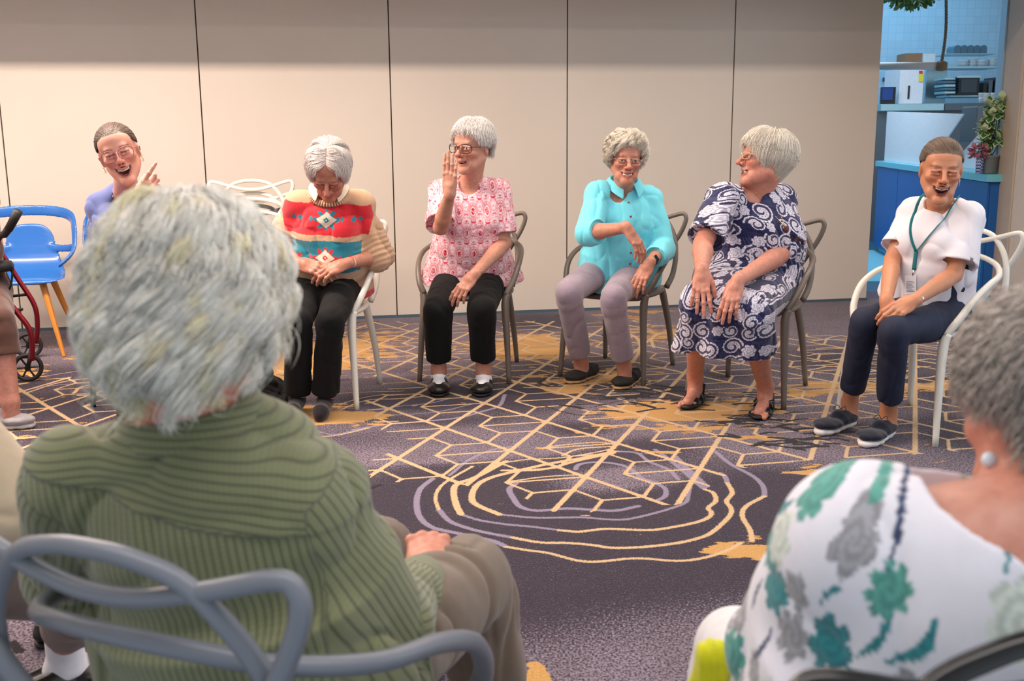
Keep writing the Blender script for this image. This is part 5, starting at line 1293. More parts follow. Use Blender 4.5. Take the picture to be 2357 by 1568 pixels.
# ------------------------------------------------------------------ woman in aqua shirt
def person_aqua():
    c = (.585, 5.53)
    J = J_(pelvis=seat_xyz(c, -29, .02, 0, .55), neck=W(1436, 424, 5.40), head=W(1441, 364, 5.28), shR=W(1378, 450, 5.38), shL=W(1494, 458, 5.46),
           elR=W(1356, 536, 5.22), wrR=W(1442, 524, 5.03), elL=W(1527, 572, 5.40), wrL=W(1496, 605, 5.15),
           hipR=W(1370, 630, 5.46), hipL=W(1455, 640, 5.46), knR=W(1308, 672, 5.06), knL=W(1410, 684, 4.98),
           anR=W(1338, 836, 5.33), anL=W(1437, 846, 5.18), ftR=Wz(1308, 884), ftL=Wz(1421, 898), fwd=A3(-.40, -.9, 0))
    hd = dict(M=frame(2, 6, 3), s=1.06, old=1, open=.28, smile=.8, eye=.55, nose=1.05, jaw=.93, cheek=1.05, browf=.3, brow=(.42, .3, .24), hairline=3)
    p = Person(J['pelvis']*[1, 1, 0], 'smiling woman in an aqua button-up shirt and lilac-grey trousers, one arm held across her waist')
    g = dict(torso=(.185, .135, .170, .120, .165, .110), belly=.025, bust=.05, arm=1.0, leg=1.05, neck=.052, sh=.052)
    hR = hand(J['wrR'], (.55, -.10, -.83), (.62, -.62, .40), 'R', curl=(.25, .3, .32, .3), spread=.35, thumb=(.25, .5), sc=1.05)
    hL = hand(J['wrL'], (-.50, -.30, -.80), (-.30, -.75, .55), 'L', curl=(.18, .2, .22, .25), spread=.55, thumb=(.35, .4), sc=1.05)
    s = build_body(J, g, hd, [hR, hL]); body_mesh(p, s, J, hd, (.59, .32, .24), [hbox(hR), hbox(hL)], scalp=(.55, .42, .36), mat=M_OLD)
    t = SDF(); up, side, fw = torso(t, J, g, .014)
    t.elc(J['pelvis']-up*.06, J['pelvis']+up*.12, side, (.235, .165), (.205, .150), .04, flat=True)
    sleeve(t, J, 'R', g, .022, .27, .064, 'long'); sleeve(t, J, 'L', g, .022, .62, .056, 'long')
    neck_cut(t, J, hd, r=.060, drop=.05, deep=.01)
    lo, hi = t.bounds(); t.disp(ridged(.0075, (7.5, 7.5, 3.8), seed=2.0), lo, hi)
    m_aq = fabric('aqua_linen', srgb(120, 224, 242), .8, 700, .06); p.sdf('shirt', t, .004, m_aq, label='aqua cotton shirt with turned-up sleeves')
    collar(p, 'collar', J, m_aq, r=.062, h=.042, dz=.022, gap=20, point=.035, tilt=.85)
    pts = []
    P0 = J['pelvis']-up*.03; P1 = J['neck']-up*.055
    for f in np.linspace(.02, .97, 8): q = surf_point(t, P0+(P1-P0)*f+fw*.30+side*(-.008), -fw, 300, .35); pts.append(q+fw*.001)
    mb = MB(); L_ = [surf_point(t, P0+(P1-P0)*f+fw*.30+side*.012, -fw, 300, .35) for f in np.linspace(-.05, 1.0, 30)]; mb.tube(L_, .0022, 5); mb.build('placket_edge', m_aq, p.root)
    button_row(p, pts, fw, .0062, plain('terracotta_button', srgb(170, 84, 66), .4))
    tr = trousers(J, g, .016, .83, .056, .066, thigh=.086, folds=.006); m_lil = fabric('lilac_grey_twill', srgb(152, 138, 152), .85); p.sdf('trousers', tr, .005, m_lil, label='lilac-grey straight trousers')
    m_sh = plain('black_canvas', srgb(30, 27, 26), .8, .2, 90); m_so = plain('tan_sole', srgb(176, 140, 100), .6)
    for a in 'RL': loafer(p, J['an'+a], J['ft'+a], m_sh, m_so, 'slip', .235, .043, label='black slip-on shoe with a tan sole')
    rr = np.random.RandomState(5)
    hair_part(p, J, hd, rr, [dict(n=9000, m=8, style='down', L=.05, th=.012, hl=0, curl=(.004, 1.2), noise=.004, drop=110), dict(n=13000, m=22, style='down', L=.070, th=.024, hl=0, curl=(.0115, 1.55), noise=.001, drop=106, inward=.1, frontL=.045, lift=1.6, per=45, lockr=.005)], (.88, .82, .71), .12, M_HAIR, .0006, label='short curly white-blonde hair')
    glasses(p, J, hd, m_silver, m_lens, w=.022, h=.014, z=-.002, y=.107, wire=.0006, rimless=False, label='fine wire-rimmed glasses')
    w0 = J['wrL']+(J['elL']-J['wrL'])*.10; band(p, 'watch_strap', w0, J['elL']-J['wrL'], .030, .022, m_blk, .25, label='black smartwatch strap')
    d = nrm(J['elL']-J['wrL']); nn = A3(.45, -.75, .35); nn = nrm(nn-d*np.dot(nn, d)); M = Matrix.Translation(Vector(w0+nn*.027)) @ Matrix([list(np.cross(d, nn))+[0], list(d)+[0], list(nn)+[0], [0, 0, 0, 1]]).transposed()
    mb = MB(); mb.box((-.017, -.020, -.003), (.017, .020, .008), M); mb.build('watch_face', plain('watch_glass', srgb(8, 8, 10), .1), p.root, False, bevel=.004)
    dL = nrm(hL['d']); nL = nrm(hL['n']-dL*np.dot(hL['n'], dL)); tL = np.cross(dL, nL); q = hL['W0']+(dL*.115-tL*.013-nL*.002)*1.05; band(p, 'ring', q, dL-nL*.25, .0105, .004, m_gold, 1.0, label='gold ring')
person_aqua()
# ------------------------------------------------------------------ woman in the knitted jumper
def person_jumper():
    c = (-.930, 5.045)
    J = J_(pelvis=seat_xyz(c, -9, -.03, -.03, .56), neck=W(757, 440, 4.98), head=W(757, 392, 4.80), shR=W(688, 474, 4.98), shL=W(828, 474, 5.0),
           elR=W(640, 566, 4.98), wrR=W(686, 606, 4.80), elL=W(872, 590, 5.0), wrL=W(800, 606, 4.80),
           hipR=W(712, 650, 5.02), hipL=W(795, 652, 5.02), knR=W(690, 742, 4.62), knL=W(760, 738, 4.62),
           anR=W(684, 915, 4.74), anL=W(748, 915, 4.72), ftR=Wz(668, 972), ftL=Wz(733, 975), fwd=A3(-.1, -.99, 0))
    hd = dict(M=frame(0, 42, 3), s=1.08, old=1, open=0, smile=.7, eye=0, nose=1.1, jaw=.95, browf=.3, brow=(.5, .42, .38), hairline=0)
    p = Person(J['pelvis']*[1, 1, 0], 'woman with bowed white head in a beige, red and teal jumper, hands clasped')
    g = dict(torso=(.180, .135, .170, .125, .160, .112), belly=.05, bust=.045, arm=.95, leg=1.0, neck=.050, sh=.046)
    hR = hand(J['wrR'], (.93, -.25, -.22), (.05, -.75, .65), 'R', curl=(.30, .32, .36, .40), spread=.5, thumb=(.3, .3), sc=1.05)
    hL = hand(J['wrL'], (-.93, -.30, -.30), (-.05, -.65, .72), 'L', curl=(.34, .36, .4, .45), spread=.5, thumb=(.3, .3), sc=1.05)
    hL['W0'] = hL['W0']-A3(0, .012, .0)
    s = build_body(J, g, hd, [hR, hL]); body_mesh(p, s, J, hd, (.54, .27, .195), [hbox(hR), hbox(hL)], scalp=(.72, .55, .52), mat=M_OLD)
    t = SDF(); up, side, fw = torso(t, J, g, .020)
    t.elc(J['pelvis']-up*.030, J['pelvis']+up*.10, side, (.215, .160), (.205, .165), .03, flat=True); t.el(J['pelvis']+up*.13+fw*.05, (.195, .15, .10), None, .04)
    sleeve(t, J, 'R', g, .026, .10, .056, 'long', hollow=.010); sleeve(t, J, 'L', g, .026, .14, .058, 'long', hollow=.010)
    for a in 'LR':   # pushed-up cuff roll
        d = nrm(J['wr'+a]-J['el'+a]); q = J['el'+a]+d*.02; t.rc(q-d*.03, q+d*.006, .060, .062, .02)
    neck_cut(t, J, hd, r=.068, drop=.030, fw=fw)
    lo, hi = t.bounds(); t.disp(ridged(.008, (6.5, 6.5, 6.5), seed=5.0), lo, hi)
    dd = {a: nrm(J['el'+a]-J['sh'+a]) for a in 'LR'}
    def cuff(P):
        o = np.zeros(P.shape[:-1])
        for a in 'LR': q = P-J['el'+a]; h = q@dd[a]; o += .0035*np.sin(h*230+4*vnoise(P, (8, 8, 8)))*np.exp(-((h+.03)/.07)**2)*(np.sqrt((q*q).sum(-1)) < .16)
        return o
    t.disp(cuff, lo, hi)
    beige, red, teal, cream = [np.array(srgb(*c_)) for c_ in ((206, 166, 132), (214, 18, 40), (0, 124, 146), (232, 220, 198))]
    def colf(V):
        x, y, h = bf_coords(J, V); n_ = vnoise(V, (26, 26, 26))*.004+vnoise(V, (60, 60, 60))*.002
        H = np.linalg.norm(J['neck']-J['pelvis']); col = np.tile(beige, (len(V), 1)); front = y > -.02
        bend = .55*x*x; hh = h-n_
        tR = np.clip((V-J['shR'])@dd['R'], -1, 1); tL = (V-J['shL'])@dd['L']
        arm = np.abs(x) > .165+.02*(hh-.3)
        rd = (hh > H*.63-bend*.3) & (hh < H*.915) & (np.abs(x) < .215-.25*np.abs(hh-H*.80)) & front
        col[rd] = red
        te = (hh > H*.26+bend*.6) & (hh < H*.575-bend*.3) & (np.abs(x) < .19) & front & (~arm); col[te] = teal
        hem = (hh < .0) ; col[hem] = red
        def med(cx, ch, fg, ring, mid, sz=1.0):
            dx = (x-cx)/sz; dh = (hh-ch)/sz; r = np.abs(dx)/.048+np.abs(dh)/.034
            ang = np.arctan2(dh, dx); rad = np.hypot(dx/1.35, dh); star = rad < .036*(1+.28*np.sign(np.sin(ang*8+PI/2))*np.abs(np.sin(ang*8+PI/2))**.6)
            k = star & front & (~arm); col[k] = ring
            k = (r < 1) & front; col[k] = cream
            k = (np.abs(dx)/.016+np.abs(dh)/.012 < 1) & front; col[k] = ring
            k = (np.hypot(dx, dh) < .004) & front; col[k] = cream
            for sx in (-1, 1):
                for q, w_ in ((.072, .011), (.125, .014), (.155, .012)):
                    if q > .15 and fg is teal: continue
                    k = (np.abs(dh) < (w_*(1-(np.abs(dx-sx*q))/w_))*.95) & (np.abs(dx-sx*q) < w_) & front; col[k] = mid
        med(0.0, H*.775, red, teal, teal, 1.0); med(.0, H*.425, teal, red, red, .95)
        q = (hh > H*.86) & (hh < H*1.0)
        w_ = (tR > .02) & arm & (h < H*.7)
        return col*(1+vnoise(V, (40, 40, 40))[:, None]*.06)
    m_kn, nt, b = nmat('wool_knit', None, .95); a_ = nt.nodes.new('ShaderNodeAttribute'); a_.attribute_name = 'Col'
    wv_ = nt.nodes.new('ShaderNodeTexWave'); wv_.inputs['Scale'].default_value = 75; wv_.inputs['Distortion'].default_value = 1.5; wv_.inputs['Detail Scale'].default_value = 30; nt.links.new(nt.nodes.new('ShaderNodeTexCoord').outputs['Object'], wv_.inputs[0])
    nt.links.new(mixc(nt, math_n(nt, 'MULTIPLY', wv_.outputs['Fac'], .35), a_.outputs['Color'], mixc(nt, 1.0, a_.outputs['Color'], (.6, .55, .5), 'MULTIPLY')), b.inputs['Base Color']); bump(nt, b, wv_.outputs['Fac'], .5, .003)
    b.inputs['Sheen Weight'].default_value = .35
    p.sdf('jumper', t, .0033, m_kn, colfn=colf, label='beige wool jumper with red and teal bands and star medallions')
    collar(p, 'collar', J, fabric('cream_cotton', srgb(226, 214, 196)), r=.064, h=.035, dz=.040, gap=26, point=.040, tilt=.80, label='cream shirt collar')
    mb = MB(); cc = J['neck']-up*.012+fw*.016
    for i_ in range(44):
        ph = 2*PI*i_/44; dr = side*math.sin(ph)*1.08+fw*math.cos(ph)*1.05; mb.tube([cc+dr*.070+up*(.010-.022*max(0, math.cos(ph))), cc+dr*.086+up*(-.002-.034*max(0, math.cos(ph)))], .0050, 6)
    mb.build('ribbed_neckband', fabric('beige_rib', srgb(206, 166, 132), .9), p.root)
    tr = trousers(J, g, .014, .93, .064, .064, thigh=.088, folds=.006); p.sdf('trousers', tr, .005, m_blkc, label='long black trousers')
    for a in 'RL': sock(p, J['an'+a], fabric('black_sock', srgb(26, 18, 24)), .12, .036, 'black sock', J['ft'+a], 'sock', True)
    hair_part(p, J, hd, np.random.RandomState(8), [dict(n=9000, m=14, style='down', L=.115, th=.020, hl=0, curl=(.004, .8), part=.0, noise=.004, drop=104, frontL=.062, inward=.25)], (.92, .85, .82), .10, M_HAIR, .0007, label='straight white hair parted in the middle')
    band(p, 'wristwatch', J['wrL']+(J['elL']-J['wrL'])*.10, J['elL']-J['wrL'], .0295, .011, plain('pink_strap', srgb(226, 178, 168), .5), .3, label='watch with a pale pink strap')
    return J
person_jumper()
bag = SDF()   # black shoes / bag on the floor beside the jumper woman
c_ = Wz(628, 942); bag.el(c_+A3(-.03, .06, .075), (.10, .09, .075), None, .03); bag.rc(c_+A3(.0, .02, .13), c_+A3(-.02, .05, .17), .035, .02, .03); bag.el(c_+A3(.05, .0, .04), (.07, .10, .045), None, .03)
lo, hi = bag.bounds(); bag.disp(ridged(.010, (11, 11, 11)), lo, hi); V, F = bag.mesh(.005, smooth=1); V[:, 2] = np.maximum(V[:, 2], .002)
tag(mesh_obj('soft_bag', V, F, m_blkc), 'crumpled soft black bag on the carpet beside the black socks', 'bag')
# ------------------------------------------------------------------ woman in navy paisley dress
def paisley(U, Vv, seed=4, cell=.070):
    "returns white-coverage 0..1 and tint for 2-D cloth coordinates"
    r = np.random.RandomState(seed); T = 24; jx, jy = r.rand(T, T)*.5+.25, r.rand(T, T)*.5+.25; ph, hd_, kind, sz = r.rand(T, T)*6.28, r.rand(T, T) > .5, r.rand(T, T), .8+.35*r.rand(T, T)
    cu, cv = np.floor(U/cell).astype(int), np.floor(Vv/cell).astype(int); best = np.full(U.shape, 9.0); W_ = np.zeros(U.shape); 
    for du in (-1, 0, 1):
        for dv in (-1, 0, 1):
            a, b_ = (cu+du) % T, (cv+dv) % T; x = U-(cu+du+jx[a, b_])*cell; y = Vv-(cv+dv+jy[a, b_])*cell
            R = .036*sz[a, b_]; rr = np.hypot(x, y)/R; th = np.arctan2(y, x)*np.where(hd_[a, b_], 1, -1)+ph[a, b_]
            th = th-2*PI*np.floor(th/(2*PI)); edge = (.62+.62*(th/(2*PI))); edge = edge+.05*np.abs(np.sin(th*7))
            q = rr/edge; k = q < np.minimum(best, 1.18)
            sp = q*1.0; w = np.zeros(U.shape)
            flower = kind[a, b_] > .74
            arm_ = np.abs(((rr*1.55-th/(2*PI)) % 1)-.5)*2           # spiral arms
            w = np.where(sp > .84, 1.0, np.where(sp > .74, .05, np.where(arm_ > .36, .92, .04)))
            w = np.where((sp > .86) & (np.abs(np.sin(th*9)) < .25), .25, w); w = np.where((arm_ > .8) & (np.sin(th*11+rr*9) > .3) & (sp < .74), .25, w)
            w = np.where(rr < .16, .9, w)
            fl_ = np.where(rr < .62+.22*np.abs(np.sin(th*3.5)), .45+.5*(np.sin(rr*21+np.sin(th*7)*1.4) > -.1), 0); w = np.where(flower, fl_, w)
            W_ = np.where(k & (np.where(flower, rr < .9, q < 1.0)), w, W_); best = np.where(k & (np.where(flower, rr < .9, q < 1.0)), q, best)
    bg = best > 8
    return W_, bg
def person_paisley():
    c = (1.185, 5.045)
    J = J_(pelvis=seat_xyz(c, -30, -.01, 0, .57), neck=W(1738, 436, 4.98), head=W(1762, 368, 4.92), shR=W(1664, 458, 4.86), shL=W(1796, 460, 5.06),
           elR=W(1618, 562, 4.66), wrR=W(1615, 622, 4.44), elL=W(1806, 580, 4.90), wrL=W(1698, 646, 4.38),
           hipR=W(1690, 640, 4.98), hipL=W(1795, 650, 5.02), knR=W(1608, 690, 4.50), knL=W(1722, 715, 4.42),
           anR=W(1600, 868, 4.86), anL=W(1762, 890, 4.70), ftR=Wz(1578, 944), ftL=Wz(1744, 968), fwd=A3(-.5, -.866, 0))
    hd = dict(M=frame(-84, -10, -4), s=1.12, old=1, open=.35, smile=.7, eye=.6, nose=1.06, jaw=1.05, cheek=1.05, browf=.2, brow=(.5, .42, .38), hairline=4)
    p = Person(J['pelvis']*[1, 1, 0], 'woman in a navy and white paisley dress, turning her head to the left and laughing')
    g = dict(torso=(.215, .160, .205, .155, .185, .135), belly=.05, bust=.075, bz=.55, arm=1.18, leg=1.05, bleg=1.0, neck=.060, sh=.054, toes=1)
    hR = hand(J['wrR'], (-.08, -.42, -.88), (-.20, -.80, .46), 'R', curl=(.14, .14, .16, .2), spread=1.1, thumb=(.5, .3), sc=1.05)
    hL = hand(J['wrL'], (-.36, -.40, -.84), (-.30, -.80, .45), 'L', curl=(.22, .25, .28, .3), spread=.5, thumb=(.3, .5), sc=1.05)
    s = build_body(J, g, hd, [hR, hL]); up, side, fw = body_frame(J)
    s.rc(J['neck']-up*.02+fw*.03, J['head']+hd['M']@A3(0, .04, -.092), .042, .034, .03)
    feet = [box_around([J['an'+a], J['ft'+a]], .05) for a in 'RL']
    body_mesh(p, s, J, hd, (.60, .315, .245), [hbox(hR), hbox(hL)]+feet, scalp=(.72, .66, .58), mat=M_OLD)
    t = SDF(); torso(t, J, g, .016)
    for a in 'LR': sleeve(t, J, a, g, .026, .86, .098 if a == 'L' else .085)
    # lap and skirt: cones to the knees, wide curtain to the hem
    t.rc(J['hipR'], J['knR'], .118, .080, .05); t.rc(J['hipL'], J['knL'], .118, .080, .05); t.rc(J['pelvis']+up*.05, J['pelvis']+up*.02+fw*.05, .17, .17, .05)
    mid = lambda f: (J['knR']*(1-f)+J['knL']*f)
    t.rc((J['hipR']+J['hipL'])/2, mid(.5), .11, .075, .06)
    hemR, hemL = W(1604, 800, 4.62), W(1742, 812, 4.50)
    for f0, f1 in ((0, .5), (.5, 1)): pass
    uu = nrm(J['knL']-J['knR'])
    kc = mid(.5); hc = (hemR+hemL)/2; wk = np.linalg.norm(J['knL']-J['knR'])/2
    t.elc(kc-A3(0, 0, .02), hc+A3(0, .02, -.012), uu, (wk+.070, .095), (wk+.150, .145), .05, flat=True)
    t.lelc(hc+A3(0, .02, .02), hc+A3(0, .02, -.10), uu, (wk+.125, .122), (wk+.150, .145), .004, 's', flat=True)
    t.lelc(hc+A3(0, .02, -.014), hc+A3(0, .02, -.30), uu, (.6, .6), (.6, .6), .001, 's', flat=True)
    neck_cut(t, J, hd, r=.082, drop=.050, deep=.012, wide=1.2)
    lo, hi = t.bounds()
    def folds(P):
        z = P[..., 2]; q = (P-kc)@uu; w = np.clip((.62-z)/.25, 0, 1); a = np.clip((z-.52)/.1, 0, 1)*np.clip((.86-z)/.1, 0, 1)
        f = -.014*np.cos(q*34+3*vnoise(P, (3, 3, 2)))*w; q2 = (P-J['pelvis'])@side; y2 = (P-J['pelvis'])@fw
        return f-.006*np.cos(q2*170+2*vnoise(P, (6, 6, 3)))*a*np.exp(-(q2/.09)**2)*(y2 > 0)
    t.disp(folds, lo, hi); t.disp(ridged(.006, (7, 7, 4), seed=9.0), lo, hi)
    navy, white, mid_ = [np.array(srgb(*c_)) for c_ in ((22, 25, 70), (226, 222, 240), (84, 90, 140))]
    def colf(V):
        x, y, h = bf_coords(J, V); low = V[:, 2] < .56; lap = (V[:, 2] < .66) & (y > .12)
        U = np.where(low | lap, (V-kc)@uu, np.where(np.abs(x) < .2, x, np.sign(x)*(.2+np.abs(y)*.8))); Vv = np.where(lap & ~low, .56+(.4-y)*.9, V[:, 2]); back = y < -.05; U = np.where(back & ~low, U+3, U)
        w, bg = paisley(U+5.0+.01*vnoise(V, (9, 9, 9)), Vv+5.0)
        dots = ((np.abs(((U*170) % 1)-.5) < .2) & (np.abs(((Vv*170) % 1)-.5) < .2)); base = np.where((vnoise(V, (11, 11, 11)) > -.1)[:, None] & dots[:, None], mid_, navy)
        return np.where(bg[:, None], base, navy*(1-w[:, None])+white*w[:, None])
    p.sdf('dress', t, .0031, fabric('paisley_viscose', None, .75, attr=True, var=.05), colfn=colf, label='navy dress with white paisley swirls and short sleeves')
    for a in 'RL': loafer(p, J['an'+a], J['ft'+a], plain('black_patent', srgb(14, 13, 14), .2), m_soleb, 'sandal', .245, .046, 'sandal', .026, 'black two-strap sandal with open toe')
    hair_part(p, J, hd, np.random.RandomState(12), [dict(n=15000, m=13, style='down', L=.105, th=.026, hl=4, curl=(.004, .7), part=None, noise=.004, drop=108, inward=.75, swirl=.0, frontL=.050)], (.90, .85, .76), .12, M_HAIR, .0006, label='silver-blonde bobbed hair')
    glasses(p, J, hd, plain('pale_gold_frame', srgb(226, 206, 176), .3), m_lens, w=.024, h=.014, z=.002, y=.103, wire=.0011, label='rimless glasses with pale arms')
    # pendant
    a0 = surf_point(s, J['neck']+side*.07+up*.01+fw*.2, -fw, 200, .4); a1 = surf_point(s, J['neck']-side*.06+up*.01+fw*.2, -fw, 200, .4); pd = surf_point(t, J['neck']-up*.155+fw*.3-side*.01, -fw, 200, .4)+fw*.006
    mb = MB()
    for q in (a0, a1):
        mdl = surf_point(s, (q+pd)/2+up*.02+fw*.2, -fw, 200, .5)+fw*.002; mb.tube(spline([q+fw*.001, mdl, pd+up*.01], 6), .0012, 5)
    o = mb.build('necklace', m_gold, p.root); o['label'] = 'fine gold chain'
    M = Matrix.Translation(Vector(pd)) @ Vector(fw).to_track_quat('Z', 'Y').to_matrix().to_4x4(); mb = MB(); mb.lathe((0, 0, 0), [(.010, 0), (.016, .001), (.016, .004), (.012, .006)], 20, M=M); mb.build('pendant', plain('amber_stone', srgb(96, 30, 22), .15), o)
    dR = nrm(hR['d']); nR = nrm(hR['n']-dR*np.dot(hR['n'], dR)); tR = -np.cross(dR, nR); q = hR['W0']+(dR*.118-tR*.016-nR*.002)*1.05; band(p, 'ring', q, dR-nR*.2, .0108, .004, m_gold, 1.0, label='gold ring')
person_paisley()
# ------------------------------------------------------------------ woman in white tee with lanyard
def person_white():
    c = (1.79, 4.45)
    J = J_(pelvis=seat_xyz(c, -53, .0, 0, .56), neck=W(2168, 460, 4.42), head=W(2166, 390, 4.28), shR=W(2100, 492, 4.50), shL=W(2228, 502, 4.34),
           elR=W(2054, 598, 4.42), wrR=W(2040, 694, 4.12), elL=W(2196, 632, 4.26), wrL=W(2104, 692, 4.06),
           hipR=W(2110, 720, 4.52), hipL=W(2190, 735, 4.36), knR=W(1993, 738, 4.14), knL=W(2058, 762, 4.00),
           anR=W(1956, 925, 4.42), anL=W(2045, 950, 4.26), ftR=Wz(1884, 1004), ftL=Wz(1988, 1032), fwd=A3(-.62, -.78, 0))
    hd = dict(M=frame(-14, 6, 3), s=1.04, old=.6, open=.95, smile=1.0, eye=.12, nose=1.08, jaw=.98, cheek=1.2, browf=.8, brow=(.17, .10, .07), hairline=15)
    p = Person(J['pelvis']*[1, 1, 0], 'laughing woman in a white tee, teal lanyard and dark jeans, by the kitchen opening')
    g = dict(torso=(.170, .120, .145, .105, .155, .108), belly=.015, bust=.055, arm=.92, leg=.98, neck=.049, sh=.046)
    hR = hand(J['wrR'], (.10, -.38, -.90), (-.62, -.72, -.05), 'R', curl=(.28, .3, .32, .34), spread=.4, thumb=(.25, .5), sc=.98)
    hL = hand(J['wrL'], (-.86, -.28, -.38), (-.05, -.72, .68), 'L', curl=(.42, .45, .5, .55), spread=.3, thumb=(.2, .4), sc=.98)
    s = build_body(J, g, hd, [hR, hL]); body_mesh(p, s, J, hd, (.60, .315, .19), [hbox(hR), hbox(hL)], scalp=(.13, .085, .06), mat=M_YNG, old=False)
    t = SDF(); up, side, fw = torso(t, J, g, .016)
    t.elc(J['pelvis']+up*.005, J['pelvis']+up*.16, side, (.195, .140), (.180, .140), .04, flat=True)
    for a in 'LR': sleeve(t, J, a, g, .022, .74 if a == 'R' else .80, .074 if a == 'R' else .080)
    neck_cut(t, J, hd, r=.072, drop=.024)
    lo, hi = t.bounds(); t.disp(ridged(.0075, (6.5, 6.5, 3.5), seed=12.0), lo, hi)
    m_wt = fabric('white_jersey', srgb(226, 222, 230), .85, var=.03); p.sdf('tee_shirt', t, .004, m_wt, label='plain white boxy tee shirt')
    tr = trousers(J, g, .012, .80, .052, .062, thigh=.086, folds=.005)
    m_jn, nt, b = nmat('dark_denim', srgb(20, 27, 48), .8); tcj = nt.nodes.new('ShaderNodeTexCoord').outputs['Object']; nt.links.new(mixc(nt, noise_n(nt, 9, 3, tcj), srgb(14, 20, 38), srgb(30, 40, 70)), b.inputs['Base Color']); bump(nt, b, noise_n(nt, 800, 1, tcj), .4, .0006)
    p.sdf('jeans', tr, .0045, m_jn, label='dark indigo ankle-length jeans')
    p.lace_mat = plain('navy_lace', srgb(10, 14, 30), .8)
    m_kn = fabric('navy_knit_shoe', srgb(12, 17, 36), .85); m_ws = plain('white_foam_sole', srgb(222, 216, 214), .5)
    for a in 'RL':
        sock(p, J['an'+a], fabric('off_white_sock', srgb(216, 206, 200)), .105, .034, 'white ankle sock')
        loafer(p, J['an'+a], J['ft'+a], m_kn, m_ws, 'sneaker', .255, .043, 'trainer', .034, 'navy knitted trainer with a white sole')
    br = (.145, .095, .065)
    hair_part(p, J, hd, np.random.RandomState(21), [dict(n=5200, m=12, style='back', L=.1, th=.007, hl=15, bun=(0.02, -.108, .035), noise=.002), dict(n=60, m=10, style='down', L=.10, th=.012, hl=-4, noise=.004, drop=95, r=.0004, root=lambda T, P: (np.abs(P) > 60) & (np.abs(P) < 100) & (T > 75))], br, .28, M_HAIR, .0009, label='dark blonde hair pulled back smoothly')
    # lanyard
    m_ln = plain('teal_ribbon', srgb(0, 112, 118), .6, .12, 160); tip = surf_point(t, J['neck']-up*.285+fw*.3-side*.01, -fw, 300, .5)+fw*.006; o0 = None; join = surf_point(t, J['neck']-up*.205+fw*.3-side*.012, -fw, 300, .5)+fw*.004; L = []
    for sx in (-1, 1):
        P_ = []
        for f in np.linspace(0, 1, 12):
            q = (J['neck']+side*sx*.070+up*.008)*(1-f)+join*f+side*sx*.018*math.sin(f*PI); q = q+fw*.13; r_ = surf_point(t, q, -fw, 200, .3); r2 = surf_point(s, q, -fw, 200, .3); P_.append(r_+fw*.004 if np.dot(r_-r2, fw) > 0 else r2+fw*.004)
        L.append(P_)
    mb = MB()
    for P_ in L: mb.tube(spline([J['neck']+side*(-1 if P_ is L[0] else 1)*.058+up*.022-fw*.025]+P_, 3), .0085, 6, flat=.14, upv=fw)
    mb.tube(spline([join, (join+tip)/2, tip], 4), .0085, 6, flat=.2, upv=fw); o = mb.build('lanyard', m_ln, p.root); o['label'] = 'teal ribbon lanyard'
    mb = MB(); mb.tube([tip, tip-up*.022+fw*.004], .0032, 6); mb.build('lanyard_clip', m_silver, o)
    ct_ = surf_point(t, tip-up*.062+fw*.25, -fw, 300, .5)+fw*.016; M = Matrix.Translation(Vector(ct_)) @ Matrix([list(side)+[0], list(nrm(fw+up*.25))+[0], list(nrm(up-fw*.25))+[0], [0, 0, 0, 1]]).transposed() @ Matrix.Rotation(math.radians(-14), 4, 'Y')
    mb = MB(); mb.box((-.024, -.001, -.040), (.024, .001, .040), M); cd_ = mb.build('name_card', plain('white_card', srgb(228, 226, 232), .4), o, False)
    mb = MB(); [mb.box((-.017, .0012, z_), (.017-.006*(k_ % 3), .0016, z_+.0022), M) for k_, z_ in enumerate(np.linspace(-.03, .012, 8))]; mb.build('card_text', plain('grey_ink', srgb(120, 120, 140), .5), cd_, False)
    band(p, 'wristwatch', J['wrL']+(J['elL']-J['wrL'])*.07, J['elL']-J['wrL'], .0275, .015, m_silver, .3, label='silver wristwatch with a white face')
    band(p, 'bracelet', J['wrR']+(J['elR']-J['wrR'])*.04, J['elR']-J['wrR'], .0285, .006, m_silver, .8, label='thin silver bracelet')
    mb = MB(); e0 = J['head']+hd['M']@A3(-.078, -.004, -.050); mb.tube([e0+hd['M']@A3(.002*math.sin(a), .012*math.sin(a), .013*math.cos(a)) for a in np.linspace(0, 2*PI, 24, endpoint=False)], .0011, 6, True); mb.build('hoop_earring', m_silver, p.root)
person_white()
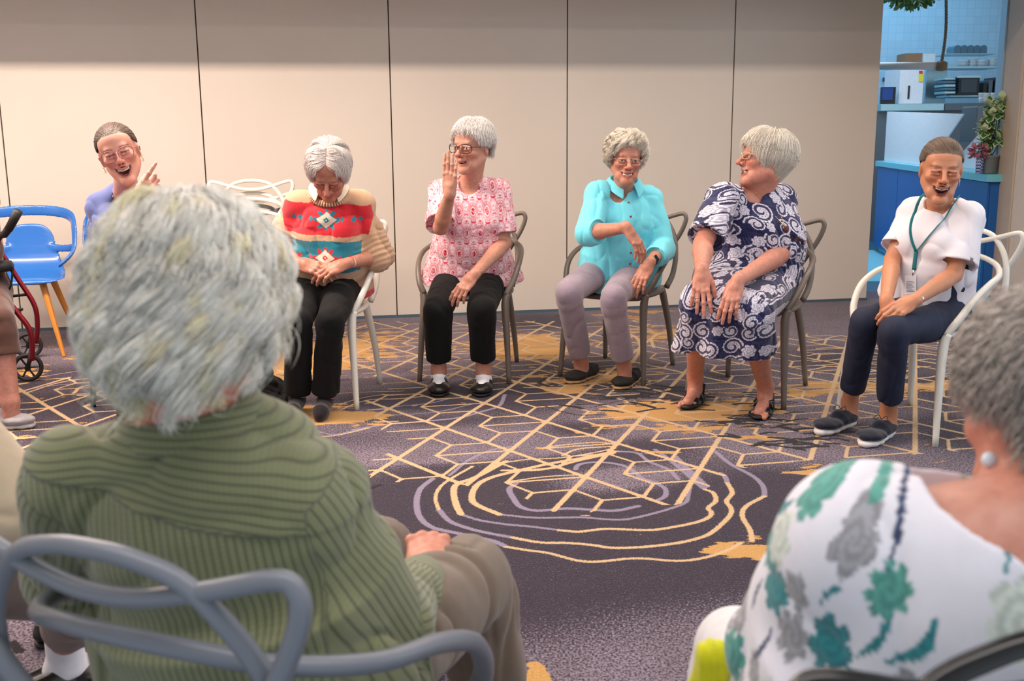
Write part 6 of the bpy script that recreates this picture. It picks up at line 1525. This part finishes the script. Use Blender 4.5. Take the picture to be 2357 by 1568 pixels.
# ------------------------------------------------------------------ laughing woman in blue tee
def person_blue():
    c = (-1.83, 5.15)
    J = J_(pelvis=seat_xyz(c, 11, .02, 0, .56), neck=W(288, 432, 4.62), head=W(274, 352, 4.45), shR=W(230, 474, 4.66), shL=W(360, 462, 4.72),
           elR=W(288, 582, 4.52), wrR=W(318, 466, 4.28), elL=W(400, 560, 4.75), wrL=W(340, 620, 4.6),
           hipR=W(290, 660, 5.1), hipL=W(370, 660, 5.1), knR=W(270, 745, 4.72), knL=W(380, 745, 4.70),
           anR=W(300, 900, 4.9), anL=W(390, 900, 4.85), ftR=Wz(290, 960), ftL=Wz(395, 960), fwd=A3(.12, -.85, -.3))
    hd = dict(M=frame(16, 2, -17), s=1.05, old=0, open=1.0, smile=1.0, eye=.25, nose=1.0, jaw=.96, cheek=1.15, browf=.85, brow=(.13, .06, .05), hairline=11)
    p = Person(J['pelvis']*[1, 1, 0], 'young woman in a dusty blue tee and clear glasses, laughing and pointing')
    g = dict(torso=(.165, .115, .145, .105, .155, .108), belly=.01, bust=.050, arm=.92, leg=.98, neck=.048, sh=.046)
    hR = hand(J['wrR'], (.22, -.12, .97), (.25, -1, .0), 'R', curl=(.15, .95, 1.0, 1.05), spread=.3, thumb=(.3, .8), sc=1.0, bend=.0)
    hR['d'] = nrm(A3(.62, -.12, .74))
    hL = hand(J['wrL'], (-.3, -.5, -.8), (0, -.8, .5), 'L', curl=(.3, .3, .3, .3))
    s = build_body(J, g, hd, [hR, hL]); body_mesh(p, s, J, hd, (.66, .375, .305), [hbox(hR), hbox(hL)], scalp=(.085, .052, .040), mat=M_YNG, old=False)
    t = SDF(); up, side, fw = torso(t, J, g, .015)
    t.elc(J['pelvis']-up*.05, J['pelvis']+up*.12, side, (.205, .150), (.178, .130), .04, flat=True)
    for a in 'LR': sleeve(t, J, a, g, .020, .64, .073)
    neck_cut(t, J, hd, r=.068, drop=.045)
    lo, hi = t.bounds(); t.disp(ridged(.008, (6.5, 6.5, 3.8), seed=15.0), lo, hi)
    def colf(V):
        x, y, h = bf_coords(J, V); base = np.array(srgb(84, 96, 148)); col = np.tile(base, (len(V), 1)); k = np.exp(-(((x-.02)/.07)**2+((h-.16)/.09)**2))*(y > 0)
        sp_ = (vnoise(V, (70, 70, 70)) > .15); pur = np.where((vnoise(V, (22, 22, 22)) > 0)[:, None], np.array(srgb(150, 90, 220)), np.array(srgb(196, 170, 240))); m = (k > .35)[:, None] & sp_[:, None]; return np.where(m, pur, col)
    p.sdf('tee_shirt', t, .004, fabric('blue_jersey', None, .85, attr=True), colfn=colf, label='dusty blue tee shirt with a purple print at the waist')
    tr = trousers(J, g, .013, .9, .056, .066, thigh=.088); p.sdf('trousers', tr, .006, m_blkc, label='black trousers')
    for a in 'RL': loafer(p, J['an'+a], J['ft'+a], m_blk, m_soleb, 'slip', .24, .042)
    hair_part(p, J, hd, np.random.RandomState(31), [dict(n=6000, m=12, style='back', L=.1, th=.006, hl=11, bun=(0.0, -.108, .01), noise=.0015), dict(n=40, m=10, style='down', L=.12, th=.010, hl=-2, noise=.004, drop=95, r=.0005, root=lambda T, P: (np.abs(P) > 70) & (np.abs(P) < 100) & (T > 78))], (.105, .066, .048), .35, M_HAIR, .0008, label='brown hair parted and tied back')
    m_cf = nmat('clear_pink_acetate', srgb(150, 96, 104), .12)[0]; glasses(p, J, hd, m_cf, m_lens, w=.0285, h=.0225, z=-.001, y=.106, wire=.0019, label='clear pinkish oversized glasses')
    for sx in (-1, 1):
        mb = MB()
        for k_, dz_ in enumerate((0, .016)): e0 = J['head']+hd['M']@A3(sx*.080, -.006, -.040-dz_); mb.tube([e0+hd['M']@A3(.002*math.sin(a), .005*math.sin(a), .007*math.cos(a)) for a in np.linspace(0, 2*PI, 16, endpoint=False)], .0011, 6, True)
        mb.build('earring', m_gold, p.root)
    mb = MB(); q0 = surf_point(s, J['neck']-up*.085+fw*.3, -fw, 300, .5)+fw*.003
    for sx in (-1, 1):
        P_ = [surf_point(s, (J['neck']+side*sx*.055+up*.0)*(1-f)+(J['neck']-up*.085)*f+fw*.3, -fw, 300, .5)+fw*.0015 for f in np.linspace(0, 1, 10)]; mb.tube(P_, .0008, 5)
    o = mb.build('necklace', m_gold, p.root); M = Matrix.Translation(Vector(q0)) @ Vector(fw).to_track_quat('Z', 'Y').to_matrix().to_4x4(); mb = MB(); mb.tube([tuple(M@Vector((.006*math.cos(a), .006*math.sin(a), .001))) for a in np.linspace(0, 2*PI, 16, endpoint=False)], .0018, 6, True); mb.build('pendant', m_gold, o)
person_blue()
# ------------------------------------------------------------------ man in green corduroy, seen from behind
def cord_mat(name, c1, c2, per):
    m, nt, b = nmat(name, c1, .9); a = nt.nodes.new('ShaderNodeAttribute'); a.attribute_name = 'rib'; a2 = nt.nodes.new('ShaderNodeAttribute'); a2.attribute_name = 'cross'
    s_ = math_n(nt, 'SINE', math_n(nt, 'MULTIPLY', a.outputs['Fac'], 2*PI/per)); k = math_n(nt, 'POWER', math_n(nt, 'MULTIPLY_ADD', s_, .5, .5), 6.0)
    s2 = math_n(nt, 'SINE', math_n(nt, 'MULTIPLY', a2.outputs['Fac'], 2*PI/(per*.62))); k2 = math_n(nt, 'POWER', math_n(nt, 'MULTIPLY_ADD', s2, .5, .5), 6.0)
    tc = nt.nodes.new('ShaderNodeTexCoord').outputs['Object']; base = mixc(nt, noise_n(nt, 14, 3, tc), c1, c2)
    c = mixc(nt, math_n(nt, 'MULTIPLY', k, .62), base, tuple(x*.30 for x in c1)); c = mixc(nt, math_n(nt, 'MULTIPLY', k2, .22), c, tuple(x*.45 for x in c1)); nt.links.new(c, b.inputs['Base Color'])
    rg = nt.nodes.new('ShaderNodeTexNoise'); rg.noise_type = 'RIDGED_MULTIFRACTAL'; rg.inputs['Scale'].default_value = 5.0; rg.inputs['Detail'].default_value = 2.0; nt.links.new(tc, rg.inputs['Vector'])
    bump(nt, b, math_n(nt, 'ADD', math_n(nt, 'MULTIPLY', k, -.22), math_n(nt, 'MULTIPLY', rg.outputs[0], -.35)), .8, .008); b.inputs['Sheen Weight'].default_value = .3; return m
def person_man():
    f = nrm(A3(.208, .978, 0)); r = np.cross(f, A3(0, 0, 1)); c = A3(-.335, 1.33, 0)
    def L(a, b_, z): return c+r*a+f*b_+A3(0, 0, z)
    J = J_(pelvis=L(.0, -.02, .56), neck=W(432, 968, 1.25), head=W(446, 684, 1.26), shR=W(655, 1160, 1.24), shL=W(205, 1112, 1.26),
           elR=W(868, 1440, 1.32), wrR=W(992, 1325, 1.66), elL=W(175, 1310, 1.44), wrL=L(-.12, .30, .60),
           hipR=L(.09, .0, .55), hipL=L(-.09, .0, .55), knR=W(1078, 1338, 1.80), knL=W(862, 1272, 1.92),
           anR=Wz(1150, 1690, .10), anL=Wz(960, 1560, .10), ftR=Wz(1185, 1650), ftL=Wz(985, 1490), fwd=f)
    hd = dict(M=frame(168, 4, 2), s=1.04, old=1, open=0, smile=.3, eye=.5)
    p = Person(J['pelvis']*[1, 1, 0], 'white-haired man in a green corduroy shirt seen from behind, fist on his knee')
    g = dict(torso=(.175, .125, .165, .120, .165, .118), belly=.03, arm=1.0, leg=1.0, neck=.056, sh=.050)
    hR = hand(J['wrR'], (-.12, .95, .30), (-.05, -.45, .9), 'R', curl=(1.15, 1.15, 1.15, 1.1), spread=.2, thumb=(.5, .55), sc=1.08)
    hL = hand(J['wrL'], (.1, .9, -.2), (0, 0, 1), 'L', curl=(.4, .4, .4, .4))
    s = build_body(J, g, hd, [hR, hL]); body_mesh(p, s, J, hd, (.62, .30, .22), [hbox(hR)], scalp=(.52, .40, .36), mat=M_OLD)
    t = SDF(); up, side, fw = torso(t, J, g, .020)
    t.elc(J['pelvis']-up*.10, J['pelvis']+up*.14, side, (.220, .165), (.205, .160), .05, flat=True)
    sleeve(t, J, 'R', g, .026, .80, .052, 'long', hollow=.004); sleeve(t, J, 'L', g, .026, .85, .05, 'long')
    for a in 'LR': t.rc(J['sh'+a], J['el'+a], .066, .062, .03)
    t.rc(J['elR'], J['elR']+(J['wrR']-J['elR'])*.75, .060, .044, .02)
    neck_cut(t, J, hd, r=.066, drop=.02)
    lo, hi = t.bounds(); t.disp(ridged(.009, (5.5, 5.5, 4.0), seed=21.0), lo, hi)
    def yoke(P):   # stitched edge of the back yoke and box pleat
        q = P-J['pelvis']; x = q@side; h = q@up; y = q@fw; H = np.linalg.norm(J['neck']-J['pelvis']); e = h-(H*.80+x*.36); bk = (y < .02)
        return bk*(.0035*np.clip(-e/.004, -1, 1)*np.exp(-(e/.05)**2)*(e < 0)-.004*np.exp(-((x-.045)/.018)**2)*(e < 0)*np.exp(e/.12))
    t.disp(yoke, lo, hi)
    H = np.linalg.norm(J['neck']-J['pelvis'])
    def attrs(V):
        x, y, h = bf_coords(J, V); e = h-(H*.80+x*.36); yk = (e > 0)
        rib = np.where(yk, h-x*.36*np.clip(1.6-h/H, 0, 1)+.02*x*x/.04, x+.012*vnoise(V, (5, 5, 5))); cross = np.where(yk, x, h)
        for a, sg in (('R', -1), ('L', 1)):
            sh, el, wr = J['sh'+a], J['el'+a], J['wr'+a]; d = nrm(el-sh); tt = (V-sh)@d; d2 = nrm(wr-el); t2 = (V-el)@d2; rad = np.linalg.norm((V-sh)-tt[:, None]*d, axis=1); rad2 = np.linalg.norm((V-el)-t2[:, None]*d2, axis=1)
            m1 = ((sg*x) > .150+.02*(h-.3)) & (tt > -.02); u = nrm(np.cross(d, A3(.1, 1, .2))); v = np.cross(d, u); ang = np.arctan2((V-sh)@u, (V-sh)@v)
            rib = np.where(m1, ang*.062, rib); cross = np.where(m1, tt, cross)
            m2 = (t2 > -.02) & (rad2 < .085) & ((rad2 < rad-.0) | (tt > np.linalg.norm(el-sh)-.03)); L2 = np.linalg.norm(wr-el)
            u2 = nrm(np.cross(d2, A3(.1, .3, 1))); v2 = np.cross(d2, u2); a2 = np.arctan2((V-el)@u2, (V-el)@v2)
            rib = np.where(m2, np.where(t2 > L2*.64, t2, a2*.055), rib); cross = np.where(m2, np.where(t2 > L2*.64, a2*.05, t2), cross)
        return dict(rib=rib, cross=cross)
    m_cd = cord_mat('green_corduroy', srgb(104, 108, 78), srgb(130, 132, 96), .0096)
    p.sdf('shirt', t, .0035, m_cd, attrfn=attrs, label='green corduroy shirt with a horizontal-ribbed back yoke')
    cax = nrm(A3(0, .02, 1)); ccen = J['neck']+A3(0.0, .01, .012)
    def cat(V): return dict(rib=(V-ccen)@cax, cross=np.arctan2((V-ccen)@side, -((V-ccen)@fw))*.07)
    collar(p, 'collar', J, m_cd, r=.070, h=.040, dz=.02, gap=20, point=.03, tilt=.42, attrs=cat, cen=ccen, axis=cax, wide=1.12)
    g2 = dict(g, torso=(.145, .100)+g['torso'][2:]); tr = trousers(J, g2, .020, .9, .068, .084, thigh=.100, folds=.012)
    p.sdf('trousers', tr, .005, fabric('taupe_cotton', srgb(112, 96, 82), .85, crease=.8), label='loose taupe cotton trousers')
    for a in 'RL': loafer(p, J['an'+a], J['ft'+a], m_blk, m_soleb, 'slip', .27, .048)
    # big loose wavy hair in locks
    rr = np.random.RandomState(44); base = np.array([1.0, .96, .88]); Vs, Fs, Cs, off = [], [], [], 0
    def lockset(n, m, L_, thk, cA, cf, clump, r_, drop, inward, seed, root=None, var=.12, lmin=.75, hl=0, noise=.006, per=1):
        nonlocal off
        P, n = hair_paths(np.random.RandomState(seed), n, m, 'down', L_, thk, hl=hl, curl=(cA, cf), clump=clump, drop=drop, inward=inward, lmin=lmin, root=root, noise=noise, per=per, lockr=.007)
        P = J['head']+(P*hd['s'])@hd['M'].T; kk = np.repeat(rr.rand(n//per+1, 1), per, 0)[:n]; c = base*(1-var+2*var*rr.rand(n, 1))*(1-.10*(kk > .8)); c = np.where(kk < .12, c*np.array([1.02, .93, .72]), c); c = np.where(kk > .9, c*np.array([.80, .82, .86]), c)
        V, F, C = strands(P, r_*(.6+.8*rr.rand(n)), np.clip(c, 0, 1)); Vs.append(V); Fs.append(F+off); Cs.append(C); off += len(V)
    lockset(18000, 18, .100, .020, .008, 1.2, 0, .0005, 97, .0, 1, per=60, noise=.002)
    lockset(12000, 26, .120, .028, .011, 2.2, 0, .0005, 98, .02, 2, root=lambda T, P: T > 40, per=70, noise=.001)
    lockset(12000, 26, .058, .030, .013, 2.0, 0, .0005, 101, .02, 3, root=lambda T, P: (T > 85), per=50, noise=.001)
    lockset(9000, 26, .080, .034, .014, 2.0, 0, .0005, 99, -.05, 5, root=lambda T, P: (T > 72), per=50, noise=.001)
    lockset(600, 30, .13, .036, .014, 2.4, 0, .0004, 96, .0, 4, root=lambda T, P: T > 30)
    p.add('hair', np.concatenate(Vs), np.concatenate(Fs), M_HAIR, np.concatenate(Cs), label='white wavy hair, curling at the nape')
person_man()
# ------------------------------------------------------------------ woman in floral blouse, front right
def person_floral():
    f = nrm(A3(-.35, .94, 0)); r = np.cross(f, A3(0, 0, 1)); c = A3(.50, 1.06, 0)
    J = J_(pelvis=A3(.48, 1.07, .56), neck=W(2350, 1200, .98), head=W(2425, 945, 1.06), shR=W(2560, 1350, .98), shL=W(1985, 1262, 1.04),
           elR=W(2640, 1640, 1.1), wrR=A3(.75, 1.30, .62), elL=W(1850, 1480, 1.18), wrL=A3(.52, 1.30, .62),
           hipR=A3(.57, 1.09, .55), hipL=A3(.39, 1.07, .55), knR=A3(.55, 1.52, .53), knL=A3(.34, 1.46, .50),
           anR=A3(.52, 1.56, .10), anL=A3(.33, 1.50, .10), ftR=A3(.48, 1.70, 0), ftL=A3(.28, 1.64, 0), fwd=f)
    hd = dict(M=frame(-168, 8, 0), s=1.0, old=1, open=0, smile=.3, eye=.5)
    p = Person(J['pelvis']*[1, 1, 0], 'woman in a white floral blouse seen from behind at the right edge, pearl earring')
    g = dict(torso=(.185, .140, .180, .135, .175, .125), belly=.03, arm=1.1, leg=1.0, neck=.054, sh=.054)
    hR = hand(J['wrR'], (-.2, .9, -.2), (0, 0, 1), 'R'); hL = hand(J['wrL'], (.2, .9, -.2), (0, 0, 1), 'L')
    s = build_body(J, g, hd, [hR, hL]); body_mesh(p, s, J, hd, (.60, .32, .25), [], scalp=(.46, .38, .34), mat=M_OLD)
    t = SDF(); up, side, fw = torso(t, J, g, .022)
    t.elc(J['pelvis']-up*.12, J['pelvis']+up*.14, side, (.235, .185), (.215, .170), .05, flat=True)
    for a in 'LR': sleeve(t, J, a, g, .030, .35, .072, 'long'); t.rc(J['sh'+a], J['el'+a], .080, .082, .04)
    neck_cut(t, J, hd, r=.088, drop=.02)
    lo, hi = t.bounds(); t.disp(ridged(.009, (5, 5, 4), seed=30.0), lo, hi)
    R_ = np.random.RandomState(6)
    teal, sea, navy, grey, sage = [np.array(srgb(*q)) for q in ((44, 126, 134), (84, 150, 140), (52, 66, 100), (150, 150, 156), (196, 204, 196))]
    fl = []
    for i in range(26):
        for j in range(17): fl.append((-.75+i*.058+R_.rand()*.03, -.32+j*.058+.029*(i % 2)+R_.rand()*.03, .020+.020*R_.rand(), R_.randint(5, 9), R_.rand()*6.28, R_.randint(0, 5), R_.rand() > .6))
    def colf(V):
        x, y, h = bf_coords(J, V); U = x+.9*(y+.12)*np.sign(x)*np.clip((np.abs(x)-.08)/.1, 0, 1); col = np.tile(np.array(srgb(222, 220, 230)), (len(V), 1)); cs = [sea, teal, grey, navy, sage]
        for kf, (fx, fy, R, n, ph, ci, leaf) in enumerate(fl):
            if (kf*7919) % 10 < 2: continue
            if ci == 3 and not leaf: ci = 2
            dx, dy = U-fx, h-fy; k = (np.abs(dx) < R*1.6) & (np.abs(dy) < R*1.6)
            if not k.any(): continue
            a, b_ = dx[k], dy[k]; rr_ = np.hypot(a, b_); th = np.arctan2(b_, a)+ph
            if leaf:   # leaf or stem stroke
                u = a*math.cos(ph)+b_*math.sin(ph); v = -a*math.sin(ph)+b_*math.cos(ph)-.25*u*u/R; w = (np.abs(v) < R*.20*(1-(u/(R*1.3))**2)); cc = cs[3] if ci % 2 else cs[1]
            else: w = rr_ < R*(.62+.38*np.abs(np.sin(th*n/2))**.7); cc = cs[ci]
            sub = col[k]; tone = cc*(.85+.3*((np.sin(rr_*420+th*2) > 0)))[:, None]; sub[w] = np.clip(tone, 0, 1)[w]; col[k] = sub
        return col
    p.sdf('blouse', t, .0045, fabric('floral_crepe', None, .8, attr=True, crease=.35), colfn=colf, label='white blouse printed with teal, green and grey flowers')
    tr = trousers(J, g, .02, .9, .065, .075, thigh=.10, folds=.005); p.sdf('trousers', tr, .008, fabric('pale_trousers', srgb(210, 210, 214)))
    hair_part(p, J, hd, np.random.RandomState(51), [dict(n=9000, m=14, style='down', L=.060, th=.020, hl=4, curl=(.007, 1.6), clump=16, noise=.004, drop=112, inward=.1, root=lambda T, P: (T < 84) | (np.abs(P) < 55) | (np.abs(P) > 105))], (.50, .44, .40), .25, M_HAIR, .0007, label='short grey-brown wavy hair')
    mb = MB()
    e0 = J['head']+hd['M']@A3(-.080, -.004, -.046); mb.lathe(tuple(e0-A3(0, 0, .008)), [(.002, 0), (.006, .002), (.0085, .008), (.006, .014), (.002, .016)], 16); mb.build('pearl_earring', plain('pearl', srgb(214, 226, 236), .15), p.root)
person_floral()
# yellow-green bag strap / garment at the bottom right
yb = SDF(); q = Wz(1640, 1600, .40); q = W(1640, 1560, 1.30)
yb.elc(q+A3(0, 0, -.22), q+A3(.0, 0, .030), A3(1, 0, 0), (.060, .045), (.026, .025), .02)
lo, hi = yb.bounds(); yb.disp(lambda P: .002*np.sin(P[..., 0]*420), lo, hi); V, F = yb.mesh(.004)
tag(mesh_obj('draped_scarf', V, F, fabric('lime_knit', srgb(196, 196, 20), .8)), 'lime yellow ribbed cloth hanging beside the floral blouse at the bottom edge', 'scarf')
# ------------------------------------------------------------------ person at front left edge (beige jumper)
def person_left():
    f = nrm(A3(.55, .83, 0))
    J = J_(pelvis=A3(-1.12, 1.72, .56), neck=A3(-1.22, 1.74, 1.02), head=A3(-1.26, 1.78, 1.20), shR=W(-10, 1060, 1.72), shL=A3(-1.36, 1.86, .96),
           elR=W(20, 1120, 1.78), wrR=W(-30, 1210, 2.0), elL=A3(-1.42, 2.0, .70), wrL=A3(-1.2, 2.15, .62),
           hipR=W(-30, 1290, 1.75), hipL=A3(-1.2, 1.85, .55), knR=W(195, 1345, 1.95), knL=A3(-1.05, 2.25, .50),
           anR=W(148, 1478, 2.25), anL=A3(-1.15, 2.5, .10), ftR=Wz(262, 1545), ftL=A3(-1.0, 2.6, 0), fwd=f)
    p = Person(J['pelvis']*[1, 1, 0], 'person in a beige jumper and taupe trousers, cut off by the bottom left edge')
    J['shR'] = A3(-1.02, 1.60, .97); J['elR'] = W(10, 1165, 1.66); J['wrR'] = A3(-1.0, 1.95, .64)
    hR = hand(J['wrR'], (.4, .8, -.3), (0, 0, 1), 'R'); hL = hand(J['wrL'], (.4, .8, -.3), (0, 0, 1), 'L')
    g = dict(torso=(.175, .13, .165, .12, .160, .115), belly=.03, arm=1.0, leg=1.0, neck=.05, sh=.05)
    hd = dict(M=frame(140, 8, 0), s=1.0, old=1, open=0, smile=.3, eye=.5)
    s = build_body(J, g, hd, [hR, hL]); body_mesh(p, s, J, hd, (.60, .32, .25), [hbox(hR), hbox(hL)], scalp=(.6, .55, .5), mat=M_OLD, hf=.004)
    t = SDF(); torso(t, J, g, .022); up, side, fw = body_frame(J); t.elc(J['pelvis']-up*.08, J['pelvis']+up*.14, side, (.21, .16), (.20, .155), .05, flat=True)
    for a in 'LR': sleeve(t, J, a, g, .028, .8, .055, 'long'); t.rc(J['sh'+a], J['el'+a], .070, .062, .03)
    lo, hi = t.bounds(); t.disp(ridged(.008, (6, 6, 6), seed=33.0), lo, hi)
    p.sdf('jumper', t, .006, fabric('oatmeal_knit', srgb(198, 178, 152), .9, crease=.5, wb=1.5), label='oatmeal knitted jumper')
    tr = trousers(J, g, .018, .72, .060, .078, thigh=.098, folds=.008); p.sdf('trousers', tr, .006, fabric('taupe_trouser', srgb(126, 108, 100), .85), label='taupe trousers')
    for a in 'RL': sock(p, J['an'+a], m_sock, .20, .042, 'white ribbed sock', J['ft'+a]); loafer(p, J['an'+a], J['ft'+a], m_blk, m_soleb, 'slip', .26, .046, label='black shoe')
    hair_part(p, J, hd, np.random.RandomState(61), [dict(n=2500, m=10, style='down', L=.08, th=.02, noise=.004)], (.8, .78, .74), .1, M_HAIR, .0012)
person_left()
# ------------------------------------------------------------------ person at far left edge with the walker
def person_edge():
    f = nrm(A3(.35, -.93, 0))
    J = J_(pelvis=A3(-2.62, 4.95, .56), neck=A3(-2.66, 4.90, 1.05), head=A3(-2.64, 4.84, 1.22), shR=A3(-2.82, 4.84, .98), shL=A3(-2.50, 4.98, .98),
           elR=A3(-2.90, 4.7, .76), wrR=A3(-2.75, 4.55, .66), elL=A3(-2.44, 4.86, .76), wrL=A3(-2.45, 4.62, .64),
           hipR=A3(-2.70, 4.92, .54), hipL=A3(-2.52, 4.98, .54), knR=A3(-2.62, 4.50, .52), knL=W(-8, 742, 4.55),
           anR=A3(-2.50, 4.60, .10), anL=W(24, 925, 4.50), ftR=A3(-2.45, 4.42, 0), ftL=Wz(76, 985), fwd=f)
    p = Person(J['pelvis']*[1, 1, 0], 'person at the far left edge, bare shin and grey trainer showing beside the walker')
    g = dict(torso=(.18, .13, .17, .125, .165, .115), belly=.03, arm=1.0, leg=1.08, bleg=1.0, neck=.05, sh=.05)
    hd = dict(M=frame(20, 8, 0), s=1.0, old=1, open=0, smile=.3, eye=.5)
    hR = hand(J['wrR'], (.3, -.9, -.3), (0, -.2, 1), 'R'); hL = hand(J['wrL'], (.1, -.95, -.2), (0, -.2, 1), 'L')
    s = build_body(J, g, hd, [hR, hL]); body_mesh(p, s, J, hd, (.56, .30, .24), [box_around([J['knL'], J['anL']], .07), hbox(hR), hbox(hL)], scalp=(.6, .55, .5), mat=M_OLD, hf=.004)
    t = SDF(); torso(t, J, g, .02); 
    for a in 'LR': sleeve(t, J, a, g, .02, .8, .05, 'long')
    p.sdf('shirt', t, .008, fabric('brown_shirt', srgb(110, 84, 76)))
    tr = trousers(J, g, .02, .42, .078, .080, thigh=.10, folds=.006); p.sdf('shorts', tr, .006, fabric('brown_cotton', srgb(74, 46, 38), .85), label='dark brown knee-length trousers')
    p.lace_mat = plain('white_lace', srgb(226, 222, 220), .7)
    m_gs = fabric('grey_mesh_shoe', srgb(150, 146, 150), .8); m_gso = plain('grey_sole', srgb(170, 166, 166), .6)
    for a in 'RL': loafer(p, J['an'+a], J['ft'+a], m_gs, m_gso, 'sneaker', .25, .043, 'trainer', .026, 'light grey trainer with white laces')
    hair_part(p, J, hd, np.random.RandomState(71), [dict(n=2500, m=10, style='down', L=.08, th=.02, noise=.004)], (.8, .78, .74), .1, M_HAIR, .0012)
person_edge()
